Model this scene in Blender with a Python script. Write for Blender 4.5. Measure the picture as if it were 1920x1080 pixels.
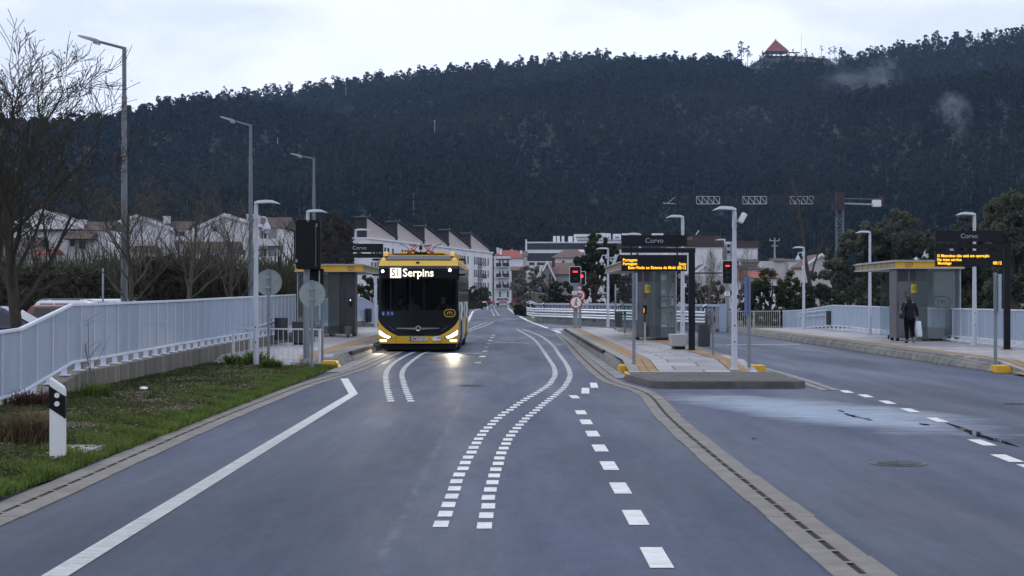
import bpy, bmesh, math, random
import numpy as np
from mathutils import Vector, Matrix
PI = math.pi
R = math.radians
scene = bpy.context.scene
for o in list(bpy.data.objects):
    bpy.data.objects.remove(o, do_unlink=True)
COL = scene.collection

# ------------------------------------------------------------------ camera
F = 3200.0          # focal length in photo pixels
EYE = 1.67          # eye height
HZ = 560.0          # horizon row in the photo
cam_data = bpy.data.cameras.new("camera")
cam = bpy.data.objects.new("camera", cam_data)
COL.objects.link(cam)
cam.location = (0, 0, EYE)
cam.rotation_euler = (R(90), 0, 0)
cam_data.sensor_width = 36.0
cam_data.lens = 36.0 * F / 1920.0
cam_data.shift_y = 20.0 / 1920.0
cam_data.clip_end = 8000
cam_data.clip_start = 0.1
cam_data.dof.use_dof = True
cam_data.dof.focus_distance = 52
cam_data.dof.aperture_fstop = 16
scene.camera = cam

# ------------------------------------------------------------------ world
world = bpy.data.worlds.new("World")
scene.world = world
world.use_nodes = True
wn, wl = world.node_tree.nodes, world.node_tree.links
wn.clear()
SUN_EL, SUN_AZ = R(38), R(-60)
w_out = wn.new("ShaderNodeOutputWorld")
w_bg = wn.new("ShaderNodeBackground"); w_bg.inputs["Strength"].default_value = 0.1
w_sky = wn.new("ShaderNodeTexSky"); w_sky.sky_type = 'NISHITA'; w_sky.sun_disc = False
w_sky.sun_elevation = SUN_EL; w_sky.sun_rotation = SUN_AZ
w_tc = wn.new("ShaderNodeTexCoord")
w_map = wn.new("ShaderNodeMapping"); w_map.inputs["Scale"].default_value = (1.0, 1.0, 2.6)
w_map.inputs["Location"].default_value = (0.35, 0.1, 0.22)
w_n = wn.new("ShaderNodeTexNoise"); w_n.inputs["Scale"].default_value = 7.0
w_n.inputs["Detail"].default_value = 5.0; w_n.inputs["Roughness"].default_value = 0.5; w_n.inputs["Distortion"].default_value = 0.3
w_ramp = wn.new("ShaderNodeValToRGB")
w_ramp.color_ramp.elements[0].position = 0.36; w_ramp.color_ramp.elements[0].color = (0.90, 0.99, 1.19, 1)
w_ramp.color_ramp.elements[1].position = 0.56; w_ramp.color_ramp.elements[1].color = (1.17, 1.22, 1.40, 1)
w_mul = wn.new("ShaderNodeMix"); w_mul.data_type = 'RGBA'; w_mul.blend_type = 'MULTIPLY'
w_mul.inputs["Factor"].default_value = 1.0
w_mul.inputs["B"].default_value = (10.0, 10.0, 10.0, 1)
w_mix = wn.new("ShaderNodeMix"); w_mix.data_type = 'RGBA'
w_mix.inputs["Factor"].default_value = 0.93
wl.new(w_tc.outputs["Generated"], w_map.inputs["Vector"])
wl.new(w_map.outputs["Vector"], w_n.inputs["Vector"])
wl.new(w_n.outputs["Fac"], w_ramp.inputs["Fac"])
wl.new(w_ramp.outputs["Color"], w_mul.inputs["A"])
wl.new(w_sky.outputs["Color"], w_mix.inputs["A"])
wl.new(w_mul.outputs["Result"], w_mix.inputs["B"])
wl.new(w_mix.outputs["Result"], w_bg.inputs["Color"])
wl.new(w_bg.outputs["Background"], w_out.inputs["Surface"])

# ------------------------------------------------------------------ sun (overcast)
sun_data = bpy.data.lights.new("sun", 'SUN')
sun_data.energy = 0.5; sun_data.angle = R(20); sun_data.color = (1.0, 0.96, 0.9)
sun = bpy.data.objects.new("sun", sun_data); COL.objects.link(sun)
sun.rotation_euler = (R(90) - SUN_EL, 0, PI - SUN_AZ)
sun.location = (-20, 10, 60)

scene.view_settings.view_transform = 'Standard'
scene.view_settings.look = 'None'
scene.view_settings.exposure = 0.0
scene.view_settings.gamma = 1.0
scene.view_settings.use_curve_mapping = False
scene.render.engine = 'CYCLES'
scene.cycles.max_bounces = 7
scene.cycles.diffuse_bounces = 3
scene.cycles.glossy_bounces = 3
scene.cycles.transmission_bounces = 6
scene.cycles.transparent_max_bounces = 12
scene.cycles.volume_bounces = 1
scene.cycles.use_denoising = True
scene.cycles.sample_clamp_indirect = 4.0

# ------------------------------------------------------------------ pixel -> place helpers
def P(px, py, Y):                       # a point seen at a photo pixel, Y metres away
    return Vector(((px - 960.0) * Y / F, Y, EYE - (py - HZ) * Y / F))
def G(px, py, z=0.0):                   # a point of the level z seen at a photo pixel
    Y = F * (EYE - z) / (py - HZ)
    return Vector(((px - 960.0) * Y / F, Y, z))
def PX(px, Y): return (px - 960.0) * Y / F
def PZ(py, Y): return EYE - (py - HZ) * Y / F

# ------------------------------------------------------------------ object helpers
def tag(o, label=None, cat=None, group=None, kind=None):
    if label: o["label"] = label
    if cat: o["category"] = cat
    if group: o["group"] = group
    if kind: o["kind"] = kind
    return o
def thing(name, label, cat, loc=(0, 0, 0), rz=0.0, group=None):
    o = bpy.data.objects.new(name, None)
    o.empty_display_size = 0.2
    COL.objects.link(o); o.location = loc; o.rotation_euler = (0, 0, rz)
    return tag(o, label, cat, group)
def dup(root, loc, rz=None, label=None, group=None):
    def cp(o, parent):
        c = o.copy(); COL.objects.link(c)
        if parent: c.parent = parent
        for ch in [x for x in bpy.data.objects if x.parent == o]:
            cp(ch, c)
        return c
    r = cp(root, None); r.location = loc
    if rz is not None: r.rotation_euler = (0, 0, rz)
    if label: r["label"] = label
    if group: r["group"] = group
    return r

class MB:
    """collects shapes and links them as ONE mesh object"""
    def __init__(s): s.v = []; s.f = []; s.m = []
    def add(s, vs, fs, mi=0):
        b = len(s.v); s.v.extend([tuple(x) for x in vs])
        s.f.extend([tuple(i + b for i in q) for q in fs]); s.m.extend([mi] * len(fs)); return s
    def box(s, x0, x1, y0, y1, z0, z1, mi=0):
        v = [(x0,y0,z0),(x1,y0,z0),(x1,y1,z0),(x0,y1,z0),(x0,y0,z1),(x1,y0,z1),(x1,y1,z1),(x0,y1,z1)]
        return s.add(v, [(0,3,2,1),(4,5,6,7),(0,1,5,4),(1,2,6,5),(2,3,7,6),(3,0,4,7)], mi)
    def obox(s, c, sx, sy, sz, rz=0.0, rx=0.0, ry=0.0, mi=0):
        M = Matrix.Translation(c) @ Matrix.Rotation(rz,4,'Z') @ Matrix.Rotation(ry,4,'Y') @ Matrix.Rotation(rx,4,'X')
        v = [M @ Vector((a*sx/2, b*sy/2, d*sz/2)) for d in (-1,1) for a,b in ((-1,-1),(1,-1),(1,1),(-1,1))]
        return s.add(v, [(0,3,2,1),(4,5,6,7),(0,1,5,4),(1,2,6,5),(2,3,7,6),(3,0,4,7)], mi)
    def bar(s, p0, p1, w, h, mi=0):     # rectangular bar between two points
        p0, p1 = Vector(p0), Vector(p1); d = (p1-p0)
        if d.length < 1e-6: return s
        d.normalize(); up = Vector((0,0,1)) if abs(d.z) < .95 else Vector((0,1,0))
        a = d.cross(up).normalized(); b = a.cross(d).normalized()
        v = []
        for p in (p0, p1):
            for i, j in ((-1,-1),(1,-1),(1,1),(-1,1)): v.append(p + a*i*w/2 + b*j*h/2)
        return s.add(v, [(0,1,2,3),(7,6,5,4),(0,4,5,1),(1,5,6,2),(2,6,7,3),(3,7,4,0)], mi)
    def tube(s, pts, rad, n=8, mi=0, cap=True):
        pts = [Vector(p) for p in pts]; k = len(pts)
        rad = rad if isinstance(rad, (list, tuple)) else [rad]*k
        vs = []; fs = []; ref = None
        for i, p in enumerate(pts):
            d = (pts[min(i+1,k-1)] - pts[max(i-1,0)])
            d = d.normalized() if d.length > 1e-9 else Vector((0,0,1))
            if ref is None:
                ref = Vector((1,0,0)) if abs(d.x) < .9 else Vector((0,1,0))
            a = (ref - d*ref.dot(d)).normalized(); ref = a; b = d.cross(a)
            for j in range(n):
                t = 2*PI*j/n; vs.append(p + (a*math.cos(t) + b*math.sin(t))*rad[i])
        for i in range(k-1):
            for j in range(n):
                fs.append((i*n+j, i*n+(j+1)%n, (i+1)*n+(j+1)%n, (i+1)*n+j))
        if cap: fs.append(tuple(range(n-1,-1,-1))); fs.append(tuple(range((k-1)*n, k*n)))
        return s.add(vs, fs, mi)
    def cyl(s, p0, p1, r0, r1=None, n=12, mi=0): return s.tube([p0,p1],[r0, r0 if r1 is None else r1],n,mi)
    def lathe(s, prof, c=(0,0,0), n=20, mi=0, axis='z'):
        vs = []; fs = []; k = len(prof)
        for r, z in prof:
            for j in range(n):
                t = 2*PI*j/n
                q = (r*math.cos(t), r*math.sin(t), z)
                if axis == 'y': q = (q[0], q[2], q[1])
                vs.append((c[0]+q[0], c[1]+q[1], c[2]+q[2]))
        for i in range(k-1):
            for j in range(n): fs.append((i*n+j, i*n+(j+1)%n, (i+1)*n+(j+1)%n, (i+1)*n+j))
        fs.append(tuple(range(n-1,-1,-1))); fs.append(tuple(range((k-1)*n, k*n)))
        return s.add(vs, fs, mi)
    def prism(s, poly, a, b, plane='xz', mi=0):   # poly extruded along the third axis from a to b
        def q(u, w, t):
            return {'xz': (u,t,w), 'yz': (t,u,w), 'xy': (u,w,t)}[plane]
        n = len(poly)
        vs = [q(u,w,a) for u,w in poly] + [q(u,w,b) for u,w in poly]
        fs = [tuple(range(n-1,-1,-1)), tuple(range(n,2*n))] + [(i,(i+1)%n,n+(i+1)%n,n+i) for i in range(n)]
        return s.add(vs, fs, mi)
    def ell(s, c, rx, ry, rz, n=12, m=8, mi=0, jit=0.0, rng=None):
        vs = []; fs = []
        for i in range(m+1):
            ph = PI*i/m
            for j in range(n):
                t = 2*PI*j/n; k = 1.0 + (rng.uniform(-jit, jit) if rng else 0)
                vs.append((c[0]+rx*k*math.sin(ph)*math.cos(t), c[1]+ry*k*math.sin(ph)*math.sin(t), c[2]+rz*k*math.cos(ph)))
        for i in range(m):
            for j in range(n): fs.append((i*n+j,(i+1)*n+j,(i+1)*n+(j+1)%n,i*n+(j+1)%n))
        return s.add(vs, fs, mi)
    def build(s, name, mats, parent=None, smooth=False, bevel=0.0, loc=None, ang=35):
        me = bpy.data.meshes.new(name)
        me.from_pydata(s.v, [], s.f)
        mats = mats if isinstance(mats, (list, tuple)) else [mats]
        for m in mats: me.materials.append(m)
        me.polygons.foreach_set("material_index", s.m)
        bm = bmesh.new(); bm.from_mesh(me)
        bmesh.ops.recalc_face_normals(bm, faces=bm.faces)
        if bevel:
            es = [e for e in bm.edges if len(e.link_faces) == 2 and e.calc_face_angle(0) > R(40)]
            bmesh.ops.bevel(bm, geom=es, offset=bevel, segments=2, affect='EDGES', clamp_overlap=True)
        bm.to_mesh(me); bm.free()
        if smooth or bevel:
            me.polygons.foreach_set("use_smooth", [True]*len(me.polygons))
            me.set_sharp_from_angle(angle=R(ang))
        o = bpy.data.objects.new(name, me); COL.objects.link(o)
        if parent: o.parent = parent
        if loc is not None:
            o.location = loc
        return o

def np_mesh(name, V, Fq, mats, parent=None, mi=None, smooth=False):
    """fast mesh from arrays: V (n,3), Fq (m,k)"""
    me = bpy.data.meshes.new(name)
    V = np.asarray(V, dtype=np.float32); Fq = np.asarray(Fq, dtype=np.int32)
    n, k = Fq.shape
    me.vertices.add(len(V)); me.vertices.foreach_set("co", V.ravel())
    me.loops.add(n*k); me.loops.foreach_set("vertex_index", Fq.ravel())
    me.polygons.add(n)
    me.polygons.foreach_set("loop_start", np.arange(0, n*k, k, dtype=np.int32))
    me.polygons.foreach_set("loop_total", np.full(n, k, dtype=np.int32))
    for m in (mats if isinstance(mats, (list, tuple)) else [mats]): me.materials.append(m)
    if mi is not None: me.polygons.foreach_set("material_index", np.asarray(mi, dtype=np.int32))
    if smooth: me.polygons.foreach_set("use_smooth", np.ones(n, dtype=bool))
    me.update(calc_edges=True); me.validate()
    o = bpy.data.objects.new(name, me); COL.objects.link(o)
    if parent: o.parent = parent
    return o

def text_mesh(name, body, size, mat, parent, loc, rot=(R(90),0,0), align='CENTER', extrude=0.002, offset=0.0, xscale=1.0, spacing=1.0):
    cu = bpy.data.curves.new(name, 'FONT'); cu.body = body; cu.size = size
    cu.align_x = align; cu.align_y = 'CENTER'; cu.extrude = extrude; cu.offset = offset
    cu.space_character = spacing; cu.resolution_u = 3
    t = bpy.data.objects.new(name + "_curve", cu); COL.objects.link(t)
    dg = bpy.context.evaluated_depsgraph_get()
    me = bpy.data.meshes.new_from_object(t.evaluated_get(dg))
    bpy.data.objects.remove(t); bpy.data.curves.remove(cu)
    me.materials.clear(); me.materials.append(mat); me.name = name
    o = bpy.data.objects.new(name, me); COL.objects.link(o)
    o.parent = parent; o.location = loc; o.rotation_euler = rot; o.scale = (xscale, 1, 1)
    return o

# ------------------------------------------------------------------ materials
MATS = {}
def mat(name, col, rough=0.6, metal=0.0, var=0.0, vscale=4.0, bump=0.0, bscale=40.0, stretch=(1,1,1),
        dirt=None, dirt_amt=0.0, dirt_scale=2.0, spec=0.5, emit=None, estr=0.0, coat=0.0, per_obj=0.0):
    if name in MATS: return MATS[name]
    m = bpy.data.materials.new(name); m.use_nodes = True
    N, L = m.node_tree.nodes, m.node_tree.links
    b = N["Principled BSDF"]
    b.inputs["Base Color"].default_value = (*col, 1); b.inputs["Roughness"].default_value = rough
    b.inputs["Metallic"].default_value = metal; b.inputs["Specular IOR Level"].default_value = spec
    if coat: b.inputs["Coat Weight"].default_value = coat; b.inputs["Coat Roughness"].default_value = 0.08
    if emit: b.inputs["Emission Color"].default_value = (*emit, 1); b.inputs["Emission Strength"].default_value = estr
    cur = None
    if var or dirt or bump:
        tc = N.new("ShaderNodeTexCoord"); mp = N.new("ShaderNodeMapping"); mp.inputs["Scale"].default_value = stretch
        L.new(tc.outputs["Object"], mp.inputs["Vector"])
    if var:
        n = N.new("ShaderNodeTexNoise"); n.inputs["Scale"].default_value = vscale; n.inputs["Detail"].default_value = 6
        n.inputs["Roughness"].default_value = 0.65
        L.new(mp.outputs["Vector"], n.inputs["Vector"])
        r = N.new("ShaderNodeValToRGB")
        r.color_ramp.elements[0].position = 0.3; r.color_ramp.elements[1].position = 0.7
        r.color_ramp.elements[0].color = (*[c*(1-var) for c in col], 1)
        r.color_ramp.elements[1].color = (*[min(1, c*(1+var)) for c in col], 1)
        L.new(n.outputs["Fac"], r.inputs["Fac"]); cur = r.outputs["Color"]
        L.new(cur, b.inputs["Base Color"])
    if dirt:
        n2 = N.new("ShaderNodeTexNoise"); n2.inputs["Scale"].default_value = dirt_scale; n2.inputs["Detail"].default_value = 7
        n2.inputs["Roughness"].default_value = 0.7
        L.new(mp.outputs["Vector"], n2.inputs["Vector"])
        r2 = N.new("ShaderNodeValToRGB"); r2.color_ramp.elements[0].position = 0.45; r2.color_ramp.elements[1].position = 0.72
        r2.color_ramp.elements[1].color = (dirt_amt, dirt_amt, dirt_amt, 1)
        mx = N.new("ShaderNodeMix"); mx.data_type = 'RGBA'
        L.new(n2.outputs["Fac"], r2.inputs["Fac"]); L.new(r2.outputs["Color"], mx.inputs["Factor"])
        if cur is not None: L.new(cur, mx.inputs["A"])
        else: mx.inputs["A"].default_value = (*col, 1)
        mx.inputs["B"].default_value = (*dirt, 1)
        cur = mx.outputs["Result"]; L.new(cur, b.inputs["Base Color"])
    if bump:
        n3 = N.new("ShaderNodeTexNoise"); n3.inputs["Scale"].default_value = bscale; n3.inputs["Detail"].default_value = 4
        L.new(mp.outputs["Vector"], n3.inputs["Vector"])
        bp = N.new("ShaderNodeBump"); bp.inputs["Strength"].default_value = bump; bp.inputs["Distance"].default_value = 0.02
        L.new(n3.outputs["Fac"], bp.inputs["Height"]); L.new(bp.outputs["Normal"], b.inputs["Normal"])
    MATS[name] = m
    return m
def emission(name, col, strength):
    if name in MATS: return MATS[name]
    m = bpy.data.materials.new(name); m.use_nodes = True
    N, L = m.node_tree.nodes, m.node_tree.links
    b = N["Principled BSDF"]; b.inputs["Base Color"].default_value = (*[c*.3 for c in col], 1)
    b.inputs["Emission Color"].default_value = (*col, 1); b.inputs["Emission Strength"].default_value = strength
    MATS[name] = m; return m
def glass(name, tint, refl=1.0, rough=0.02, film=0.0):
    if name in MATS: return MATS[name]
    m = bpy.data.materials.new(name); m.use_nodes = True
    N, L = m.node_tree.nodes, m.node_tree.links
    N.remove(N["Principled BSDF"]); out = N["Material Output"]
    t = N.new("ShaderNodeBsdfTransparent"); t.inputs["Color"].default_value = (*tint, 1)
    g = N.new("ShaderNodeBsdfGlossy"); g.inputs["Roughness"].default_value = rough
    fr = N.new("ShaderNodeFresnel"); fr.inputs["IOR"].default_value = 1.5
    mu = N.new("ShaderNodeMath"); mu.operation = 'MULTIPLY'; mu.inputs[1].default_value = refl; mu.use_clamp = True
    mx = N.new("ShaderNodeMixShader")
    L.new(fr.outputs["Fac"], mu.inputs[0]); L.new(mu.outputs[0], mx.inputs["Fac"])
    L.new(t.outputs[0], mx.inputs[1]); L.new(g.outputs[0], mx.inputs[2])
    if film:
        df = N.new("ShaderNodeBsdfDiffuse"); df.inputs["Color"].default_value = (.5,.55,.56,1); m2 = N.new("ShaderNodeMixShader"); m2.inputs["Fac"].default_value = film
        L.new(mx.outputs[0], m2.inputs[1]); L.new(df.outputs[0], m2.inputs[2]); L.new(m2.outputs[0], out.inputs["Surface"])
    else: L.new(mx.outputs[0], out.inputs["Surface"])
    MATS[name] = m; return m
def leaf_mat(name, c0, c1, scale=1.5, rough=0.75):
    if name in MATS: return MATS[name]
    m = bpy.data.materials.new(name); m.use_nodes = True
    N, L = m.node_tree.nodes, m.node_tree.links
    b = N["Principled BSDF"]; b.inputs["Roughness"].default_value = rough; b.inputs["Specular IOR Level"].default_value = 0.25
    tc = N.new("ShaderNodeTexCoord"); n = N.new("ShaderNodeTexNoise"); n.inputs["Scale"].default_value = scale; n.inputs["Detail"].default_value = 5
    L.new(tc.outputs["Object"], n.inputs["Vector"])
    ge = N.new("ShaderNodeNewGeometry")
    ad = N.new("ShaderNodeMath"); ad.operation = 'MULTIPLY_ADD'; ad.inputs[1].default_value = 0.45; 
    L.new(ge.outputs["Random Per Island"], ad.inputs[0]); L.new(n.outputs["Fac"], ad.inputs[2])
    r = N.new("ShaderNodeValToRGB"); r.color_ramp.elements[0].position = 0.35; r.color_ramp.elements[1].position = 1.0
    r.color_ramp.elements[0].color = (*c0, 1); r.color_ramp.elements[1].color = (*c1, 1)
    L.new(ad.outputs[0], r.inputs["Fac"]); L.new(r.outputs["Color"], b.inputs["Base Color"])
    tl = N.new("ShaderNodeBsdfTranslucent"); L.new(r.outputs["Color"], tl.inputs["Color"]); ms = N.new("ShaderNodeMixShader"); ms.inputs["Fac"].default_value = .4
    L.new(b.outputs[0], ms.inputs[1]); L.new(tl.outputs[0], ms.inputs[2]); L.new(ms.outputs[0], N["Material Output"].inputs["Surface"])
    MATS[name] = m; return m

M_WHITE = mat("white_painted_metal", (.50,.54,.61), .45, var=.06, vscale=3, dirt=(.36,.36,.36), dirt_amt=.35, dirt_scale=1.6)
M_FENCE = mat("pale_blue_grey_panel", (.295,.365,.475), .5, var=.05, vscale=1.2, dirt=(.2,.22,.26), dirt_amt=.35, dirt_scale=1.3, stretch=(1,1,.35))
M_FENCE_RAIL = mat("pale_rail_paint", (.60,.65,.74), .45, var=.06, vscale=4)
M_GALV = mat("galvanised_steel", (.36,.39,.43), .42, metal=.55, var=.12, vscale=8)
M_GREYPOST = mat("grey_post_paint", (.22,.25,.28), .5, metal=.2, var=.1, vscale=5)
M_LAMPGREY = mat("street_lamp_grey", (.16,.18,.2), .5, metal=.2, var=.08, vscale=5)
M_BLACK = mat("matt_black_plastic", (.008,.009,.011), .5, var=.1, spec=.18)
M_BLACKG = mat("glossy_black_panel", (.008,.009,.011), .12)
M_CHAR = mat("charcoal_metal", (.011,.012,.017), .5, var=.1, spec=.2)
M_YEL = mat("yellow_paint", (.72,.40,.02), .45, var=.08, vscale=5, dirt=(.4,.25,.05), dirt_amt=.4, dirt_scale=3)
M_BUSYEL = mat("bus_yellow_paint", (.78,.47,.035), .3, coat=.35, var=.02, vscale=2, dirt=(.42,.28,.07), dirt_amt=.18, dirt_scale=1.5)
M_CONC = mat("grey_concrete", (.25,.25,.245), .8, var=.2, vscale=5, bump=.15, bscale=60, dirt=(.10,.10,.095), dirt_amt=.5, dirt_scale=2)
M_CONCW = mat("stained_wall_concrete", (.15,.138,.12), .85, var=.5, vscale=3.5, bump=.2, bscale=40, stretch=(1,1.6,.06), dirt=(.032,.027,.023), dirt_amt=.95, dirt_scale=2.6)
M_KERB = mat("kerb_concrete", (.15,.147,.14), .8, var=.45, vscale=2.0, bump=.15, bscale=50, stretch=(1,1,1), dirt=(.075,.075,.075), dirt_amt=.8, dirt_scale=1.1)
M_LED = emission("amber_led", (1.0,.50,.03), 2.0)
M_RED = emission("red_signal_light", (1.0,.02,.03), 7.0)
M_REDG = emission("red_signal_glow", (.8,.01,.02), .5)
M_HEAD = emission("white_headlight", (1.0,.97,.92), 5.0)
M_DEST = emission("warm_white_led", (1.0,.90,.72), 1.5)
M_WHITEP = mat("white_plastic", (.75,.76,.78), .4, var=.04)
M_TXT = mat("grey_lettering", (.38,.39,.41), .6)
M_GLASS = glass("clear_shelter_glass", (.88,.93,.93), 1.4, film=.07)
M_WIND = glass("tinted_windscreen", (.55,.60,.62), .8)
M_SIDEGL = mat("dark_side_window", (.02,.022,.026), .06)
M_RUB = mat("black_rubber", (.012,.012,.012), .55, bump=.1, bscale=80)
M_SOIL = mat("dark_soil", (.045,.036,.025), .95, var=.4, vscale=9, bump=.6, bscale=40)
# ================================================================== GROUND, ROAD, PLATFORMS
def asphalt_material():
    m = bpy.data.materials.new("wet_asphalt"); m.use_nodes = True
    N, L = m.node_tree.nodes, m.node_tree.links
    b = N["Principled BSDF"]; tc = N.new("ShaderNodeTexCoord"); sp = N.new("ShaderNodeSeparateXYZ"); L.new(tc.outputs["Object"], sp.inputs[0])
    def noise(scale, st=(1,1,1), det=5, ro=.6):
        mp = N.new("ShaderNodeMapping"); mp.inputs["Scale"].default_value = st; L.new(tc.outputs["Object"], mp.inputs["Vector"])
        n = N.new("ShaderNodeTexNoise"); n.inputs["Scale"].default_value = scale; n.inputs["Detail"].default_value = det
        n.inputs["Roughness"].default_value = ro; L.new(mp.outputs["Vector"], n.inputs["Vector"]); return n.outputs["Fac"]
    def math(op, a, c=None, clamp=False, d=None):
        n = N.new("ShaderNodeMath"); n.operation = op; n.use_clamp = clamp
        for i, x in enumerate((a, c, d)):
            if x is None: continue
            if isinstance(x, (int, float)): n.inputs[i].default_value = x
            else: L.new(x, n.inputs[i])
        return n.outputs[0]
    def rng(v, a, c, lo=0.0, hi=1.0):
        n = N.new("ShaderNodeMapRange"); n.clamp = True
        n.inputs["From Min"].default_value = a; n.inputs["From Max"].default_value = c
        n.inputs["To Min"].default_value = lo; n.inputs["To Max"].default_value = hi
        L.new(v, n.inputs["Value"]); return n.outputs[0]
    def mix(f, a, c, blend='MIX'):
        n = N.new("ShaderNodeMix"); n.data_type = 'RGBA'; n.blend_type = blend
        for k, x in (("Factor", f), ("A", a), ("B", c)):
            if isinstance(x, (int, float)): n.inputs[k].default_value = x
            elif isinstance(x, tuple): n.inputs[k].default_value = (*x, 1)
            else: L.new(x, n.inputs[k])
        return n.outputs["Result"]
    X, Y = sp.outputs[0], sp.outputs[1]
    wob = math("MULTIPLY_ADD", noise(1.6, (1,1,1), 3), 0.16, d=-0.08 + 0.84)
    sx = math('ADD', X, wob)                                   # 0 on the paving seam
    side = rng(sx, -0.015, 0.015)
    col = mix(side, (.022,.037,.076), (.028,.045,.091))
    big = noise(.35, (1,.35,1), 6, .62)
    col = mix(rng(big, .35, .68), mix(1.0, col, (.70,.70,.72), 'MULTIPLY'), mix(1.0, col, (1.34,1.33,1.30), 'MULTIPLY'))
    mid = noise(4.5, (1,.7,1), 6, .75)
    col = mix(rng(mid, .36, .66), mix(1.0, col, (.80,.80,.81), 'MULTIPLY'), mix(1.0, col, (1.2,1.2,1.19), 'MULTIPLY'))
    fleck = rng(noise(14, (1,1,1), 2, .5), .70, .74)
    col = mix(math('MULTIPLY', fleck, .5), col, (.018,.02,.025))
    agg = noise(24, (1,1,1), 3, .85)
    col = mix(rng(agg, .36, .66), mix(1.0, col, (.74,.74,.75), 'MULTIPLY'), mix(1.0, col, (1.3,1.3,1.28), 'MULTIPLY'))
    spk = noise(70, (1,1,1), 3, .8)
    col = mix(rng(spk, .38, .7), mix(1.0, col, (.72,.72,.74), 'MULTIPLY'), mix(1.0, col, (1.35,1.33,1.3), 'MULTIPLY'))
    seam = math('MULTIPLY', rng(math('ABSOLUTE', sx), .01, .05, 1, 0), rng(noise(2.2), .42, .6))
    col = mix(math('MULTIPLY', seam, .55), col, (.10,.115,.15))
    oil = rng(noise(1.1, (1,.6,1), 6, .75), .66, .74)
    col = mix(math('MULTIPLY', oil, .45), col, (.024,.027,.034))
    L.new(col, b.inputs["Base Color"])
    # wet film: shallow pool area on the right carriageway, damp streaks elsewhere
    dx = math('MULTIPLY', math('MULTIPLY_ADD', Y, .25, d=math('ADD', X, -4.5-.25*25.6)), 1/1.9); dy = math('MULTIPLY', math('ADD', Y, -25.4), 1/5.2)
    d2 = math('ADD', math('MULTIPLY', dx, dx), math('MULTIPLY', dy, dy))
    wetn = math('MULTIPLY_ADD', noise(.55, (1,.55,1), 6, .6), .62, d=math('MULTIPLY', noise(1.6, (.22,1.5,1), 6, .7), .42))
    ex = math('MULTIPLY', math('ADD', X, 1.55), 1/.9); ey = math('MULTIPLY', math('ADD', Y, -44.5), 1/7.0)
    e2 = math('ADD', math('MULTIPLY', ex, ex), math('MULTIPLY', ey, ey))
    wet2 = rng(math('MULTIPLY_ADD', noise(.8, (1,.6,1), 5, .6), .9, d=math('MULTIPLY', e2, -.8)), .1, .45)
    wet = rng(math("MULTIPLY_ADD", wetn, 1.7, d=math("MULTIPLY", d2, -.62)), .40, .86)
    streak = rng(noise(.5, (1.1,.12,1), 6, .65), .3, .72, .40, .72)
    ro = N.new("ShaderNodeMix"); ro.data_type = 'FLOAT'
    L.new(wet, ro.inputs["Factor"]); L.new(streak, ro.inputs["A"]); ro.inputs["B"].default_value = .52
    L.new(math("MULTIPLY_ADD", wet, .70, d=.30), b.inputs["Specular IOR Level"])
    L.new(math("MULTIPLY", math("MULTIPLY", wet, rng(noise(7, (.22,1.3,1), 5, .8), .42, .6, .45, 1)), 1.15, True), b.inputs["Sheen Weight"]); b.inputs["Sheen Roughness"].default_value = .28; b.inputs["Sheen Tint"].default_value = (.72,.85,1,1)
    r2 = N.new("ShaderNodeMix"); r2.data_type = 'FLOAT'; L.new(wet2, r2.inputs["Factor"]); L.new(ro.outputs["Result"], r2.inputs["A"]); r2.inputs["B"].default_value = .46
    L.new(r2.outputs["Result"], b.inputs["Roughness"])
    bp = N.new("ShaderNodeBump"); bp.inputs["Distance"].default_value = .012
    L.new(math("MULTIPLY_ADD", wet, -.22, d=.5), bp.inputs["Strength"]); L.new(noise(30, (1,1,1), 5, .8), bp.inputs["Height"])
    L.new(bp.outputs["Normal"], b.inputs["Normal"])
    return m
M_ASPH = asphalt_material()

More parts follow.
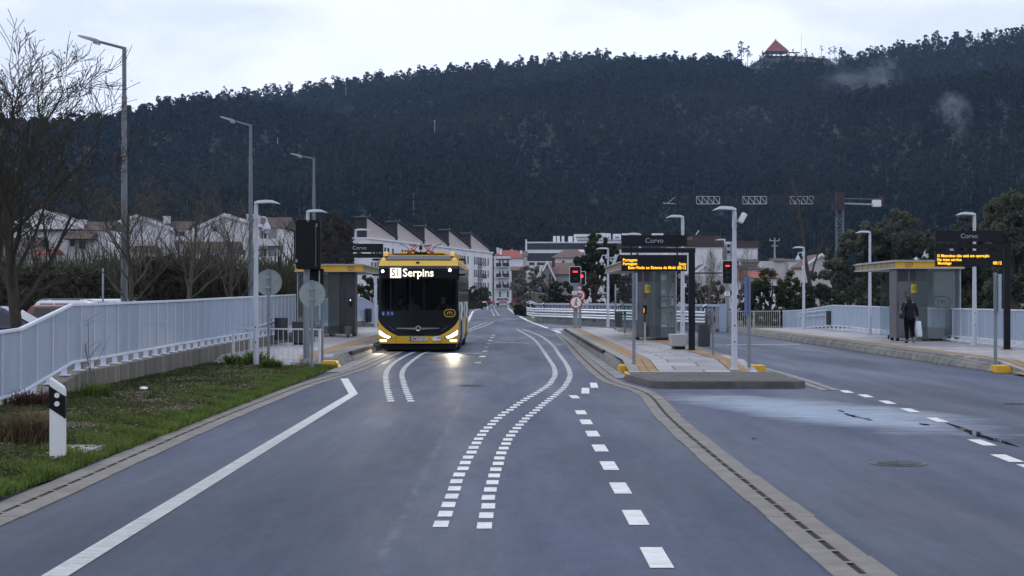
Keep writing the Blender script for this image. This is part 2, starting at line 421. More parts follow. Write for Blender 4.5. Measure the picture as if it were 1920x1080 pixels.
def brick_mat(name, c1, c2, mortar, scale, bw, bh, msize=.02, rough=.7, rot=0.0, bump=.4, off=.5, wet=0.0):
    m = bpy.data.materials.new(name); m.use_nodes = True
    N, L = m.node_tree.nodes, m.node_tree.links
    b = N["Principled BSDF"]
    tc = N.new("ShaderNodeTexCoord"); mp = N.new("ShaderNodeMapping"); mp.inputs["Rotation"].default_value = (0,0,rot)
    L.new(tc.outputs["Object"], mp.inputs["Vector"])
    t = N.new("ShaderNodeTexBrick"); t.inputs["Scale"].default_value = scale; t.inputs["Brick Width"].default_value = bw
    t.inputs["Row Height"].default_value = bh; t.inputs["Mortar Size"].default_value = msize; t.offset = off
    t.inputs["Color1"].default_value = (*c1,1); t.inputs["Color2"].default_value = (*c2,1); t.inputs["Mortar"].default_value = (*mortar,1)
    L.new(mp.outputs["Vector"], t.inputs["Vector"])
    n = N.new("ShaderNodeTexNoise"); n.inputs["Scale"].default_value = 1.7; n.inputs["Detail"].default_value = 7; n.inputs["Roughness"].default_value = .7
    L.new(tc.outputs["Object"], n.inputs["Vector"])
    r = N.new("ShaderNodeValToRGB"); r.color_ramp.elements[0].position = .3; r.color_ramp.elements[1].position = .72
    r.color_ramp.elements[0].color = (.6,.6,.6,1); r.color_ramp.elements[1].color = (1.18,1.18,1.18,1)
    L.new(n.outputs["Fac"], r.inputs["Fac"])
    mx = N.new("ShaderNodeMix"); mx.data_type = 'RGBA'; mx.blend_type = 'MULTIPLY'; mx.inputs["Factor"].default_value = 1
    L.new(t.outputs["Color"], mx.inputs["A"]); L.new(r.outputs["Color"], mx.inputs["B"]); L.new(mx.outputs["Result"], b.inputs["Base Color"])
    mr = N.new("ShaderNodeMapRange"); mr.inputs["From Min"].default_value = .35; mr.inputs["From Max"].default_value = .65
    mr.inputs["To Min"].default_value = rough - wet; mr.inputs["To Max"].default_value = rough
    L.new(n.outputs["Fac"], mr.inputs["Value"]); L.new(mr.outputs[0], b.inputs["Roughness"])
    bp = N.new("ShaderNodeBump"); bp.inputs["Strength"].default_value = bump; bp.inputs["Distance"].default_value = .01; bp.invert = True
    L.new(t.outputs["Fac"], bp.inputs["Height"]); L.new(bp.outputs["Normal"], b.inputs["Normal"])
    return m
M_PAVE = brick_mat("grey_paving_slabs", (.22,.215,.228), (.38,.37,.38), (.07,.058,.057), 1.0, 1.2, .8, .028, .62, bump=.3, wet=.3)
M_TACT = brick_mat("ochre_tactile_tiles", (.29,.165,.055), (.36,.205,.07), (.12,.07,.028), 1.0, .2, .2, .02, .65, bump=.5, off=0)
M_SETT = brick_mat("dark_stone_setts", (.060,.058,.056), (.135,.128,.12), (.02,.02,.02), 1.0, .30, .2, .03, .75, bump=.6)
M_GUT = mat("gutter_concrete", (.175,.162,.15), .78, var=.25, vscale=3.5, bump=.12, bscale=60, dirt=(.11,.09,.075), dirt_amt=.6, dirt_scale=.9)
M_GUT2 = mat("kerbside_slab_concrete", (.20,.20,.20), .7, var=.25, vscale=3.0, bump=.12, bscale=60, dirt=(.08,.08,.08), dirt_amt=.6, dirt_scale=.9)
M_SLOT = mat("dark_drain_slot", (.006,.006,.006), .9)
M_PAINT = mat("white_road_paint", (.66,.67,.66), .6, var=.1, vscale=6, dirt=(.25,.26,.28), dirt_amt=.55, dirt_scale=5, bump=.1, bscale=60)
M_PAINTW = mat("worn_road_paint", (.34,.35,.36), .6, var=.25, vscale=6, dirt=(.09,.1,.12), dirt_amt=.9, dirt_scale=4)

def ground_mat():
    return mat("rough_ground", (.06,.058,.035), .95, var=.5, vscale=.4, bump=.5, bscale=8, dirt=(.035,.045,.02), dirt_amt=.9, dirt_scale=.15)
g = MB()
xs = [-2500, -60, -20, -8, 15, 40, 80, 2500]; ys = [-1000, 0, 60, 120, 300, 700, 2600]
for i in range(len(xs)):
    for j in range(len(ys)): g.v.append((xs[i], ys[j], -0.03))
for i in range(len(xs)-1):
    for j in range(len(ys)-1):
        a = i*len(ys)+j; g.f.append((a, a+len(ys), a+len(ys)+1, a+1)); g.m.append(0)
tag(g.build("ground", ground_mat()), kind="structure")

# asphalt sheet
road = MB()
Lp = [(-4.3,-8),(-4.3,60),(-4.3,100),(-3.75,130),(-5.7,232),(-5.4,382),(-6.0,430)]
Rp = [(60,-8),(60,36.0),(11.2,36.4),(11.2,84),(1.4,130),(-.3,297),(-2.2,382),(-4.5,430)]
road.add([(x,y,0) for x,y in Lp] + [(x,y,0) for x,y in Rp[::-1]], [tuple(range(len(Lp)+len(Rp)))])
ro = road.build("road", M_ASPH)
bmx = bmesh.new(); bmx.from_mesh(ro.data); bmesh.ops.triangulate(bmx, faces=bmx.faces); bmx.to_mesh(ro.data); bmx.free()
tag(ro, kind="structure")
# side road to the car park behind the left fence and cross street at the end of the busway
cp = MB(); cp.box(-70,-9.5,40,110,-.02,.0); tag(cp.build("car_park", mat("car_park_asphalt", (.05,.052,.058), .8, var=.2, vscale=2, bump=.2)), kind="structure")

# --- painted markings
def catmull(pts, step):
    pts = [Vector((p[0], p[1])) for p in pts]; out = []
    q = [pts[0]*2-pts[1]] + pts + [pts[-1]*2-pts[-2]]
    for i in range(1, len(q)-2):
        for k in range(16):
            t = k/16
            out.append(.5*((2*q[i]) + (q[i+1]-q[i-1])*t + (2*q[i-1]-5*q[i]+4*q[i+1]-q[i+2])*t*t + (3*q[i]-q[i-1]-3*q[i+1]+q[i+2])*t**3))
    out.append(pts[-1])
    res = []; acc = 0.0; last = out[0]; res.append(last.copy()); need = step
    for p in out[1:]:
        d = (p-last).length
        while acc + d >= need:
            f = (need-acc)/d if d else 0
            res.append(last + (p-last)*f); need += step
        acc += d; last = p
    return res
def ladder(pix, w=.11, ln=.35, step=.59):
    mb = MB()
    for p in catmull([G(*q) for q in pix], step):
        j = random.uniform(-.006, .006)
        mb.add([(p.x-w/2+j,p.y-ln/2,.004),(p.x+w/2+j,p.y-ln/2,.004),(p.x+w/2+j,p.y+ln/2,.004),(p.x-w/2+j,p.y+ln/2,.004)], [(0,1,2,3)])
    o = mb.build("road_marking", M_PAINT); return tag(o, kind="structure")
random.seed(3)
ladder([(828,983),(842,945),(858,900),(871,872),(888,840),(905,813),(935,783),(960,766),(985,749),(1010,734),(1028,722),(1037,711),(1041,700),(1038,688),(1030,675),(1022,663),(1013,650),(1003,638),(990,629),(968,617)])
ladder([(909,986),(915,948),(920,915),(928,889),(935,865),(944,842),(957,818),(980,791),(1008,767),(1032,748),(1055,729),(1066,713),(1069,702),(1065,690),(1057,676),(1047,663),(1040,652),(1028,640),(1010,628.5),(980,617)])
ladder([(733,752),(730,743),(726,728),(724,718),(723,708),(724.5,698),(729,690),(738,681),(750,673),(765,665),(783,658)])
ladder([(770,752),(766,743),(760,728),(757,718),(754,708),(754,700),(757,692),(765,683),(778,673),(790,665),(806,658)])
ladder([(872,620.5),(895,611.5),(912.6,604.4)], w=.13); ladder([(874,622.5),(905,612.5),(924,604.4)], w=.13)
ladder([(927,592.6),(921,580)], w=.13); ladder([(936,592.6),(927.4,580)], w=.13)
def quadstrip(pts, w, z=.004, m=M_PAINT, groove=False):
    mb = MB(); P2 = [Vector((p[0],p[1])) for p in pts]
    L_, R_ = [], []
    for i, p in enumerate(P2):
        d0 = (P2[i]-P2[i-1]).normalized() if i else None
        d1 = (P2[i+1]-P2[i]).normalized() if i < len(P2)-1 else None
        d = ((d0 or d1) + (d1 or d0)).normalized(); n = Vector((-d.y, d.x))
        k = 1/max(.35, n.dot(Vector((-(d1 or d0).y, (d1 or d0).x))))
        L_.append(p+n*w/2*k); R_.append(p-n*w/2*k)
    if groove:                                   # ribbed line: many short raised bars
        for i in range(len(P2)-1):
            ln = (P2[i+1]-P2[i]).length; k = int(ln/.06)
            for j in range(k):
                a = j/k; b = (j+.62)/k
                q = [L_[i].lerp(L_[i+1],a), R_[i].lerp(R_[i+1],a), R_[i].lerp(R_[i+1],b), L_[i].lerp(L_[i+1],b)]
                mb.add([(v.x,v.y,z+.003) for v in q], [(0,1,2,3)])
    mb2 = MB()
    for i in range(len(P2)-1):
        mb.add([(L_[i].x,L_[i].y,z),(R_[i].x,R_[i].y,z),(R_[i+1].x,R_[i+1].y,z),(L_[i+1].x,L_[i+1].y,z)], [(0,1,2,3)])
    return tag(mb.build("road_marking", m), kind="structure")
quadstrip([(-2.74,7.0),(-2.77,20),(-2.78,29.9),(-3.50,35.6)], .16, groove=True)
for px, py in ((1270,1140),(1230.5,1045.5),(1191,970.5),(1163,915.5),(1142,873.5),(1125,840.5),(1111,813.5),(1099,791.5),(1089,773.5)):
    c = G(px, py); mb = MB()
    mb.add([(c.x-.075,c.y-.44,.004),(c.x+.075,c.y-.44,.004),(c.x+.075,c.y+.44,.004),(c.x-.075,c.y+.44,.004)], [(0,1,2,3)])
    tag(mb.build("road_marking", M_PAINT), kind="structure")
for a, b in (((1071,744.3),(1083,744.3)),((1088,735.6),(1107,730)),((1106,725),(1121,720))):
    pa, pb = G(*a), G(*b); c = (pa+pb)/2; dx = (pb-pa)
    mb = MB(); mb.add([(pa.x,pa.y-.45,.004),(pa.x+.14,pa.y-.45,.004),(pb.x,pb.y+.45,.004),(pb.x-.14,pb.y+.45,.004)], [(0,1,2,3)])
    tag(mb.build("road_marking", M_PAINT), kind="structure")
for px, py in ((1940,879),(1888,859.5),(1841,830),(1757,787.5),(1706,769.5),(1664,754.5),(1623,742.5),(1587,734.5)):
    c = G(px, py); mb = MB()
    mb.add([(c.x-.10,c.y-.42,.004),(c.x+.06,c.y-.42,.004),(c.x+.10,c.y+.42,.004),(c.x-.06,c.y+.42,.004)], [(0,1,2,3)])
    tag(mb.build("road_marking", M_PAINT), kind="structure")
for px, py, m, w in ((925,628.5,M_PAINT,.15),(922,633,M_PAINT,.15),(919,638.7,M_PAINT,.15),(916,644.5,M_PAINTW,.15),(912,651,M_PAINTW,.15),(909,658.8,M_PAINT,.15),(904.4,668.6,mat("yellowed_paint",(.62,.62,.42),.6,var=.1),.17),(896,680,M_PAINTW,.16)):
    c = G(px, py); mb = MB()
    mb.add([(c.x-w/2,c.y-.45,.004),(c.x+w/2,c.y-.45,.004),(c.x+w/2,c.y+.45,.004),(c.x-w/2,c.y+.45,.004)], [(0,1,2,3)])
    tag(mb.build("road_marking", m), kind="structure")
def crossline(a, b, w=.3, m=M_PAINT):
    pa, pb = G(*a), G(*b); mb = MB()
    mb.add([(pa.x,pa.y-w/2,.004),(pb.x,pb.y-w/2,.004),(pb.x,pb.y+w/2,.004),(pa.x,pa.y+w/2,.004)], [(0,1,2,3)])
    tag(mb.build("road_marking", m), kind="structure")
crossline((800,662.5),(905,662.5)); crossline((924,641),(991,643.5)); crossline((1044,645.5),(1056,645.5)); crossline((1362,646.3),(1500,645.6), .35)
crossline((738,664),(750,664),.2)
# edge lines of the busway beyond the station
quadstrip([G(872,609),G(878,601),G(887,583),G(905,577.4),G(919,574.2)], .22)
quadstrip([G(1051,624.5),G(1038,619),G(1023,614),G(1004,607),G(989,601),(.3,190),G(953,578)], .22)
quadstrip([G(1020,612.8),G(1075,612.6),G(1160,617)], .35)
tag(MB().add([(x,y,.004) for x,y in ((1.9,96),(3.6,96),(3.4,90),(2.4,88))], [(0,1,2,3)]).build("road_marking", M_PAINTW), kind="structure")

# puddles and blobs of mud on the wet part
M_WATER = mat("puddle_water", (.02,.022,.025), .015, spec=.5)
def blob(name, c, rx, ry, rot, m, z, seed, n=26, jag=.45):
    rg = random.Random(seed); vs = []
    for i in range(n):
        t = 2*PI*i/n; k = 1 - jag*rg.random()
        x, y = rx*k*math.cos(t), ry*k*math.sin(t)
        vs.append((c[0]+x*math.cos(rot)-y*math.sin(rot), c[1]+x*math.sin(rot)+y*math.cos(rot), z))
    return tag(MB().add(vs, [tuple(range(n))]).build(name, m), kind="structure")
def streak_pool(a, b, n, w, seed):
    rg = random.Random(seed)
    for i in range(n):
        t = (i+.5)/n; c = a.lerp(b, t)
        blob("puddle", (c.x+rg.uniform(-.05,.05), c.y+rg.uniform(-.3,.3), 0), w*rg.uniform(.6,1.2)*(1-abs(t-.5)), .55*rg.uniform(.5,1.2), 0, M_WATER, .003+.0003*i, seed*31+i)
streak_pool(G(1782,797), G(1890,834), 11, .085, 2); streak_pool(G(1592,779), G(1630,789), 3, .07, 5)
for k, (px, py, w) in enumerate(((1577,771,.04),(1733,796,.07))):
    c = G(px,py); blob("puddle", (c.x,c.y,0), w, .25, 0, M_WATER, .003, 90+k)
M_IRON = mat("cast_iron", (.05,.052,.055), .45, metal=.6, bump=.9, bscale=60, dirt=(.3,.31,.33), dirt_amt=.6, dirt_scale=16)  # pale speckles in the iron colour stand in for glints
def manhole(c, r, label):
    mb = MB(); mb.lathe([(r,.0),(r,.006),(r*.86,.006),(r*.86,.002),(r*.82,.002),(r*.82,.008),(0.001,.008)], n=28)
    for i in range(-4,5):
        w = math.sqrt(max(.01,(r*.75)**2-(i*r*.17)**2)); mb.box(-w,w,i*r*.17-.012,i*r*.17+.012,.007,.013)
    o = mb.build("manhole_cover", M_IRON, loc=(c.x,c.y,.001)); return tag(o, label, "manhole cover", "manhole covers in the roadway")
manhole(G(1684,869.5), .29, "round iron manhole cover in the wet right-hand carriageway, speckled with painted glints")
manhole(G(885,723), .27, "dark round manhole cover in the road in front of the bus")
manhole(G(1905,757), .24, "small manhole cover near the right edge of the wet carriageway")
M_DLEAF = mat("brown_dead_leaf", (.12,.05,.03), .8, var=.3)
lf = MB(); 
for (a, z) in ((0,.0),(1.9,.02),(4.0,.01)):
    lf.add([(0,0,.004),(.03*math.cos(a-.5),.03*math.sin(a-.5),.014+z*.5),(.055*math.cos(a),.055*math.sin(a),.01+z*.5),(.03*math.cos(a+.5),.03*math.sin(a+.5),.016+z*.5)], [(0,1,2,3)])
tag(lf.build("fallen_leaf", M_DLEAF, loc=G(1414,824,.002)), "brown curled dead leaf lying on wet asphalt beside the right gutter", "leaf")

# --- concrete gutters with a drainage slot
def gutter(line, w, name="gutter", seed=1, slab=1.0, z=.012, m=M_GUT, slot=True, jag=.010):
    """line: world points of the slot, from near to far"""
    rg = random.Random(seed); pts = catmull(line, slab); mb = MB(); sl = MB()
    for i in range(len(pts)-1):
        a, b = pts[i], pts[i+1]; d = (b-a).normalized(); n = Vector((-d.y,d.x))
        for s in (-1,1):
            i0 = .026; o = w/2 + rg.uniform(-jag,jag); zz = z+rg.uniform(-.0015,.0015); g0 = .0025
            q = [a+d*g0+n*s*i0, a+d*g0+n*s*o, b-d*g0+n*s*o, b-d*g0+n*s*i0]
            vs = [(v.x,v.y,zz) for v in q] + [(v.x,v.y,-.02) for v in q]
            mb.add(vs, [(0,1,2,3),(0,4,5,1),(1,5,6,2),(2,6,7,3),(3,7,4,0)])
        for k in range(2):                       # cast bridges across the slot
            c = a.lerp(b, .25+.5*k)
            q = [c-d*.035-n*.028, c+d*.035-n*.028, c+d*.035+n*.028, c-d*.035+n*.028]
            mb.add([(v.x,v.y,z-.001) for v in q], [(0,1,2,3)])
        q = [a-n*.06, a+n*.06, b+n*.06, b-n*.06]
        sl.add([(v.x,v.y,.002) for v in q], [(0,1,2,3)])
    tag(mb.build(name, m, bevel=0), kind="structure")
    tag(sl.build(name, M_SLOT), kind="structure")
gutter([(-3.96,5),(-3.96,14),(-4.05,22),(-4.04,28),(-3.98,33),(-3.72,38),(-3.62,44),(-3.62,62),(-3.62,82)], .42, seed=4)
gutter([(2.12,5),(2.12,12),(2.13,18),(2.2,24),(2.36,29),(2.27,31.5),(2.02,34),(1.95,38),(1.98,48),(2.10,62),(2.2,82)], .37, seed=6)
gutter([(5.78,31.0),(5.92,36),(5.93,44),(5.95,62),(5.95,82)], .36, seed=8, m=M_GUT2)
# sloping slabs between gutter and kerb of the middle platform and left platform
def slabrow(x0, x1, y0, y1, z, seed, step=.6, m=M_GUT2):
    rg = random.Random(seed); mb = MB(); y = y0
    while y < y1:
        zz = z + rg.uniform(-.003,.003); mb.box(x0, x1, y+.006, min(y+step,y1)-.006, -.02, zz); y += step
    tag(mb.build("gutter", m), kind="structure")
slabrow(2.17, 2.46, 35.6, 82, .016, 3); slabrow(-4.26, -3.86, 38.5, 82, .016, 5); slabrow(5.66,5.80,36,82,.014,9)

# --- platforms
ZP = .25
def platform(x0, x1, y0, y1, ramp, far_ramp=0.0, z=ZP, name="platform"):
    """paved platform top with a ramp at the near end"""
    mb = MB()
    ys = [y0, y0+ramp, y1-far_ramp, y1] if far_ramp else [y0, y0+ramp, y1]
    zs = [.03, z, z, .03] if far_ramp else [.03, z, z]
    for i in range(len(ys)-1):
        mb.add([(x0,ys[i],zs[i]),(x1,ys[i],zs[i]),(x1,ys[i+1],zs[i+1]),(x0,ys[i+1],zs[i+1])], [(0,1,2,3)])
    for i in range(len(ys)-1):
        for x in (x0,x1): mb.add([(x,ys[i],zs[i]),(x,ys[i+1],zs[i+1]),(x,ys[i+1],-.02),(x,ys[i],-.02)], [(0,1,2,3)])
    return tag(mb.build(name, M_PAVE), kind="structure")
def strip(name, x0, x1, ys, zs, m, dz=.004):
    mb = MB()
    for i in range(len(ys)-1):
        mb.add([(x0,ys[i],zs[i]+dz),(x1,ys[i],zs[i]+dz),(x1,ys[i+1],zs[i+1]+dz),(x0,ys[i+1],zs[i+1]+dz)], [(0,1,2,3)])
    return tag(mb.build(name, m), kind="structure")
def kerb(xb, xt, xi, ys, zs, seed=1, rubber=None):
    """splayed bus kerb: xb foot, xt lip, xi inner edge of its top; ys/zs run of the top level"""
    rg = random.Random(seed); mb = MB(); y = ys[0]
    def ztop(y):
        return float(np.interp(y, ys, zs))
    while y < ys[-1]-.05:
        e = min(y+1.0, ys[-1]); a, b = y+.006, e-.006
        za, zb = ztop(a), ztop(b); j = rg.uniform(-.006,.006)
        dx = xt-xb
        pr = lambda z: [(xb+j,-.02),(xb+j,.035),(xb+dx*.55+j,z*.72),(xt+j,z*.86),(xt+dx*.1+j,z+.003),(xi,z+.003),(xi,-.02)]
        va = [(u,a,w) for u,w in pr(za)] + [(u,b,w) for u,w in pr(zb)]; n = 7
        mb.add(va, [tuple(range(n)), tuple(range(n,2*n))] + [(i,(i+1)%n,n+(i+1)%n,n+i) for i in range(n)])
        y = e
    o = tag(mb.build("kerb", M_KERB), kind="structure")
    return o
def kerb_end(x0, x1, y, z0, slope, label):
    mb = MB(); h = .17
    poly = [(x0,.0),(x1,.0),(x1-slope if slope>0 else x1, h),(x0 if slope>0 else x0-slope, h)]
    mb.prism(poly, y, y+.55)
    return tag(mb.build("kerb_end_block", M_YEL, bevel=.012), label, "kerb block", "yellow kerb end blocks")
def bumper(x, y0, y1, z, label, side):
    mb = MB(); mb.prism([(x-.04,z-.055),(x+.04,z-.055),(x+.05,z+.045),(x-.05,z+.045)], y0, y1)
    return tag(mb.build("bumper_strip", M_RUB, bevel=.012), label, "bumper strip", "rubber bumper strips on the kerbs")
# left platform
YL0 = 41.5
platform(-8.2, -4.5, YL0, 86, 1.6, 0)
kerb(-4.24, -4.36, -4.86, [41.6,43.4,82], [.12,ZP,ZP], 2)
strip("tactile_paving", -5.32, -4.88, [YL0,YL0+1.6,80], [.035,ZP,ZP], M_TACT)
kerb_end(-4.58, -4.16, 41.05, 0, .08, "yellow painted kerb block at the near end of the bus platform, by the white railing")
bumper(-4.30, 45.5, 53.0, .225, "black rubber bumper along the kerb just ahead of the bus, shining under its headlight", 1)
# middle platform
platform(2.66, 5.4, 36.6, 84, 3.2, 2.5)
kerb(2.42, 2.54, 2.76, [38.9,43.5,83], [.14,ZP,ZP], 4)
strip("kerb_top", 2.56, 2.80, [36.8,39.6,82], [.035,ZP,ZP], M_CONC, .0045)
strip("tactile_paving", 2.80, 3.22, [36.7,39.8,82], [.035,ZP,ZP], M_TACT, .006)
strip("tactile_paving", 4.78, 5.18, [36.7,39.8,82], [.035,ZP,ZP], M_TACT, .006)
kerb(5.62, 5.50, 5.20, [38.9,42.5,83], [.14,ZP,ZP], 5)
kerb_end(2.42, 2.94, 38.4, 0, 0, "yellow kerb block at the left near corner of the middle platform, beside the slim post")
kerb_end(5.38, 5.70, 38.3, 0, 0, "yellow kerb block at the right near corner of the middle platform")
kerb_end(2.50, 2.72, 82.6, 0, 0, "small yellow kerb block at the far end of the middle platform, below the red signal")
bumper(2.495, 46.5, 80, .225, "long black rubber bumper running along the left kerb of the middle platform", -1)
# island of setts in front of it
isl = MB(); ip = [(2.36,35.9),(2.32,34.6),(2.62,31.95),(2.85,31.75),(5.25,31.75),(5.50,32.0),(5.55,34.6),(5.48,35.9)]
isl.prism(ip, -.02, .13, 'xy'); 
tag(isl.build("traffic_island", mat("dark_wet_concrete", (.10,.098,.09), .7, var=.35, vscale=2, bump=.2, dirt=(.03,.03,.028), dirt_amt=.8, dirt_scale=1.4), bevel=.02), kind="structure")
ist = MB(); c0 = (3.95,33.8)
ist.add([(c0[0]+(x-c0[0])*.945, c0[1]+(y-c0[1])*.93, .134) for x,y in ip], [tuple(range(len(ip)))])
tag(ist.build("traffic_island", M_SETT), kind="structure")
yl = MB(); yl.box(2.35,2.40,34.7,35.9,.05,.137); yl.box(2.40,3.1,35.80,35.91,.125,.138); tag(yl.build("road_marking", M_YEL), kind="structure")
# right platform
platform(11.2, 30, 36.3, 88, 3.2, 6)
kerb(10.85, 10.98, 11.32, [38.6,44,88,92], [.14,ZP,ZP,.05], 7)
strip("tactile_paving", 11.32, 11.72, [36.4,39.5,82], [.034,ZP,ZP], M_TACT, .006)
tm = MB(); tm.add([(10.9,36.0,.03),(30,35.0,.03),(30,36.4,.05),(11.0,37.6,.06)], [(0,1,2,3)]); tag(tm.build("tactile_paving", M_TACT), kind="structure")
lk = MB(); lk.box(10.8,30,34.8,36.0,-.02,.022); tag(lk.build("kerb", M_CONC), kind="structure")
kerb_end(10.86, 11.22, 38.2, 0, .08, "yellow kerb block at the near end of the right-hand platform")
ke = kerb_end(10.9, 11.15, 84.2, 0, .05, "small faded yellow kerb block far along the right-hand platform, by the open railing")

# --- verge with grass
def verge_mat():
    return mat("verge_soil", (.062,.052,.032), .95, var=.5, vscale=3.5, bump=.7, bscale=25, dirt=(.05,.075,.015), dirt_amt=.85, dirt_scale=1.0)
rg = np.random.default_rng(5)
nx, ny = 26, 90
vx = np.linspace(-7.75, -4.27, nx); vy = np.linspace(9, 41.6, ny)
V = np.array([(x + (.05*math.sin(y*2.1)+.03*math.sin(y*5.3+1) if i == nx-1 else 0), y,
      .02 + .05*rg.random()*(0 if i in (0,nx-1) else 1) + (.04*max(0,(-6.4-x))) ) for i, x in enumerate(vx) for y in vy])
Fq = np.array([(i*ny+j,(i+1)*ny+j,(i+1)*ny+j+1,i*ny+j+1) for i in range(nx-1) for j in range(ny-1)])
tag(np_mesh("verge", V, Fq, verge_mat(), smooth=True), kind="structure")

def blades(name, pts, h, w, lean, m, kind="stuff", rng=None, curl=.5, label=None):
    """pts (n,3); one bent two-quad blade at each point"""
    n = len(pts); h = np.broadcast_to(h, n)*rng.uniform(.55,1.2,n); w = np.broadcast_to(w, n)*rng.uniform(.7,1.3,n)
    t = rng.uniform(0, 2*PI, n); d = np.stack([np.cos(t), np.sin(t), np.zeros(n)], 1)
    s = np.stack([-np.sin(t), np.cos(t), np.zeros(n)], 1)
    l = (np.broadcast_to(lean, n)*rng.uniform(.2,1.3,n))
    up = np.array([0,0,1.0])
    p0 = pts; p1 = pts + up*(h*.55)[:,None] + d*(h*l*.35)[:,None]; p2 = pts + up*(h*(1-.3*l))[:,None] + d*(h*l)[:,None]
    V = np.stack([p0-s*(w/2)[:,None], p0+s*(w/2)[:,None], p1+s*(w*.42)[:,None], p1-s*(w*.42)[:,None], p2+s*(w*.08)[:,None], p2-s*(w*.08)[:,None]], 1).reshape(-1,3)
    b = (np.arange(n)*6)[:,None]
    Fq = np.concatenate([b+np.array([[0,1,2,3]]), b+np.array([[3,2,4,5]])])
    return tag(np_mesh(name, V, Fq, m), kind=kind)
M_GRASS = leaf_mat("grass_blades", (.045,.075,.012), (.15,.21,.045), 2.0)
M_DRY = leaf_mat("dry_weeds", (.06,.045,.025), (.17,.13,.07), 2.0)
n = 90000
gx = -4.20 - np.abs(rg.normal(0, 1.15, n)); gy = 9 + 32.4*rg.random(n)**1.15
patch = np.sin(gx*2.3+gy*.9)+np.sin(gy*1.7-gx*1.1)+.6*np.sin(gy*4.1+gx*3)
keep = (gx > -7.4) & ((patch > .35) | (gx > -4.75+.28*np.sin(gy*1.3))) & (rg.random(n) < np.clip(1.1-(-4.26-gx)*.36,.08,1))
gp = np.stack([gx, gy, np.full(n,.02)], 1)[keep]
blades("grass", gp, .075+.05*np.sin(gp[:,0]*4+gp[:,1]*2.2)**2, .012, .7, M_GRASS, rng=rg)
n = 9000
dp = np.stack([rg.uniform(-7.4,-4.6,n), rg.uniform(11,41.2,n), np.full(n,.03)], 1)
blades("dry_weeds", dp, .09, .014, 1.3, M_DRY, rng=rg)
# leaf litter, small stones
n = 11000
lp = np.stack([rg.uniform(-7.4,-4.6,n), rg.uniform(11,41.2,n), rg.uniform(.05,.09,n)], 1)
lp[:,1] = 19 + 22*rg.random(n); lp[:,2] = rg.uniform(.04,.11,n); lp = lp[np.sin(lp[:,0]*2.6+lp[:,1]*.8)+np.sin(lp[:,1]*1.9) > -.6]
def flakes(name, C, size, m, rng, flat=1.0, kind=None, parent=None):
    n = len(C); a = rng.normal(size=(n,3)); a /= np.linalg.norm(a,axis=1)[:,None]
    b = np.cross(a, rng.normal(size=(n,3))); b /= np.linalg.norm(b,axis=1)[:,None]
    if flat < 1: a[:,2] *= flat; b[:,2] *= flat
    sz = (np.broadcast_to(size, n)*rng.uniform(.6,1.4,n))[:,None]
    V = np.stack([C-a*sz*.5, C+b*sz*.32, C+a*sz*.5, C-b*sz*.32], 1).reshape(-1,3)
    Fq = (np.arange(n)*4)[:,None] + np.array([[0,1,2,3]])
    o = np_mesh(name, V, Fq, m, parent)
    return tag(o, kind=kind) if kind else o
n = 4500
wwp = np.stack([-7.42+np.abs(rg.normal(0,.28,n)), 27+14.4*rg.random(n), np.full(n,.05)], 1)
wwk = np.sin(wwp[:,1]*1.9)+.7*np.sin(wwp[:,1]*4.3+1) > -.5
blades("wall_weeds", wwp[wwk], .11, .022, 1.0, leaf_mat("dark_weeds", (.018,.028,.008), (.075,.095,.03), 2.0), rng=rg)
n = 110000
cvp = np.stack([rg.uniform(-7.45,-4.45,n), 11+30.4*rg.random(n), rg.uniform(.03,.09,n)], 1)
cvp[:,2] += np.where(cvp[:,0] < -6.4, (-6.4-cvp[:,0])*.04, 0)
cvk = (np.sin(cvp[:,0]*3.1+cvp[:,1]*1.3)+np.sin(cvp[:,1]*2.3-cvp[:,0]*2)) > -.9
flakes("ground_cover", cvp[cvk], .055, leaf_mat("clover_leaves", (.022,.032,.010), (.085,.105,.03), 1.6), rg, .45, "stuff")
flakes("leaf_litter", lp, .045, leaf_mat("pale_leaf_litter", (.05,.04,.03), (.36,.31,.24), 3.0), rg, .35, "stuff")
# ================================================================== HILL AND VEGETATION
YF, YR = 560.0, 1700.0
SKY = [(-700,300),(-300,262),(0,244),(100,242),(200,232),(240,219),(300,204),(370,184),(400,181),(480,172),(560,164),(640,157),(700,150),(760,145),(830,136),(900,128),(1000,118),(1070,108),(1150,106),(1250,108),(1330,108),(1395,108),(1425,83),(1482,83),(1562,89),(1585,110),(1620,96),(1680,84),(1760,72),(1820,66),(1920,60),(2200,50),(2700,60)]
_sx = np.array([(p[0]-960)*YR/F for p in SKY]); _sz = np.array([EYE+(HZ-p[1])*YR/F - 9.5 for p in SKY])
def hill_z(x, y):
    x = np.asarray(x, float); y = np.asarray(y, float)
    zr = np.interp(x*YR/np.maximum(y,900)*.35 + x*.65, _sx, _sz)
    t = np.clip((y-YF)/(YR-YF), 0, 1)
    g = .18*t + .82*t**1.12
    z = zr*g
    amp = np.sin(PI*np.clip(t,0,1))
    z = z + amp*(13*np.sin(x/95+y/210) + 9*np.sin(x/53-y/160+1.3) + 6*np.sin(x/31+y/90))
    # a nearer spur coming down from the left and a gully beside it
    z = z + 26*np.exp(-((y-1120-.35*(x+150))/150)**2)*np.clip((90-x)/160,0,1)*np.clip((x+520)/160,0,1)
    z = z - 24*np.exp(-((x-120-.12*(y-1000))/95)**2)*np.exp(-((y-1180)/240)**2)
    z = z + 14*np.exp(-((x-330)/150)**2)*np.exp(-((y-1050)/160)**2)
    cap = np.interp(np.clip(x*YR/np.maximum(y,300), -1400, 1400), _sx, _sz)*y/YR
    z = np.where(y < YR-60, np.minimum(z, cap*.955), z)
    back = np.clip((y-YR)/500, 0, 1)
    return np.where(y > YR, zr*(1-back*.9), z)
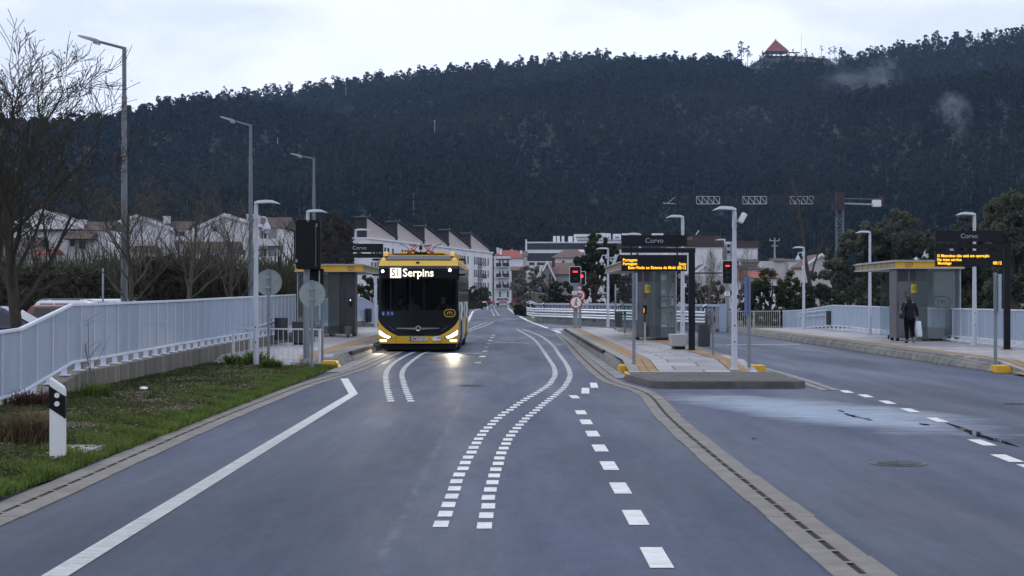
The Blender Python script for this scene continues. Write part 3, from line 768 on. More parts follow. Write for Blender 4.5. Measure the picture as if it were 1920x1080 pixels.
hx = np.linspace(-1500, 1500, 150); hy = np.concatenate([np.linspace(540, 1720, 90), np.linspace(1760, 2300, 10)])
HX, HY = np.meshgrid(hx, hy, indexing='ij'); HZZ = hill_z(HX, HY) - 1.0
V = np.stack([HX, HY, HZZ], -1).reshape(-1,3); ny = len(hy)
Fq = np.array([(i*ny+j,(i+1)*ny+j,(i+1)*ny+j+1,i*ny+j+1) for i in range(len(hx)-1) for j in range(ny-1)])
tag(np_mesh("hillside", V, Fq, mat("hill_undergrowth", (.026,.034,.024), .95, var=.4, vscale=.02), smooth=True), kind="structure")

def tree_proto(rng, h, r, base, nclump, nq, q, slim=1.0):
    """quads of one small far tree: trunk prism + clumps of leaves facing outward"""
    V = []; F_ = []
    tw = .022*h
    for k in range(3):
        a0, a1 = 2*PI*k/3, 2*PI*(k+1)/3
        b = len(V)
        V += [(tw*math.cos(a0),tw*math.sin(a0),-1.5),(tw*math.cos(a1),tw*math.sin(a1),-1.5),(tw*.4*math.cos(a1),tw*.4*math.sin(a1),h*.85),(tw*.4*math.cos(a0),tw*.4*math.sin(a0),h*.85)]
        F_.append((b,b+1,b+2,b+3))
    mi = [1]*3
    for c in range(nclump):
        t = (c+rng.random())/nclump
        cz = h*(base + (1-base)*t*.9); rad = r*(1-.55*t)*slim
        an = rng.uniform(0, 2*PI); cc = np.array([rad*.6*math.cos(an), rad*.6*math.sin(an), cz]); cr = r*(.62-.22*t)*rng.uniform(.8,1.2)
        for k in range(nq):
            d = rng.normal(size=3); d /= np.linalg.norm(d)
            if d[2] < -.35: d[2] *= -1
            p = cc + d*cr*np.array([1,1,.8])*rng.uniform(.7,1.05)
            nrm = d + rng.normal(size=3)*.28; nrm /= np.linalg.norm(nrm)
            a = np.cross(nrm, rng.normal(size=3)); a /= np.linalg.norm(a); b2 = np.cross(nrm, a)
            s = q*rng.uniform(.6,1.3)
            b = len(V); V += [tuple(p-a*s*.5), tuple(p+b2*s*.42), tuple(p+a*s*.5), tuple(p-b2*s*.42)]
            F_.append((b,b+1,b+2,b+3)); mi.append(0)
    return np.array(V), np.array(F_), np.array(mi)
def forest_mat():
    m = bpy.data.materials.new("forest_foliage"); m.use_nodes = True
    N, L = m.node_tree.nodes, m.node_tree.links
    b = N["Principled BSDF"]; b.inputs["Roughness"].default_value = .9; b.inputs["Specular IOR Level"].default_value = .15
    tc = N.new("ShaderNodeTexCoord"); acc = None
    for sc, wgt, det in ((.0042,.55,2),(.015,.30,2),(.11,.22,2)):
        n = N.new("ShaderNodeTexNoise"); n.inputs["Scale"].default_value = sc; n.inputs["Detail"].default_value = det
        L.new(tc.outputs["Object"], n.inputs["Vector"])
        q = N.new("ShaderNodeMath"); q.operation = 'MULTIPLY_ADD'; q.inputs[1].default_value = wgt
        L.new(n.outputs["Fac"], q.inputs[0])
        if acc is None: q.inputs[2].default_value = 0.0
        else: L.new(acc, q.inputs[2])
        acc = q.outputs[0]
    ge = N.new("ShaderNodeNewGeometry"); q = N.new("ShaderNodeMath"); q.operation = 'MULTIPLY_ADD'; q.inputs[1].default_value = .06
    L.new(ge.outputs["Random Per Island"], q.inputs[0]); L.new(acc, q.inputs[2])
    r = N.new("ShaderNodeValToRGB"); e = r.color_ramp.elements; e[0].position = .44; e[1].position = .68
    e[0].color = (.0045,.008,.0075,1); e[1].color = (.030,.035,.017,1)
    k = e.new(.56); k.color = (.012,.0165,.011,1)
    L.new(q.outputs[0], r.inputs["Fac"]); L.new(r.outputs["Color"], b.inputs["Base Color"])
    tl = N.new("ShaderNodeBsdfTranslucent"); L.new(r.outputs["Color"], tl.inputs["Color"]); ms = N.new("ShaderNodeMixShader"); ms.inputs["Fac"].default_value = .5
    L.new(b.outputs[0], ms.inputs[1]); L.new(tl.outputs[0], ms.inputs[2]); L.new(ms.outputs[0], N["Material Output"].inputs["Surface"]); return m
rt = np.random.default_rng(11)
PROTO = [tree_proto(rt, 12, 3.9, .28, 5, 10, 1.9) for _ in range(4)] + [tree_proto(rt, 15, 3.2, .38, 6, 8, 1.7) for _ in range(4)] + [tree_proto(rt, 9, 4.2, .15, 4, 11, 2.0) for _ in range(3)]
RIDGE = [tree_proto(rt, 15, 3.0, .45, 7, 16, 1.0, .95) for _ in range(6)] + [tree_proto(rt, 11, 2.8, .3, 6, 16, 1.0) for _ in range(4)] + [tree_proto(rt, 17, 2.3, .55, 5, 16, .9) for _ in range(4)]
def plant(protos, pts, rng, smin=.6, smax=1.45):
    Vs, Fs, Ms = [], [], []; off = 0
    which = rng.integers(0, len(protos), len(pts))
    for k, (pv, pf, pm) in enumerate(protos):
        q = pts[which == k]; n = len(q)
        if not n: continue
        s = rng.uniform(smin, smax, n); a = rng.uniform(0, 2*PI, n)
        ca, sa = np.cos(a), np.sin(a)
        x = pv[None,:,0]*s[:,None]; y = pv[None,:,1]*s[:,None]; z = pv[None,:,2]*s[:,None]
        VV = np.stack([x*ca[:,None]-y*sa[:,None]+q[:,0:1], x*sa[:,None]+y*ca[:,None]+q[:,1:2], z+q[:,2:3]], -1).reshape(-1,3)
        FF = (pf[None] + (np.arange(n)*len(pv))[:,None,None]).reshape(-1,4) + off
        Vs.append(VV); Fs.append(FF); Ms.append(np.tile(pm, n)); off += len(VV)
    return np.concatenate(Vs), np.concatenate(Fs), np.concatenate(Ms)
M_FOREST = forest_mat()
M_BARKF = mat("forest_bark", (.05,.045,.04), .9)
n = 30000
yy = np.sqrt(rt.uniform(575**2, 1690**2, n)); xx = rt.uniform(-1, 1, n)*yy*.345
dens = .5+.5*np.sin(xx/60+yy/85)*np.sin(xx/41-yy/130+.7)
keep = rt.random(n) < .62+.38*dens
pxs = 960+xx*F/yy
keep &= ~((pxs > 1395) & (pxs < 1572) & (yy > 1520))
pts = np.stack([xx, yy, hill_z(xx, yy)-1.0], 1)[keep]
V, Fq, mi = plant(PROTO, pts, rt)
tag(np_mesh("hill_forest", V, Fq, [M_FOREST, M_BARKF], mi=mi), kind="stuff", label="dark wooded slope of pine and eucalyptus covering the hill", cat="forest")
n = 700
px_ = rt.uniform(1395, 1572, n); yy = rt.uniform(1500, 1672, n); xx = (px_-960)*yy/F
pts = np.stack([xx, yy, hill_z(xx, yy)-1.0], 1)
V, Fq, mi = plant(PROTO, pts, rt, .22, .5)
tag(np_mesh("crest_scrub", V, Fq, [M_FOREST, M_BARKF], mi=mi), kind="stuff", label="low scrub on the crest of the hill below the red pyramid", cat="scrub")
n = 520
px_ = rt.uniform(-60, 1990, n)
keep = ~((px_ > 1400) & (px_ < 1572)); px_ = px_[keep]
keep = rt.random(len(px_)) < np.where((px_ > 1180) & (px_ < 1400), .8, .72); px_ = px_[keep]
yy = YR + rt.uniform(-45, 12, len(px_)); xx = (px_-960)*yy/F
pts = np.stack([xx, yy, hill_z(xx, yy)-1.0], 1)
V, Fq, mi = plant(RIDGE, pts, rt, .45, .95)
tag(np_mesh("ridge_forest", V, Fq, [M_FOREST, M_BARKF], mi=mi), kind="stuff", label="line of tall thin trees along the top of the hill against the sky", cat="forest")

# unseen hill added behind the camera to darken reflections in the bus front
bx_ = np.linspace(-1500, 1500, 40); by_ = np.linspace(-900, -140, 24)
BXX, BYY = np.meshgrid(bx_, by_, indexing='ij')
BZZ = np.clip((-140-BYY)/260, 0, 1)**1.2*(62+16*np.sin(BXX/130)+9*np.sin(BXX/47+1)) - 1
V = np.stack([BXX, BYY, BZZ], -1).reshape(-1,3); nb_ = len(by_)
Fq = np.array([(i*nb_+j,(i+1)*nb_+j,(i+1)*nb_+j+1,i*nb_+j+1) for i in range(len(bx_)-1) for j in range(nb_-1)])
tag(np_mesh("hillside", V, Fq, mat("hill_undergrowth", (.026,.034,.024)), smooth=True), kind="structure")

# --- leafy trees and bushes that stand near the town and the platforms
def leafy(name, label, cat, loc, blobs, nleaf, size, m, seed, group=None, trunk=None, bark=None, flat=1.0, limbs=True):
    """blobs: (x,y,z,rx,ry,rz) local clumps; leaves fill shells of the clumps, with gaps"""
    rng = np.random.default_rng(seed)
    root = thing(name, label, cat, loc, 0, group)
    B = []
    for (x,y,z,rx,ry,rz) in blobs:                      # break each clump into smaller ones
        k = max(45, int(26*rx*rz/1.6))
        for _ in range(min(k, 190)):
            d = rng.normal(size=3); d /= np.linalg.norm(d); f = rng.uniform(.25, 1.0)**.6
            r0 = min(rx, rz)*rng.uniform(.08,.21)
            B.append((x+d[0]*rx*f, y+d[1]*ry*f, max(r0*.4, z+d[2]*rz*f), r0))
    B = np.array(B); w = B[:,3]**2; idx = rng.choice(len(B), nleaf, p=w/w.sum())
    d = rng.normal(size=(nleaf,3)); d /= np.linalg.norm(d, axis=1)[:,None]
    C = B[idx,:3] + d*B[idx,3:4]*rng.uniform(.35,1.3,(nleaf,1))
    nrm = d + rng.normal(size=(nleaf,3))*.7 + np.array([0,0,.25]); nrm /= np.linalg.norm(nrm,axis=1)[:,None]
    a = np.cross(nrm, rng.normal(size=(nleaf,3))); a /= np.linalg.norm(a,axis=1)[:,None]; b = np.cross(nrm, a)
    s = (size*rng.uniform(.6,1.5,nleaf))[:,None]
    V = np.stack([C-a*s*.5, C+b*s*.3, C+a*s*.5, C-b*s*.3], 1).reshape(-1,3)
    Fq = (np.arange(nleaf)*4)[:,None] + np.array([[0,1,2,3]])
    np_mesh("crown", V, Fq, m, root)
    mb = MB(); r_ = random.Random(seed)
    top = max(b_[2]+b_[5]*.5 for b_ in blobs)
    tr = trunk or .08*top/3
    base = [(0,0,-.1),(r_.uniform(-.1,.1),0,top*.3),(r_.uniform(-.2,.2),r_.uniform(-.2,.2),top*.8)]
    mb.tube(base, [tr, tr*.8, tr*.35], 7)
    for (x,y,z,rx,ry,rz) in blobs:
        for _ in range(3):
            q = (x+r_.uniform(-.6,.6)*rx, y+r_.uniform(-.6,.6)*ry, z+r_.uniform(-.4,.6)*rz)
            p0 = Vector(base[1]).lerp(Vector((0,0,0)), r_.uniform(0,.7))
            mb.tube([p0, p0.lerp(Vector(q),.5)+Vector((0,0,.08*top)), q], [tr*.5, tr*.35, tr*.1], 5)
    mb.build("trunk", bark or M_BARK, root, smooth=True)
    return root
M_BARK = mat("grey_brown_bark", (.075,.062,.05), .9, var=.35, vscale=8, bump=.6, bscale=18, stretch=(1,1,.4), dirt=(.07,.085,.045), dirt_amt=.6, dirt_scale=3)
M_BARKL = mat("pale_grey_bark", (.15,.135,.115), .9, var=.35, vscale=6, bump=.5, bscale=18, stretch=(1,1,.4), dirt=(.05,.05,.04), dirt_amt=.6, dirt_scale=2)
M_OLIVE = leaf_mat("grey_green_leaves", (.030,.039,.024), (.15,.165,.115), .55)
M_DKGRN = leaf_mat("dark_green_leaves", (.014,.021,.012), (.060,.078,.038), .6)
M_MIDGRN = leaf_mat("mid_green_leaves", (.022,.034,.012), (.085,.105,.04), .7)
M_BROWNLF = leaf_mat("brown_scrub_leaves", (.022,.017,.012), (.085,.064,.045), .6)
M_OLBR = leaf_mat("olive_brown_leaves", (.018,.018,.010), (.085,.080,.045), .6)
M_PALELF = leaf_mat("pale_scrub_leaves", (.05,.05,.045), (.23,.22,.2), .8)

def at_blob(px, py, Y, rpx, rpy, loc, ry=None):
    s = F/Y; p = P(px, py, Y)
    return (p.x-loc[0], p.y-loc[1], p.z-loc[2], rpx/s, ry or rpx/s, rpy/s)
def leafy_px(name, label, cat, pxb, Y, blobs, nleaf, size, m, seed, group=None, trunk=None, zb=0.0):
    loc = (PX(pxb, Y), Y, zb)
    B = []
    rr = random.Random(seed)
    for (px,py,rx,ry_) in blobs: 
        q = at_blob(px,py,Y,rx,ry_,loc)
        if cat in ("bush","scrub","hedge"): B.append((q[0], 0, q[2]*.38, q[3]*1.05, min(q[3],3.0), q[2]*.42+.1))
        B.append((q[0], rr.uniform(-.4,.4)*q[3], q[2], q[3], min(q[3],3.0), q[5]))
    return leafy(name, label, cat, loc, B, nleaf, size, m, seed, group, trunk)
TG = "leafy trees behind the right-hand platform"
leafy_px("olive_tree", "large rounded grey-green tree behind the right-hand shelter and its white fence", "tree", 1665, 118, [(1672,440,70,42),(1620,480,70,50),(1720,490,65,55),(1570,530,50,45),(1650,540,90,40),(1760,540,45,40)], 64000, .19, M_OLIVE, 21, TG, .3)
leafy_px("olive_tree", "grey-green tree at the right edge of the photo, behind the tall sign post", "tree", 1900, 95, [(1895,390,50,45),(1925,450,60,60),(1870,440,40,40),(1900,530,60,60)], 36000, .17, M_OLIVE, 22, TG, .25)
leafy_px("dark_tree", "very dark tree behind the right-hand information sign", "tree", 1810, 105, [(1800,500,55,60),(1850,520,55,60),(1830,450,35,35),(1780,560,50,30)], 34000, .18, M_DKGRN, 23, TG, .25)
leafy_px("leafy_tree", "small tree top showing between the sign board and the tree at the right edge", "tree", 1830, 130, [(1812,425,26,34),(1830,470,40,30)], 9000, .2, M_OLIVE, 24, TG, .2)
leafy_px("tall_bush", "bright-edged green bush behind the open railing, in front of the white sheds", "bush", 1445, 108, [(1450,535,48,40),(1410,550,28,30),(1490,555,38,30)], 22000, .14, M_MIDGRN, 25, "bushes behind the railings", .1)
leafy_px("tall_bush", "low dark green bush under the bright-edged bush, right of it behind the white ramp fence", "bush", 1540, 102, [(1530,560,40,28),(1580,565,40,25)], 12000, .14, M_DKGRN, 26, "bushes behind the railings", .1)
leafy_px("dark_hedge", "dark hedge behind the middle of the right-hand white fence", "hedge", 1700, 98, [(1650,575,60,28),(1740,575,60,30),(1820,580,60,35),(1900,580,60,40)], 24000, .15, M_DKGRN, 27, None, .1)
# middle: dark evergreens behind the red signals, scrub on the bank
leafy_px("dark_tree", "dark evergreen tree just right of the grey house with the red-brown roof", "tree", 1115, 150, [(1120,475,26,40),(1100,510,30,30),(1145,500,26,40)], 20000, .22, M_DKGRN, 31, None, .25)
leafy_px("scrub_bank", "brown-black scrub covering the bank behind the middle shelter", "scrub", 1180, 125, [(1120,545,50,32),(1190,530,55,45),(1260,540,55,38),(1330,555,45,30)], 34000, .16, M_BROWNLF, 32, None, .1)
leafy_px("thorn_bush", "pale twiggy bush beside the grey house, left of the red signal", "bush", 1000, 190, [(995,515,28,25),(1020,535,26,22),(975,540,18,18)], 5500, .3, M_PALELF, 33, None, .1)
leafy_px("dark_bush", "dark bush at the foot of the grey house wall, left of the round signs", "bush", 1050, 165, [(1052,545,26,20),(1030,556,24,14)], 4000, .27, M_DKGRN, 34, None, .1)
leafy_px("roadside_bush", "round green bush in front of the apartment block, right of the bus", "bush", 905, 330, [(908,548,14,11),(897,552,12,9)], 2500, .5, M_MIDGRN, 35, None, .15)
leafy_px("roadside_bush", "dark leafy bush right beside the rear of the bus", "bush", 886, 300, [(886,550,12,13),(878,560,9,8)], 2000, .45, M_DKGRN, 36, None, .15)
leafy_px("roadside_hedge", "low dark hedge along the left side of the far road behind the bus", "hedge", 895, 270, [(885,571,22,6),(860,570,20,7)], 2500, .4, M_BROWNLF, 37, None, .08)
leafy_px("roadside_hedge", "low dark weedy hedge at the foot of the grey road barrier", "hedge", 990, 165, [(985,585,13,10),(998,594,12,10),(972,577,10,7)], 3500, .22, M_DKGRN, 38, None, .06)
# left: evergreens behind the left platform and the reeds
leafy_px("dark_bush", "dark bush behind the left shelter, between the signal and the white fence", "bush", 640, 100, [(640,560,45,40),(700,555,30,45)], 14000, .15, M_DKGRN, 41, None, .1)
leafy_px("brown_tree", "reddish-brown twiggy tree behind the big black signal board", "tree", 632, 125, [(632,430,34,36),(615,480,42,38),(652,470,26,45),(590,520,35,40),(640,520,34,40)], 20000, .13, M_BROWNLF, 42, None, .2)
leafy_px("dark_bush", "dark bush in front of the largest white house, left of the black signal board", "bush", 430, 110, [(400,510,45,38),(450,535,45,35),(345,520,40,35),(500,530,40,38)], 22000, .16, M_DKGRN, 43, None, .1)
leafy_px("dark_bush", "dark olive bush in front of the reeds, left of the tallest street lamp", "bush", 160, 80, [(150,520,40,26),(190,530,36,24),(110,535,40,24)], 12000, .14, M_OLBR, 44, "bushes in front of the reeds", .08)
leafy_px("dark_bush", "dark brown-green bush in front of the reeds, right of the tallest street lamp", "bush", 290, 80, [(270,515,40,34),(320,505,40,38),(350,530,36,28)], 14000, .14, M_BROWNLF, 45, "bushes in front of the reeds", .08)
leafy_px("dark_bush", "dark olive bush in front of the reeds at the left edge of the photo", "bush", 20, 80, [(-10,525,40,30),(70,520,40,30)], 10000, .14, M_OLBR, 46, "bushes in front of the reeds", .08)
# reeds: nobody could count them
rr_ = np.random.default_rng(8)
n = 15000
gx = rr_.uniform(-42, -10.5, n); gy = rr_.uniform(84, 100, n)
hh = 3.35 + .9*np.sin(gx*.35+gy*.3) + .6*np.sin(gx*1.3-gy*.7) + .4*np.sin(gx*3.1)
pr = np.stack([gx, gy, np.zeros(n)], 1)
blades("reeds", pr, hh, .10, .5, leaf_mat("reed_leaves", (.020,.018,.011), (.085,.078,.046), .7), rng=rr_)
n = 7000
pr = np.stack([rr_.uniform(-42,-10.5,n), rr_.uniform(84,92,n), rr_.uniform(1.2,3.2,n)], 1)
blades("reeds", pr, .9, .07, 1.3, leaf_mat("reed_tops", (.02,.026,.014), (.095,.105,.06), .7), rng=rr_)

# --- bare winter trees
def bare_tree(name, label, loc, h, seed, group=None, trunk_r=.14, spread=.55, levels=4, fork=.28, lean=0.0, leaves=0, up=.55, twig=1.0, m=None, first=12, min_r=.004):
    rg = random.Random(seed); root = thing(name, label, "tree", loc, 0, group)
    tm, bm_ = MB(), MB(); tips = []
    def grow(p, d, L, r, lv):
        k = 4 if lv < 2 else 3; pts = [p]; rs = [r]; dd = d.copy()
        for i in range(k):
            dd = (dd + Vector((rg.gauss(0,.10), rg.gauss(0,.10), up*.10 + rg.gauss(0,.05)))).normalized()
            pts.append(pts[-1] + dd*L/k); rs.append(max(min_r, r*(1-.62*(i+1)/k)))
        (tm if lv == 0 else bm_).tube(pts, rs, 8 if lv == 0 else (5 if lv == 1 else 3), cap=(lv==0))
        if lv >= levels: tips.append((pts[-1], dd)); return
        nb = first if lv == 0 else (int(7*twig) if lv == 1 else (int(6*twig) if lv == 2 else int(4*twig)))
        for j in range(nb):
            f = fork + (1-fork)*(j+rg.random())/nb if lv == 0 else .18+.82*(j+rg.random())/nb
            i = min(k-1, int(f*k)); q = pts[i].lerp(pts[i+1], f*k-i)
            rr = (rs[i]*(1-(f*k-i)) + rs[i+1]*(f*k-i))
            az = rg.uniform(0, 2*PI) if lv else (j*2.4+rg.uniform(-.4,.4))
            ax = dd.cross(Vector((math.cos(az), math.sin(az), .2))).normalized()
            ang = rg.uniform(.55,1.0)*(spread*1.7 if lv == 0 else spread*1.35)
            nd = (Matrix.Rotation(ang, 3, ax) @ (pts[i+1]-pts[i]).normalized()); nd.z += up*.28; nd.normalize()
            ln = L*(1-f*.62)*rg.uniform(.5,.85) if lv == 0 else L*rg.uniform(.35,.62)
            grow(q, nd, ln, max(min_r, rr*rg.uniform(.4,.62)), lv+1)
    grow(Vector((0,0,-.1)), Vector((lean,0,1)).normalized(), h, trunk_r, 0)
    tm.build("trunk", m or M_BARK, root, smooth=True); bm_.build("branches", m or M_BARK, root)
    if leaves:
        rn = np.random.default_rng(seed); idx = rn.integers(0, len(tips), leaves)
        C = np.array([tuple(tips[i][0]) for i in idx]) + rn.normal(size=(leaves,3))*.06
        flakes("dead_leaves", C, .07, leaf_mat("dry_brown_leaves", (.06,.035,.022), (.20,.14,.09), 2), rn, parent=root)
    return root
M_BARKD = mat("dark_mossy_bark", (.040,.034,.027), .9, var=.35, vscale=8, bump=.6, bscale=18, stretch=(1,1,.4), dirt=(.045,.055,.025), dirt_amt=.7, dirt_scale=3)
BG = "bare winter trees beside the car park"
bare_tree("bare_tree", "big bare tree with a thick mossy trunk in front of the blue car", (PX(42,40),40,0), 6.0, 27, BG, .165, .66, 4, .24, .0, 420, .34, 1.1, M_BARKD, 22, .0075)
bare_tree("bare_tree", "thin bare tree standing against the tallest street lamp", (PX(243,56),56,0), 4.5, 6, BG, .11, .62, 3, .28, .0, 200, .45, 1.3, M_BARK, 14)
bare_tree("bare_tree", "bare dark tree in front of the gap between the two largest white houses", (PX(357,70),70,0), 5.1, 9, BG, .12, .62, 3, .3, .0, 120, .4, 1.2, M_BARK, 14)
bare_tree("bare_tree", "slight bare tree in front of the wall of the largest white house", (PX(432,80),80,0), 5.0, 15, BG, .09, .55, 3, .2, .03, 60, .6, 1.2, M_BARK, 14)
bare_tree("bare_tree", "bare twiggy tree between the dome camera and the black signal board", (PX(540,90),90,0), 5.2, 18, BG, .1, .6, 3, .2, .02, 60, .5, 1.3, M_BARK, 14)
bare_tree("bare_tree", "bare branches hanging over the left edge of the photo behind the big tree", (PX(-40,48),48,0), 4.9, 19, BG, .12, .6, 3, .3, .05, 120, .5, 1.2, M_BARKD, 14)
RG = "bare shrubs behind the middle platform"
bare_tree("bare_shrub", "bare shrub between the dark sign post and the red signal on the right", (PX(1325,105),105,0), 3.6, 31, RG, .05, .5, 3, .05, 0, 0, 1.0, 1.2, M_BARKL, 16)
bare_tree("bare_shrub", "bare shrub behind the bright lamp post, left of the tall bush", (PX(1380,108),108,0), 3.8, 32, RG, .05, .5, 3, .05, 0, 0, 1.0, 1.2, M_BARKL, 16)
bare_tree("bare_tree", "tall leafless tree like a pole, with low branches, crossing the crane jib", (PX(1533,110),110,0), 9.2, 40, None, .16, .35, 2, .3, 0, 0, .9, .6, mat("dark_bark", (.035,.03,.027), .9, bump=.4), 7)
# low growth on the verge
def tuft(name, label, px, py, h, n, m, seed, r=.3, lean=.8, w=.012):
    rg = np.random.default_rng(seed); c = G(px, py)
    root = thing(name, label, "weeds", (c.x,c.y,.02), 0, "weeds and dry plants on the verge")
    p = np.stack([rg.normal(0,r*.4,n), rg.normal(0,r*.4,n), np.zeros(n)], 1)
    o = blades("leaves", p, h, w, lean, m, kind=None, rng=rg); o.parent = root
    mb = MB(); r_ = random.Random(seed)
    for _ in range(14):
        a = r_.uniform(0,2*PI); q = Vector((math.cos(a)*r*.8, math.sin(a)*r*.8, h*r_.uniform(.6,1.1)))
        mb.tube([(0,0,0), q*.5+Vector((0,0,h*.15)), q], [.005,.004,.002], 4)
    mb.build("stalks", mat("dry_stalk", (.09,.065,.04), .9), root)
    return root
tuft("dry_plant", "big brown dried plant on the verge left of the marker post", 58, 838, .42, 900, M_DRY, 61, .38, .9)
tuft("grass_tussock", "green tussock of grass at the foot of the stained wall, right of the marker post", 180, 752, .30, 500, M_GRASS, 62, .3, .9, .014)
tuft("dry_plant", "small round brown plant on the grass near the gutter", 262, 790, .13, 260, M_DRY, 63, .14, 1.0)
tuft("leafy_weed", "leafy green weeds at the foot of the white lamp post with the dome camera", 478, 688, .38, 420, M_GRASS, 64, .35, 1.0, .03)
tuft("leafy_weed", "green weeds below the left end of the white tube railing", 440, 690, .34, 380, M_GRASS, 65, .3, 1.0, .03)
tuft("leafy_weed", "green weeds at the foot of the left round sign's post", 508, 696, .30, 320, M_GRASS, 66, .25, 1.0, .03)
tuft("reddish_weed", "dark red-brown weeds under the lowest end of the white fence", 60, 770, .3, 500, leaf_mat("red_weed_leaves", (.035,.016,.012), (.11,.06,.04), 3), 67, .45, 1.0, .02)
tw = thing("bare_twigs", "bare black twigs growing in front of the pale fence panels", "twigs", (PX(178,30),30,.02))
mb = MB(); r_ = random.Random(4)
for a in ((150,672,165,640),(128,640,148,612),(165,600,190,585),(150,690,190,640),(175,690,206,632),(160,655,185,640),(170,668,190,645),(155,615,178,600)):
    p0, p1 = P(a[0],a[1],30.0), P(a[2],a[3],30.0); o = Vector((PX(178,30),30,.02)); b0 = Vector((r_.uniform(-.1,.1),r_.uniform(-.1,.1),.0))
    mb.tube([b0, (p0-o), (p1-o)], [.006,.004,.002], 4)
mb.build("twigs", mat("black_twig", (.03,.025,.03), .9), tw)
# ================================================================== TOWN
M_WW = mat("white_render_wall", (.70,.70,.74), .85, var=.06, vscale=.5, dirt=(.34,.33,.33), dirt_amt=.5, dirt_scale=.22, stretch=(1,1,.4))
M_WD = mat("weathered_white_wall", (.50,.49,.50), .9, var=.1, vscale=.4, dirt=(.20,.19,.18), dirt_amt=.7, dirt_scale=.35, stretch=(1,1,.3))
M_BEIGE = mat("pinkish_beige_wall", (.44,.385,.37), .85, var=.05, vscale=.4)
M_GREYW = mat("grey_render_wall", (.26,.255,.27), .9, var=.15, vscale=.6, dirt=(.13,.12,.12), dirt_amt=.6, dirt_scale=.5)
M_TILEB = mat("dark_brown_roof_tiles", (.060,.036,.030), .85, var=.3, vscale=1.0, bump=.5, bscale=6, stretch=(4,1,1))
M_TILER = mat("red_roof_tiles", (.26,.065,.042), .85, var=.25, vscale=.8, bump=.5, bscale=6, stretch=(4,1,1))
M_TILEM = mat("faded_red_brown_tiles", (.115,.062,.055), .85, var=.3, vscale=.8, bump=.5, bscale=6, stretch=(4,1,1))
M_DGL = mat("dark_window_glass", (.018,.022,.03), .15)
M_DBAND = mat("dark_cladding_band", (.018,.021,.03), .35, var=.1)
M_RAILW = mat("balcony_glass_rail", (.22,.24,.28), .4)
M_LINTEL = mat("dark_balcony_iron", (.03,.03,.035), .6)

class Bld:
    def __init__(s, name, label, cat, pxc, Y, group=None, rz=0.0):
        s.Y = Y; s.s = F/Y; s.x0 = PX(pxc, Y); s.root = thing(name, label, cat, (s.x0, Y, 0), 0, group)
    def X(s, px, d=0): return (px-960)*(s.Y+d)/F - s.x0
    def Z(s, py, d=0): return max(0.0, EYE-(py-HZ)*(s.Y+d)/F)
    def wall(s, a, b, t, bo=600, d0=0, d1=8, m=None, name="wall"):
        mb = MB(); mb.box(s.X(a), s.X(b), d0, d1, s.Z(bo) if bo < 572 else 0, s.Z(t)); return mb.build(name, m or M_WW, s.root)
    def flat(s, name, a, b, t, bo, m, proud=.06, th=.12, d=0):
        mb = MB(); mb.box(s.X(a), s.X(b), d-proud, d-proud+th, s.Z(bo), s.Z(t)); return mb.build(name, m, s.root)
    def window(s, a, b, t, bo, d=0, sill=False):
        mb = MB(); x0, x1, z0, z1 = s.X(a), s.X(b), s.Z(bo), s.Z(t); w = .07
        mb.box(x0-w,x1+w,d-.05,d+.02,z1,z1+w); mb.box(x0-w,x1+w,d-.09,d+.02,z0-w,z0); mb.box(x0-w,x0,d-.05,d+.02,z0,z1); mb.box(x1,x1+w,d-.05,d+.02,z0,z1)
        o = mb.build("window", M_WD, s.root)
        p = MB(); p.box(x0,x1,d-.025,d+.02,z0,z1); p.build("pane", M_DGL, o); return o
    def gable(s, a, b, eave, peak, d0, d1, wm, rm, over=.5, th=.35, pk=None, ev2=None):
        """gable end faces the camera, ridge runs away from it"""
        x0, x1 = s.X(a), s.X(b); xp = s.X(pk) if pk else (x0+x1)/2
        z0, zp = s.Z(eave), s.Z(peak); z1 = s.Z(ev2) if ev2 else z0
        mb = MB(); mb.prism([(x0,0),(x1,0),(x1,z1),(xp,zp),(x0,z0)], d0, d1); mb.build("wall", wm, s.root)
        r = MB()
        sl0 = (zp-z0)/max(.1,xp-x0); sl1 = (zp-z1)/max(.1,x1-xp)
        r.prism([(x0-over,z0-over*sl0+.02),(xp,zp+.02),(xp,zp+th),(x0-over,z0-over*sl0+th)], d0+.25, d1+.4)
        r.prism([(xp,zp+.02),(x1+over,z1-over*sl1+.02),(x1+over,z1-over*sl1+th),(xp,zp+th)], d0+.25, d1+.4)
        ro = r.build("roof", rm, s.root)
        v = MB()
        v.prism([(x0-over,z0-over*sl0-.1),(xp,zp-.1),(xp,zp+th+.05),(x0-over,z0-over*sl0+th+.05)], d0-.35, d0+.24)
        v.prism([(xp,zp-.1),(x1+over,z1-over*sl1-.1),(x1+over,z1-over*sl1+th+.05),(xp,zp+th+.05)], d0-.35, d0+.24)
        v.build("verge_board", M_WW, s.root); return ro
    def chimney(s, a, b, t, bo, d, parent, m=None):
        mb = MB(); x0,x1 = s.X(a),s.X(b); mb.box(x0,x1,d,d+(x1-x0),s.Z(bo),s.Z(t)); mb.box(x0-.08,x1+.08,d-.08,d+(x1-x0)+.08,s.Z(t)+.002,s.Z(t)+.15)
        return mb.build("chimney", m or M_WW, parent)
    def slope(s, a, b, top, bot, d0, d1, m, name="roof", hip=0.0, th=.25):
        """roof plane facing the camera from (d0,bottom) up to (d1,top)"""
        x0,x1 = s.X(a),s.X(b); h = hip*(x1-x0); zb = s.Z(bot); zt = s.Z(top)
        mb = MB(); v = [(x0,d0,zb),(x1,d0,zb),(x1-h,d1,zt),(x0+h,d1,zt)]
        D = d1+(d1-d0)
        w = [(x0,D,zb),(x1,D,zb)]
        mb.add(v+w, [(0,1,2,3),(1,5,2),(0,3,4),(5,4,3,2),(0,4,5,1)])
        return mb.build(name, m, s.root)

HG = "white houses across the car park"
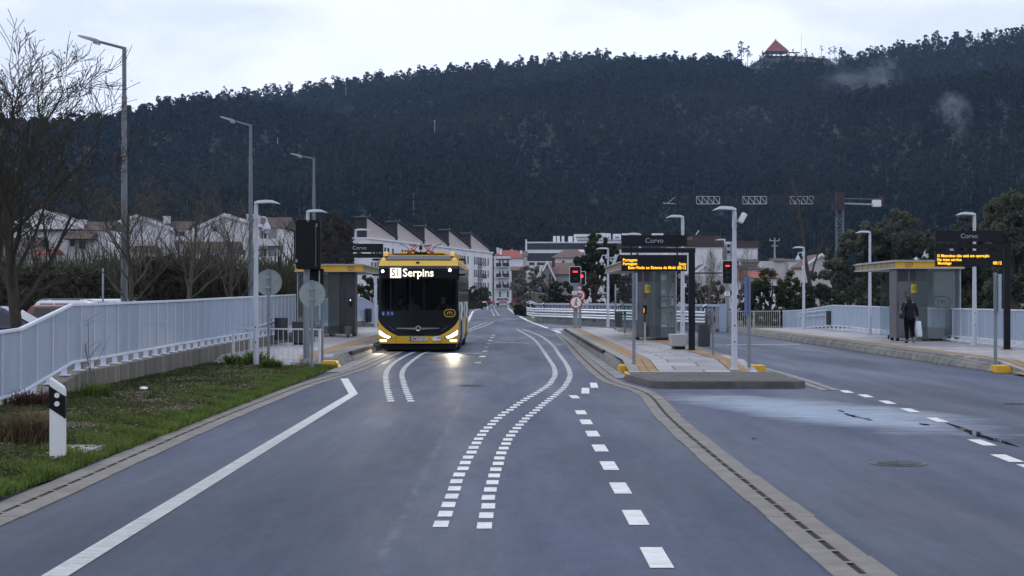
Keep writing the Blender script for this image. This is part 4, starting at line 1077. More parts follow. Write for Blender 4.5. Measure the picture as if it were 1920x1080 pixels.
# house one, far left, half hidden by the big tree
b = Bld("white_house", "white house with a grey-brown roof half hidden behind the biggest bare tree", "house", 120, 235, HG)
b.gable(20, 150, 425, 398, 0, 10, M_WW, M_TILEB, pk=80); b.window(44,56,417,428)
ro = b.slope(60, 205, 412, 432, -1, 6, M_TILEB); b.chimney(130,148,412,428,3,ro)
b.wall(120,205,432,600,-.5,8); b.window(133,141,450,462,-.5); b.window(110,116,452,470,-.5) if False else None
b.slope(24, 92, 446, 462, -6, -2, M_TILEB); b.wall(26,90,462,600,-5.8,-2.2,M_GREYW)
b.slope(82, 130, 470, 480, -8, -5, M_TILER); b.wall(84,128,480,600,-7.8,-5.2,M_WD); b.window(98,108,486,500,-7.8)
b.slope(128, 185, 436, 450, -5, -1, M_TILEB); b.window(150,162,452,466,-.5)
# house two: broad gable
b = Bld("white_house", "white house with a broad low gable and a single chimney, second largest in its row", "house", 258, 250, HG)
ro = b.gable(192, 318, 430, 407, 0, 12, M_WW, M_TILEB, pk=256); b.chimney(293,305,404,416,5,ro)
ro2 = b.slope(300, 350, 411, 430, .5, 7, M_TILEB); b.wall(312,348,430,600,1,9); b.window(326,331,434,446,1); b.window(333,344,434,443,1)
bal = MB(); bal.box(b.X(326),b.X(346),-.6,.9,b.Z(451),b.Z(443)); bal.build("balcony", M_WW, b.root)
b.slope(262, 305, 462, 474, -6, -3, M_TILEB); b.wall(264,303,474,600,-5.8,-3.2,M_WD)
# house three: the largest, with balconies on its right side
b = Bld("white_house", "largest white house, with two chimneys and balconies on its right side", "house", 440, 240, HG)
ro = b.gable(368, 486, 430, 405, 0, 14, M_WW, M_TILEB, pk=421, ev2=424); b.chimney(407,419,400,410,5,ro); b.chimney(452,463,400,416,5,ro)
ro2 = b.slope(448, 536, 403, 427, .2, 7, M_TILEB)
b.wall(487,530,428,600,.5,12); b.window(399,406,427,434)
for t in (433, 466, 500):
    b.window(489,492.5,t,t+14,.5); b.window(494,499,t,t+14,.5)
    mb = MB(); mb.box(b.X(486.5),b.X(530.5),-1.1,.45,b.Z(t+28),b.Z(t+15)); mb.build("balcony", M_WW, b.root)
    mb = MB(); mb.box(b.X(502),b.X(518),.42,.6,b.Z(t+14),b.Z(t-7)); mb.build("balcony_recess", M_GREYW, b.root)
b.slope(362, 462, 455, 478, -9, -5, M_TILEB); b.wall(366,460,478,600,-8.8,-5.2,M_WD)
# brown-roofed low wing behind the signal and beige house

# apartment row with the saw-tooth roof
A = Vector((PX(692,322), 322, 0)); E = Vector((PX(923.5,424), 424, 0)); ln = (E-A).length
root = thing("apartment_block", "long white apartment block with a saw-tooth row of dark sloping roofs", "apartments", A, math.atan2(E.y-A.y, E.x-A.x))
H = 12.9
mb = MB(); mb.box(0, ln, 0, 3.2, 0, H); mb.build("wall", M_WW, root)
mb = MB(); mb.box(-.15, ln+.15, -.25, 3.4, H+.003, H+.35); mb.build("parapet", M_WW, root)
U = ln/5
for k in range(5):
    x0 = k*U
    mb = MB(); mb.prism([(x0+1.0,H+.36),(x0+U-.2,H+.36),(x0+U-.2,H+.9),(x0+1.0,H+4.1)], .8, 3.0); o = mb.build("roof_storey", M_BEIGE, root)
    r = MB(); r.prism([(x0-.2,H+4.05),(x0+1.6,H+4.25),(x0+U+.5,H+.95),(x0+U+.5,H+1.15),(x0+1.6,H+4.45),(x0-.2,H+4.28)], .4, 3.2); r.build("roof", mat("dark_slate_roof",(.026,.023,.024),.8,var=.2), o)
    r = MB(); r.box(x0+.2,x0+.95,.7,2.9,H+.36,H+3.95); r.build("stair_wall", mat("dark_brown_render",(.028,.022,.022),.9,var=.2), o)
    r = MB(); r.box(x0+U*.5,x0+U*.5+.06,3,3.06,H+2.2,H+5.2); 
    for q in range(3): r.box(x0+U*.5-.5,x0+U*.5+.5,3,3.05,H+4.2+q*.4,H+4.24+q*.4)
    r.build("aerial", M_GALV, o)
    for st in range(4):
        z = .9+st*3.0
        for xx, ww in ((1.3,1.0),(3.4,1.1),(10.0,1.0),(12.1,1.1),(15.4,.9)):
            f = MB(); f.box(x0+xx-.1,x0+xx+ww+.1,-.07,.02,z-.1,z+1.75)
            f = f.build("window", M_WD, root); p = MB(); p.box(x0+xx,x0+xx+ww,-.1,.02,z,z+1.65); p.build("pane", M_DGL, f)
        if st:
            f = MB(); f.box(x0+4.8,x0+9.6,-1.15,.0,z-.55,z-.4); f = f.build("balcony", M_WW, root)
            p = MB(); p.box(x0+4.85,x0+9.55,-1.15,-1.1,z-.4,z+.62); p.build("railing", M_RAILW if (k+st)%3 else M_LINTEL, f)
            p = MB(); p.box(x0+5.4,x0+6.6,-.1,.02,z-.35,z+1.7); p.box(x0+7.4,x0+9.0,-.1,.02,z-.35,z+1.7); p.build("balcony_door", M_DGL, f)
            if (k*3+st)%2:
                p = MB(); p.box(x0+8.2,x0+8.9,-.7,-.3,z-.39,z+.3); p.build("planter", M_LINTEL, f)
ew = MB(); ew.box(.6,10.4,-.005,.0,.1,.2)
# second block to its right
b = Bld("apartment_block", "smaller white apartment block with iron balconies, just right of the saw-tooth block", "apartments", 940, 428)
b.wall(926,957,480.5,600,0,12)
for t in (488,508,528):
    for a in (936,942,951): b.window(a,a+2.2,t,t+10)
    f = MB(); f.box(b.X(930),b.X(955),-1.2,-.02,b.Z(t+13),b.Z(t+12)); f = f.build("balcony", M_WW, b.root)
    p = MB(); p.box(b.X(930.2),b.X(940),-1.2,-1.12,b.Z(t+12),b.Z(t+5)); p.box(b.X(944),b.X(954.8),-1.2,-1.12,b.Z(t+12),b.Z(t+5)); p.build("railing", M_LINTEL, f)
for a in (936,951): b.window(a,a+2.5,546,557)
mb = MB(); mb.box(b.X(930),b.X(957.5),-.3,-.05,b.Z(487),b.Z(485)); mb.build("lintel", M_LINTEL, b.root)
b = Bld("white_house", "white house with a bright red roof and two chimneys behind the apartment blocks", "house", 950, 452)
ro = b.slope(923,982,468,484,-.5,6,M_TILER,hip=.2); b.wall(926,980,484,600,0,11); b.chimney(931,935,465,474,2,ro); b.chimney(936,941,467,477,1.5,ro)
b = Bld("white_house", "pale house with a dull red roof far behind, left of the dark-banded building", "house", 972, 500)
ro = b.slope(952,990,470,480,-.5,6,M_TILEM); b.wall(954,988,480,600,0,9,M_WD); b.chimney(958,961,468,474,2,ro); b.chimney(975,979,470,476,2,ro)
b = Bld("low_house", "low brown-roofed building behind the far red signal", "house", 970, 330)
b.slope(957,986,499,507,-.5,4,M_TILEM); b.wall(959,985,507,600,0,8,mat("brown_wall",(.11,.085,.075),.9,var=.2)); b.flat("shutter",960,972,512,530,M_DBAND)

# modern banded building
b = Bld("banded_building", "modern white building with long dark window bands and white boxes on its roof", "building", 1080, 520)
b.wall(986,1250,455,600,0,22,M_WW); b.flat("side_fin",985,988,449,540,M_WW,.6,.8)
b.flat("window_band",988.5,1250,456.5,468,M_DBAND,.1); b.flat("window_band",988.5,1080,474.5,489.5,M_DBAND,.1)
b.flat("window_band",992,1002,492,497,M_DBAND,.1); b.flat("window_band",1007,1032,492,497,M_DBAND,.1); b.flat("roof_edge",988,1250,453.5,455.6,M_WW,.5,.6)
b.flat("railing",1082,1165,449,453,M_RAILW,.2,.1)
for a, c, t in ((1038,1043,442),(1045,1050,442),(1054,1058.5,442),(1066.5,1074,442.5),(1077,1107,438.5),(1108,1126,437),(1127,1136,436.5),(1137,1146,437),(1151,1165,438),(1168,1200,437),(1225,1245,437)):
    mb = MB(); mb.box(b.X(a),b.X(c),2,6,b.Z(454),b.Z(t)); o = mb.build("roof_box", M_WW, b.root)
    if c-a > 8: p = MB(); p.box(b.X(a+3),b.X(c-3),1.9,2.05,b.Z(447),b.Z(443)); p.build("opening", M_GREYW, o)

# grey gabled house by the road, hip-roofed house behind it
b = Bld("grey_house", "grey gabled house with a faded red-brown roof and a chimney, behind the red signals", "house", 1050, 205)
b.gable(1014,1037,516,493,0,14,M_GREYW,M_TILEM,pk=1026,over=.35,th=.25); b.wall(1037.2,1090,513,600,.6,8,M_GREYW)
x0,x1 = b.X(1026),b.X(1092)
mb = MB(); mb.add([(x0,7,b.Z(490)),(x1,7,b.Z(490)),(x1,.2,b.Z(514)),(b.X(1036.6),.2,b.Z(514))], [(0,1,2,3)]); mb.add([(x0,7,b.Z(490)),(x1,7,b.Z(490)),(x1,14,b.Z(514)),(x0,14,b.Z(514))], [(0,1,2,3)]); r1 = mb.build("roof", M_TILEM, b.root)
b.chimney(1036,1041.5,486,500,2.5,r1,mat("brown_chimney",(.08,.06,.055),.9,var=.2)); b.flat("tall_door",1029.5,1032.6,514,546,M_DBAND)
mb = MB(); mb.cyl((b.X(1036.8),-.1,0),(b.X(1036.8),-.1,b.Z(515)),.06,n=6); mb.build("drainpipe", M_LINTEL, b.root)
b = Bld("hip_roofed_house", "white house with a wide faded red hipped roof behind the grey house", "house", 1072, 300)
b.slope(1033,1112,465,483,-.6,7,M_TILEM,hip=.38); b.wall(1041,1108,483,600,0,13,M_WW); b.window(1054,1058,489,494); b.window(1074,1082,488.5,494)
b = Bld("white_house", "small white house wall and chimney above the hipped roof's right end", "house", 1105, 400)
b.slope(1086,1118,467,473,-.3,4,M_WD); b.wall(1088,1117,473,600,0,8,M_WW); b.wall(1098.5,1102,459,470,1,1.6,M_WW,"chimney")
# low wall / shed beside the barrier
b = Bld("boundary_wall", "weathered grey boundary wall with a sloping top behind the grey road barrier", "wall", 1020, 175)
mb = MB(); mb.prism([(b.X(996),0),(b.X(1090),0),(b.X(1090),b.Z(556.5)),(b.X(1030),b.Z(553)),(b.X(996),b.Z(549))],0,.3); mb.build("wall", M_CONCW, b.root)
mb = MB(); mb.prism([(b.X(995),b.Z(549)+.003),(b.X(1030),b.Z(553)+.003),(b.X(1090),b.Z(556.5)+.003),(b.X(1090),b.Z(556.5)+.12),(b.X(1030),b.Z(553)+.12),(b.X(995),b.Z(549)+.12)],-.08,.38); mb.build("coping", M_CONC, b.root)

# white industrial block with brown parapets
b = Bld("white_factory", "tall white windowless block with brown parapets, behind the middle platform", "building", 1330, 350)
for (a,c,t,r0,d0,d1) in ((1251,1354.5,463,450.5,0,14),(1315,1366,446,437,15,26),(1380,1422,464.5,451.5,1,12)):
    b.wall(a,c,t,600,d0,d1,M_WW)
    mb = MB(); mb.box(b.X(a)-.3,b.X(c)+.3,d0-.3,d1+.3,b.Z(t)+.003,b.Z(r0)); mb.build("parapet", M_TILEB, b.root)
b.wall(1355,1367,446,600,6,14,M_WW); b.wall(1367.2,1379.5,452,600,4,12,M_WW)
for a, t in ((1355.5,454),(1360.5,454),(1355.5,471),(1360.5,471)): b.window(a,a+1.8,t,t+8,6)
for t in (457,469): b.window(1368,1374,t,t+5,4)
for a, t in ((1344,446.5),(1326,446.5)): b.window(a,a+3,t+.5,t+3,15)
mb = MB(); mb.cyl((b.X(1313),8,b.Z(437)),(b.X(1318.5),8,b.Z(429)),.12,n=6); mb.build("roof_pipe", M_WW, b.root)
SG = "low sheds and houses in front of the white factory"
b = Bld("low_house", "low brown-roofed house with a chimney in front of the white factory", "house", 1410, 260, SG)
b.slope(1381,1428,496,504,-.5,5,M_TILEB); b.wall(1383,1426,504,600,0,8,M_WD); ro = b.slope(1397,1432,484,491,3,7,M_TILEB); b.wall(1398,1430,491,600,4,9,M_WW); b.chimney(1388,1392,489,498,1,ro)
b = Bld("red_roofed_shed", "long low white shed with a red roof right of the bright lamp post", "shed", 1420, 230, SG)
b.slope(1378,1464,508,521,-.6,5,M_TILER); b.wall(1380,1462,521,600,0,9,M_WW); 
b = Bld("weathered_shed", "large weathered white shed with streaked walls behind the tall bush", "shed", 1470, 290, SG)
b.wall(1428,1476,489.5,600,0,10,M_WD); b.slope(1450,1476,483,490,-.4,4,M_TILEB); b.wall(1476.2,1530,492,600,-1,10,M_WD); b.slope(1476,1512,484,492,.4,5,M_TILEB)
mb = MB(); mb.prism([(b.X(1510),0),(b.X(1540),0),(b.X(1526),b.Z(500)),(b.X(1510),b.Z(495))],-3,4); mb.build("annex", M_WD, b.root)
b = Bld("pale_house", "pale house with a sloping roof edge behind the tall leafless pole tree", "house", 1530, 240, SG)
b.gable(1508,1560,500,478,0,10,mat("pale_pink_wall",(.46,.42,.42),.9,var=.06),M_TILEM,pk=1541,over=.3,th=.2); b.window(1512,1517,507,512)
b = Bld("white_shed", "white gable with dark roof edges low behind the bare shrubs, left of the right signal", "shed", 1320, 240, SG)
b.gable(1300,1350,516,498,0,8,M_WW,M_TILEB,pk=1322,over=.3,th=.25); b.wall(1290,1356,518,600,-2,-.5,M_WD); b.flat("gutter_line",1290,1356,511,514,M_LINTEL,2.2,.2)
b = Bld("white_house", "white house glimpsed through the trees right of the right-hand shelter roof", "house", 1745, 300)
b.wall(1720,1800,463,600,0,8,M_WW); b.slope(1718,1802,456,464,-.4,4,M_TILEM)

# --- tower crane
Y = 410.0; s = F/Y
root = thing("tower_crane", "red and white tower crane standing behind the rounded grey-green tree", "crane", (PX(1574.5,Y),Y,0))
M_CRR = mat("crane_red_paint", (.032,.009,.011), .6, var=.2); M_CRW = mat("crane_white_paint", (.48,.49,.52), .5, var=.06); M_CRG = mat("crane_grey_mast", (.17,.19,.22), .6, metal=.3)
zj0, zj1 = PZ(383,Y), PZ(369,Y); w = .82
mb = MB()
for sx in (-w,w):
    for sy in (-w,w): mb.bar((sx,sy,0),(sx,sy,zj0-1.0),.14,.14)
z = 0.0; k = 0
while z < zj0-2:
    for a, c in (((-w,-w),(w,-w)),((w,-w),(w,w)),((w,w),(-w,w)),((-w,w),(-w,-w))):
        p, q = (a, c) if k % 2 else (c, a)
        mb.bar((*p,z),(*q,min(z+1.6,zj0-1)),.09,.09); mb.bar((*a,z),(*c,z),.08,.08)
    z += 1.6; k += 1
mb.build("mast", M_CRG, root)
mb = MB(); mb.box(-1.0,1.0,-1.0,1.0,zj0-1.2,zj1+1.0); mb.box(-1.9,-1.05,-1.0,.4,zj0-1.5,zj0+.4); mb.build("cab", M_CRR, root, bevel=.05)
def lattice(x0, x1, m, name, h=None):
    mb = MB(); n = max(2, round(abs(x1-x0)/1.5)); hz = h or (zj1-zj0); zb = zj0+.1
    for y, zz in ((-.55,zb),(.55,zb),(0,zb+hz)): mb.bar((x0,y,zz),(x1,y,zz),.11,.11)
    for i in range(n):
        a, c = x0+(x1-x0)*i/n, x0+(x1-x0)*(i+1)/n
        for y in (-.55,.55):
            mb.bar((a,y,zb),(c,0,zb+hz),.07,.07); mb.bar((a,y,zb),(a,0,zb+hz),.07,.07)
        mb.bar((a,-.55,zb),(c,.55,zb),.07,.07)
    mb.bar((x1,-.55,zb),(x1,0,zb+hz),.09,.09)
    return mb.build(name, m, root)
cuts = [(1567,1526,M_CRR),(1525,1481,M_CRW),(1480,1438,M_CRR),(1437,1392.5,M_CRW),(1392,1350,M_CRR),(1349,1306,M_CRW),(1305,1266,M_CRR)]
for a, c, m in cuts: lattice((a-1574.5)/s, (c-1574.5)/s, m, "jib_section")
mb = MB(); x0, x1 = (1266-1574.5)/s, (1243-1574.5)/s
mb.bar((x0,0,zj0+.1),(x1,0,zj0+.3),.25,.15); mb.bar((x0,0,zj1),((1252-1574.5)/s,0,zj0+.3),.12,.12); mb.build("jib_tip", M_CRW, root)
mb = MB(); mb.bar((1.0,-.5,zj0+.2),((1655-1574.5)/s,-.5,zj0-.1),.25,.3); mb.bar((1.0,.5,zj0+.2),((1655-1574.5)/s,.5,zj0-.1),.25,.3); mb.bar((1.0,0,zj1-.4),((1650-1574.5)/s,0,zj1-.6),.08,.08); mb.build("counter_jib", M_GALV, root)
mb = MB(); mb.box((1636-1574.5)/s,(1651-1574.5)/s,-.8,.8,zj0-.6,zj0+1.0); mb.build("counterweight", M_WHITEP, root, bevel=.05)
mb = MB(); mb.box((1653-1574.5)/s,(1657-1574.5)/s,-.8,.8,zj0-.4,zj1+.1); mb.build("end_frame", M_CRR, root)

# --- poles on the hill and in the town
def mast(px, y0, y1, Y, label, r=.14, arms=True, zb=None):
    if Y > 500 and arms is not None and px != 1502.5:
        for Yk in np.arange(575, 1680, 5.0):
            qk = P(px, y1, Yk)
            if float(hill_z(qk.x, Yk)) + 7.0 >= qk.z: break
        r = r*Yk/Y; Y = float(Yk)
    q = P(px, y1, Y); base = float(hill_z(q.x, Y)) if Y > 560 else 0.0
    zb = min(base-1, PZ(y1, Y)); zt = PZ(y0, Y)
    root = thing("utility_pole", label, "pole", (q.x, Y, zb))
    mb = MB(); mb.cyl((0,0,0),(0,0,zt-zb),r*1.3,r,8); mb.build("pole", mat("pale_concrete_pole",(.30,.30,.29),.8,var=.1), root)
    if arms:
        mb = MB(); mb.bar((-.9,0,zt-zb-.5),(.9,0,zt-zb-.5),.14,.14); mb.bar((-.6,0,zt-zb-1.4),(.6,0,zt-zb-1.4),.12,.12)
        for x in (-.8,0,.8): mb.cyl((x,0,zt-zb-.4),(x,0,zt-zb-.1),.1,.06,6)
        mb.build("crossarm", M_GALV, root)
mast(815, 225, 268, 1010, "pale utility pole with cross-arms standing out on the middle of the hill", .22)
mast(782, 240, 248, 1010, "short pale post top just left of the cross-armed pole on the hill", .3, False)
mast(520.5, 258, 275, 900, "short pale pole on the wooded slope between the two smaller street lamps", .22, False)
mast(648.5, 162, 188, 1560, "thin mast high on the hill near its crest, left of centre", .2, False)
mast(775, 362, 405, 640, "thin pole at the foot of the hill above the apartment block", .13, False)
mast(1452.5, 446, 500, 300, "pale concrete utility pole behind the weathered shed", .13)
mast(1502.5, 65, 100, 1690, "thin mast on the crest of the hill right of the red pyramid", .12, False)

# --- red pyramid on the crest, with trees of its own beside it
Yp = 1680.0; q = P(1454, 96, Yp); zb = q.z-1.5
root = thing("pyramid_building", "small red pyramid-shaped building on the crest of the hill", "building", (q.x, Yp, zb))
hw = 21.5*Yp/F; ht = 26.5*Yp/F
mb = MB(); mb.add([(-hw,-hw,0),(hw,-hw,0),(hw,hw,0),(-hw,hw,0),(0,0,ht*.9)], [(0,1,4),(1,2,4),(2,3,4),(3,0,4),(3,2,1,0)]); mb.build("roof", mat("red_pyramid_roof",(.20,.045,.035),.7,var=.15,vscale=.3), root)
mb = MB(); mb.add([(-hw*.1,-hw*.1,ht*.9),(hw*.1,-hw*.1,ht*.9),(hw*.1,hw*.1,ht*.9),(-hw*.1,hw*.1,ht*.9),(0,0,ht)], [(0,1,4),(1,2,4),(2,3,4),(3,0,4)]); mb.build("roof_tip", M_GALV, root)
mb = MB()
for a,c in (((-hw,-hw,0),(0,0,ht*.9)),((hw,-hw,0),(0,0,ht*.9))): mb.bar(Vector(a)+Vector((0,-.2,0)),Vector(c)+Vector((0,-.2,0)),.7,.5)
mb.build("roof_ridge", mat("ochre_ridge",(.30,.14,.05),.7), root)
mb = MB(); mb.box(-2.2,2.2,-hw*.72,-hw*.55,0,3.4); mb.box(-1,1.2,-hw*.5,-hw*.3,ht*.38,ht*.46); mb.build("door", mat("dull_glass_front",(.10,.09,.10),.3), root)
mb = MB(); mb.box(-9,22,-12,-11.6,-2.2,-1.0); tag(mb.build("terrace_wall", mat("dark_terrace",(.05,.05,.045),.9,var=.3,vscale=.1), loc=(q.x,Yp,zb)), "low dark wall below the red pyramid on the hill crest", "terrace")
mb = MB(); 
for x in (13,15,17.5): mb.cyl((x,-14.6,-9),(x,-14.6,-4+.2*x),.35,n=6)
pp = [(1390,88,10),(1402,97,4),(1488,97,2.2),(1510,95,6.5),(1540,99,4),(1556,100,4.5),(1565,98,8.5)]
for i, (px, py, h) in enumerate(pp):
    z0 = PZ(py, Yp) - h if False else float(hill_z(PX(px,Yp), Yp)) - .5
    V, Fq, mi = plant([RIDGE[(i*3)%len(RIDGE)]], np.array([[PX(px,Yp), Yp, z0]]), np.random.default_rng(i), max(.5,(PZ(py-12,Yp)-z0)/15), max(.5,(PZ(py-12,Yp)-z0)/15)+.01)
    r_ = thing("crest_tree", ("tall dark tree left of the red pyramid","small bush left of the red pyramid's foot","tiny bush at the right foot of the red pyramid","rounded bush right of the mast on the crest","low bush on the bare stretch of crest, left one","low bush on the bare stretch of crest, right one","pointed dark tree where the crest wood begins again")[i], "tree", (0,0,0), 0, "single trees on the crest")
    f0 = Fq[mi==0]; f1 = Fq[mi==1]
    np_mesh("crown", V, f0, M_FOREST, r_); np_mesh("trunk", V, f1, M_BARKF, r_)

# --- smoke drifting on the slope
def smoke(px, py, rpx, rpy, Y, dens, seed, rot=0.0):
    m = bpy.data.materials.new("drifting_smoke"); m.use_nodes = True
    N, L = m.node_tree.nodes, m.node_tree.links; N.clear()
    out = N.new("ShaderNodeOutputMaterial"); pv = N.new("ShaderNodeVolumePrincipled")
    pv.inputs["Color"].default_value = (.82,.88,1.0,1); pv.inputs["Anisotropy"].default_value = 0.0
    tc = N.new("ShaderNodeTexCoord"); n = N.new("ShaderNodeTexNoise"); n.noise_dimensions = '4D'; n.inputs["W"].default_value = seed
    n.inputs["Scale"].default_value = 1.25; n.inputs["Detail"].default_value = 6; n.inputs["Roughness"].default_value = .6; n.inputs["Distortion"].default_value = 1.4
    L.new(tc.outputs["Object"], n.inputs["Vector"])
    ln = N.new("ShaderNodeVectorMath"); ln.operation = 'LENGTH'; L.new(tc.outputs["Object"], ln.inputs[0])
    fo = N.new("ShaderNodeMapRange"); fo.inputs["From Min"].default_value = .0; fo.inputs["From Max"].default_value = .95; fo.inputs["To Min"].default_value = 1; fo.inputs["To Max"].default_value = 0
    L.new(ln.outputs["Value"], fo.inputs["Value"])
    nr = N.new("ShaderNodeMapRange"); nr.inputs["From Min"].default_value = .45; nr.inputs["From Max"].default_value = .72
    L.new(n.outputs["Fac"], nr.inputs["Value"])
    mu = N.new("ShaderNodeMath"); mu.operation = 'MULTIPLY'; L.new(fo.outputs[0], mu.inputs[0]); L.new(nr.outputs[0], mu.inputs[1])
    m2 = N.new("ShaderNodeMath"); m2.operation = 'MULTIPLY'; m2.inputs[1].default_value = dens; L.new(mu.outputs[0], m2.inputs[0])
    L.new(m2.outputs[0], pv.inputs["Density"]); L.new(pv.outputs[0], out.inputs["Volume"])
    mb = MB(); mb.ell((0,0,0),1,1,1,16,10); o = mb.build("smoke", m, smooth=True)
    k = Y/F; o.location = P(px, py, Y); o.scale = (rpx*k, rpx*k*.8, rpy*k); o.rotation_euler = (0, rot, 0)
    return tag(o, kind="stuff")
smoke(1658, 138, 40, 42, 1240, .075, 1.0); smoke(1600, 150, 85, 34, 1230, .022, 2.0); smoke(1787, 204, 44, 40, 880, .085, 3.2, .6); smoke(1803, 236, 28, 40, 880, .05, 5.0)
smoke(1575, 112, 20, 22, 1340, .05, 6.0); smoke(430, 200, 42, 26, 1330, .03, 7.0, .4); smoke(650, 205, 26, 14, 1120, .03, 8.0)
# ================================================================== FENCES, RAILINGS AND STATION FURNITURE
def panel_fence(name, label, cat, line, ztop, zbot, step, feet=True, wall=None, group=None, m=M_FENCE, side=1, footz=None):
    """solid panels with slim ribs, a cap rail and a bottom rail; line/ztop/zbot: lists along the run"""
    o0 = Vector((*line[0], 0)); root = thing(name, label, cat, o0, 0, group)
    L = [Vector((x,y,0))-o0 for x,y in line]
    cum = [0.0]
    for i in range(1, len(L)): cum.append(cum[-1]+(L[i]-L[i-1]).length)
    def at(t):
        x = float(np.interp(t, cum, [p.x for p in L])); y = float(np.interp(t, cum, [p.y for p in L])); return x, y, float(np.interp(t, cum, ztop)), float(np.interp(t, cum, zbot))
    pm, rm, cm, fm = MB(), MB(), MB(), MB()
    for i in range(len(L)-1):
        a, c = L[i], L[i+1]
        v = [(a.x,a.y,zbot[i]),(c.x,c.y,zbot[i+1]),(c.x,c.y,ztop[i+1]-.03),(a.x,a.y,ztop[i]-.03)]
        d = (c-a).normalized(); nn = Vector((-d.y,d.x,0))*.012
        w = [tuple(Vector(q)+nn) for q in v] + [tuple(Vector(q)-nn) for q in v]
        pm.add(w, [(0,1,2,3),(7,6,5,4),(0,4,5,1),(1,5,6,2),(2,6,7,3),(3,7,4,0)])
        cm.bar((a.x,a.y,ztop[i]),(c.x,c.y,ztop[i+1]),.075,.05)
        cm.bar((a.x+side*.014,a.y,zbot[i]),(c.x+side*.014,c.y,zbot[i+1]),.05,.045)
    t = 0.0; k = 0
    while t <= cum[-1]+1e-6:
        x, y, zt, zb = at(t)
        rm = MB(); rm.box(min(side*.012,side*.034)+x,max(side*.012,side*.034)+x,y-.012,y+.012,zb-.002,zt-.026); rm.build("rib", M_FENCE_RAIL, root)
        if feet:
            fm = MB()
            fz = (np.interp(t, cum, footz) if footz else zb-.14)
            fm.box(x-.085,x+.012,y-.012,y+.012,fz+.012,zb-.024); fm.box(x-.10,x+.065,y-.10,y+.10,fz-.010,fz+.010)
            fm.build("foot_plate", M_FENCE_RAIL, root)
        t += step; k += 1
    pm.build("panel", m, root); cm.build("rail", M_FENCE_RAIL, root, bevel=.008)
    return root
# left fence along the ramp (ground to platform height)
fY  = [20.5, 24.8, 26.1, 29.15, 31.5, 38.7, 46, 52.8, 59.2]
fZt = [1.13, 1.17, 1.20, 1.565, 1.575, 1.62, 1.69, 1.745, 1.80]
fZb = [.15, .20, .235, .585, .595, .655, .69, .70, .72]
FX = -7.52
panel_fence("panel_fence", "long pale grey panel fence on the stained wall at the left of the road", "fence", [(FX,y) for y in fY], fZt, fZb, .92, wall=True, footz=[z-.16 for z in fZb])
wl = thing("retaining_wall", "stained grey-brown concrete wall under the long left fence", "wall", (FX,24,0))
mb = MB(); n = len(fY)
prof = [(y-24, max(.02, z-.175)) for y, z in zip(fY, fZb)]
pv_ = []
for y, z in prof[1:]: pv_.append((y,z))
mb.prism([(pv_[0][0],-.1)] + [(y,z) for y,z in pv_] + [(pv_[-1][0],-.1)], -.28, .16, 'yz'); mb.build("wall", M_CONCW, wl, bevel=.015)
w2 = thing("retaining_wall", "low concrete wall behind the grey bin at the end of the left fence", "wall", (FX,50,0))
mb = MB(); mb.box(.17,.9,6.0,6.3,0,.45); mb.build("wall", M_CONCW, w2, bevel=.015)
# short slanting handrail on that fence
hr = thing("handrail", "pair of white slanting handrails on the left fence, behind the dome camera's lamp post", "handrail", (FX+.1,48,0))
mb = MB()
for dz in (0,-.14):
    mb.tube([(0,0,.80+dz),(.03,6.2,1.02+dz)], .022, 8)
    for y in (.3, 5.8): mb.tube([(0,y,.81+dz+y*.035),(-.09,y,.80+dz+y*.035)], .012, 6)
mb.build("rail", M_WHITE, hr, smooth=True)
# fence beside the far end of the left platform
panel_fence("panel_fence", "short pale fence behind the left shelter, stepping down beside the bus", "fence", [(-7.9,66),(-7.9,74),(-7.75,88),(-7.6,95),(-7.1,103)], [1.62,1.66,1.72,1.30,1.22], [.66,.68,.70,.40,.30], 1.1)
wl = thing("retaining_wall", "low stained wall under the short fence behind the left shelter", "wall", (-7.8,66,0))
mb = MB(); mb.prism([(0,-.1),(0,.5),(22,.54),(29,.25),(37,.12),(37,-.1)], -.28, .12, 'yz'); mb.build("wall", M_CONCW, wl, bevel=.015)
# right fence
RX = 14.75
panel_fence("panel_fence", "long white panel fence along the back of the right-hand platform", "fence", [(RX,38),(RX,50),(RX,64),(RX,78.5),(RX,87),(RX-.1,92.3)], [1.33,1.33,1.33,1.36,1.08,1.0], [.42,.42,.42,.44,.18,.09], 1.0, footz=[.27,.27,.27,.27,.08,.02], side=-1)
hr = thing("handrail", "pair of slanting white handrails on the right fence, next to the black bin", "handrail", (RX-.12,79,0))
mb = MB()
for dz in (0,-.2):
    mb.tube([(0,.2,1.14+dz),(0,8,.93+dz)], .022, 8)
    for y in (.6,7.5): mb.tube([(0,y,1.13+dz-y*.027),(.1,y,1.13+dz-y*.027)], .012, 6)
mb.build("rail", M_WHITE, hr, smooth=True)
# green-grey open railing across the end of the right platform
def bar_railing(name, label, a, b, z0, h, nb, posts, m, group=None, bar=.012):
    a, b = Vector(a), Vector(b); root = thing(name, label, "railing", a, 0, group); d = b-a
    mb = MB(); mb.bar((0,0,z0+h),tuple(d+Vector((0,0,z0+h))),.05,.04); mb.bar((0,0,z0+.08),tuple(d+Vector((0,0,z0+.08))),.04,.03); mb.build("rail", m, root, bevel=.006)
    mb = MB()
    for i in range(nb):
        q = d*((i+.5)/nb); mb.cyl((q.x,q.y,z0+.08),(q.x,q.y,z0+h-.02),bar,n=6)
    mb.build("baluster", m, root)
    for t in posts:
        q = d*t; mb = MB(); mb.box(q.x-.025,q.x+.025,q.y-.025,q.y+.025,0,z0+h-.022); mb.build("post", m, root)
    return root
bar_railing("bar_railing", "open pale railing with thin bars across the far end of the right-hand platform", (11.4,90.5,0), (14.5,92.2,0), .0, 1.0, 26, (0.02,.5,.985), mat("pale_green_grey_paint",(.45,.47,.44),.5,var=.08))
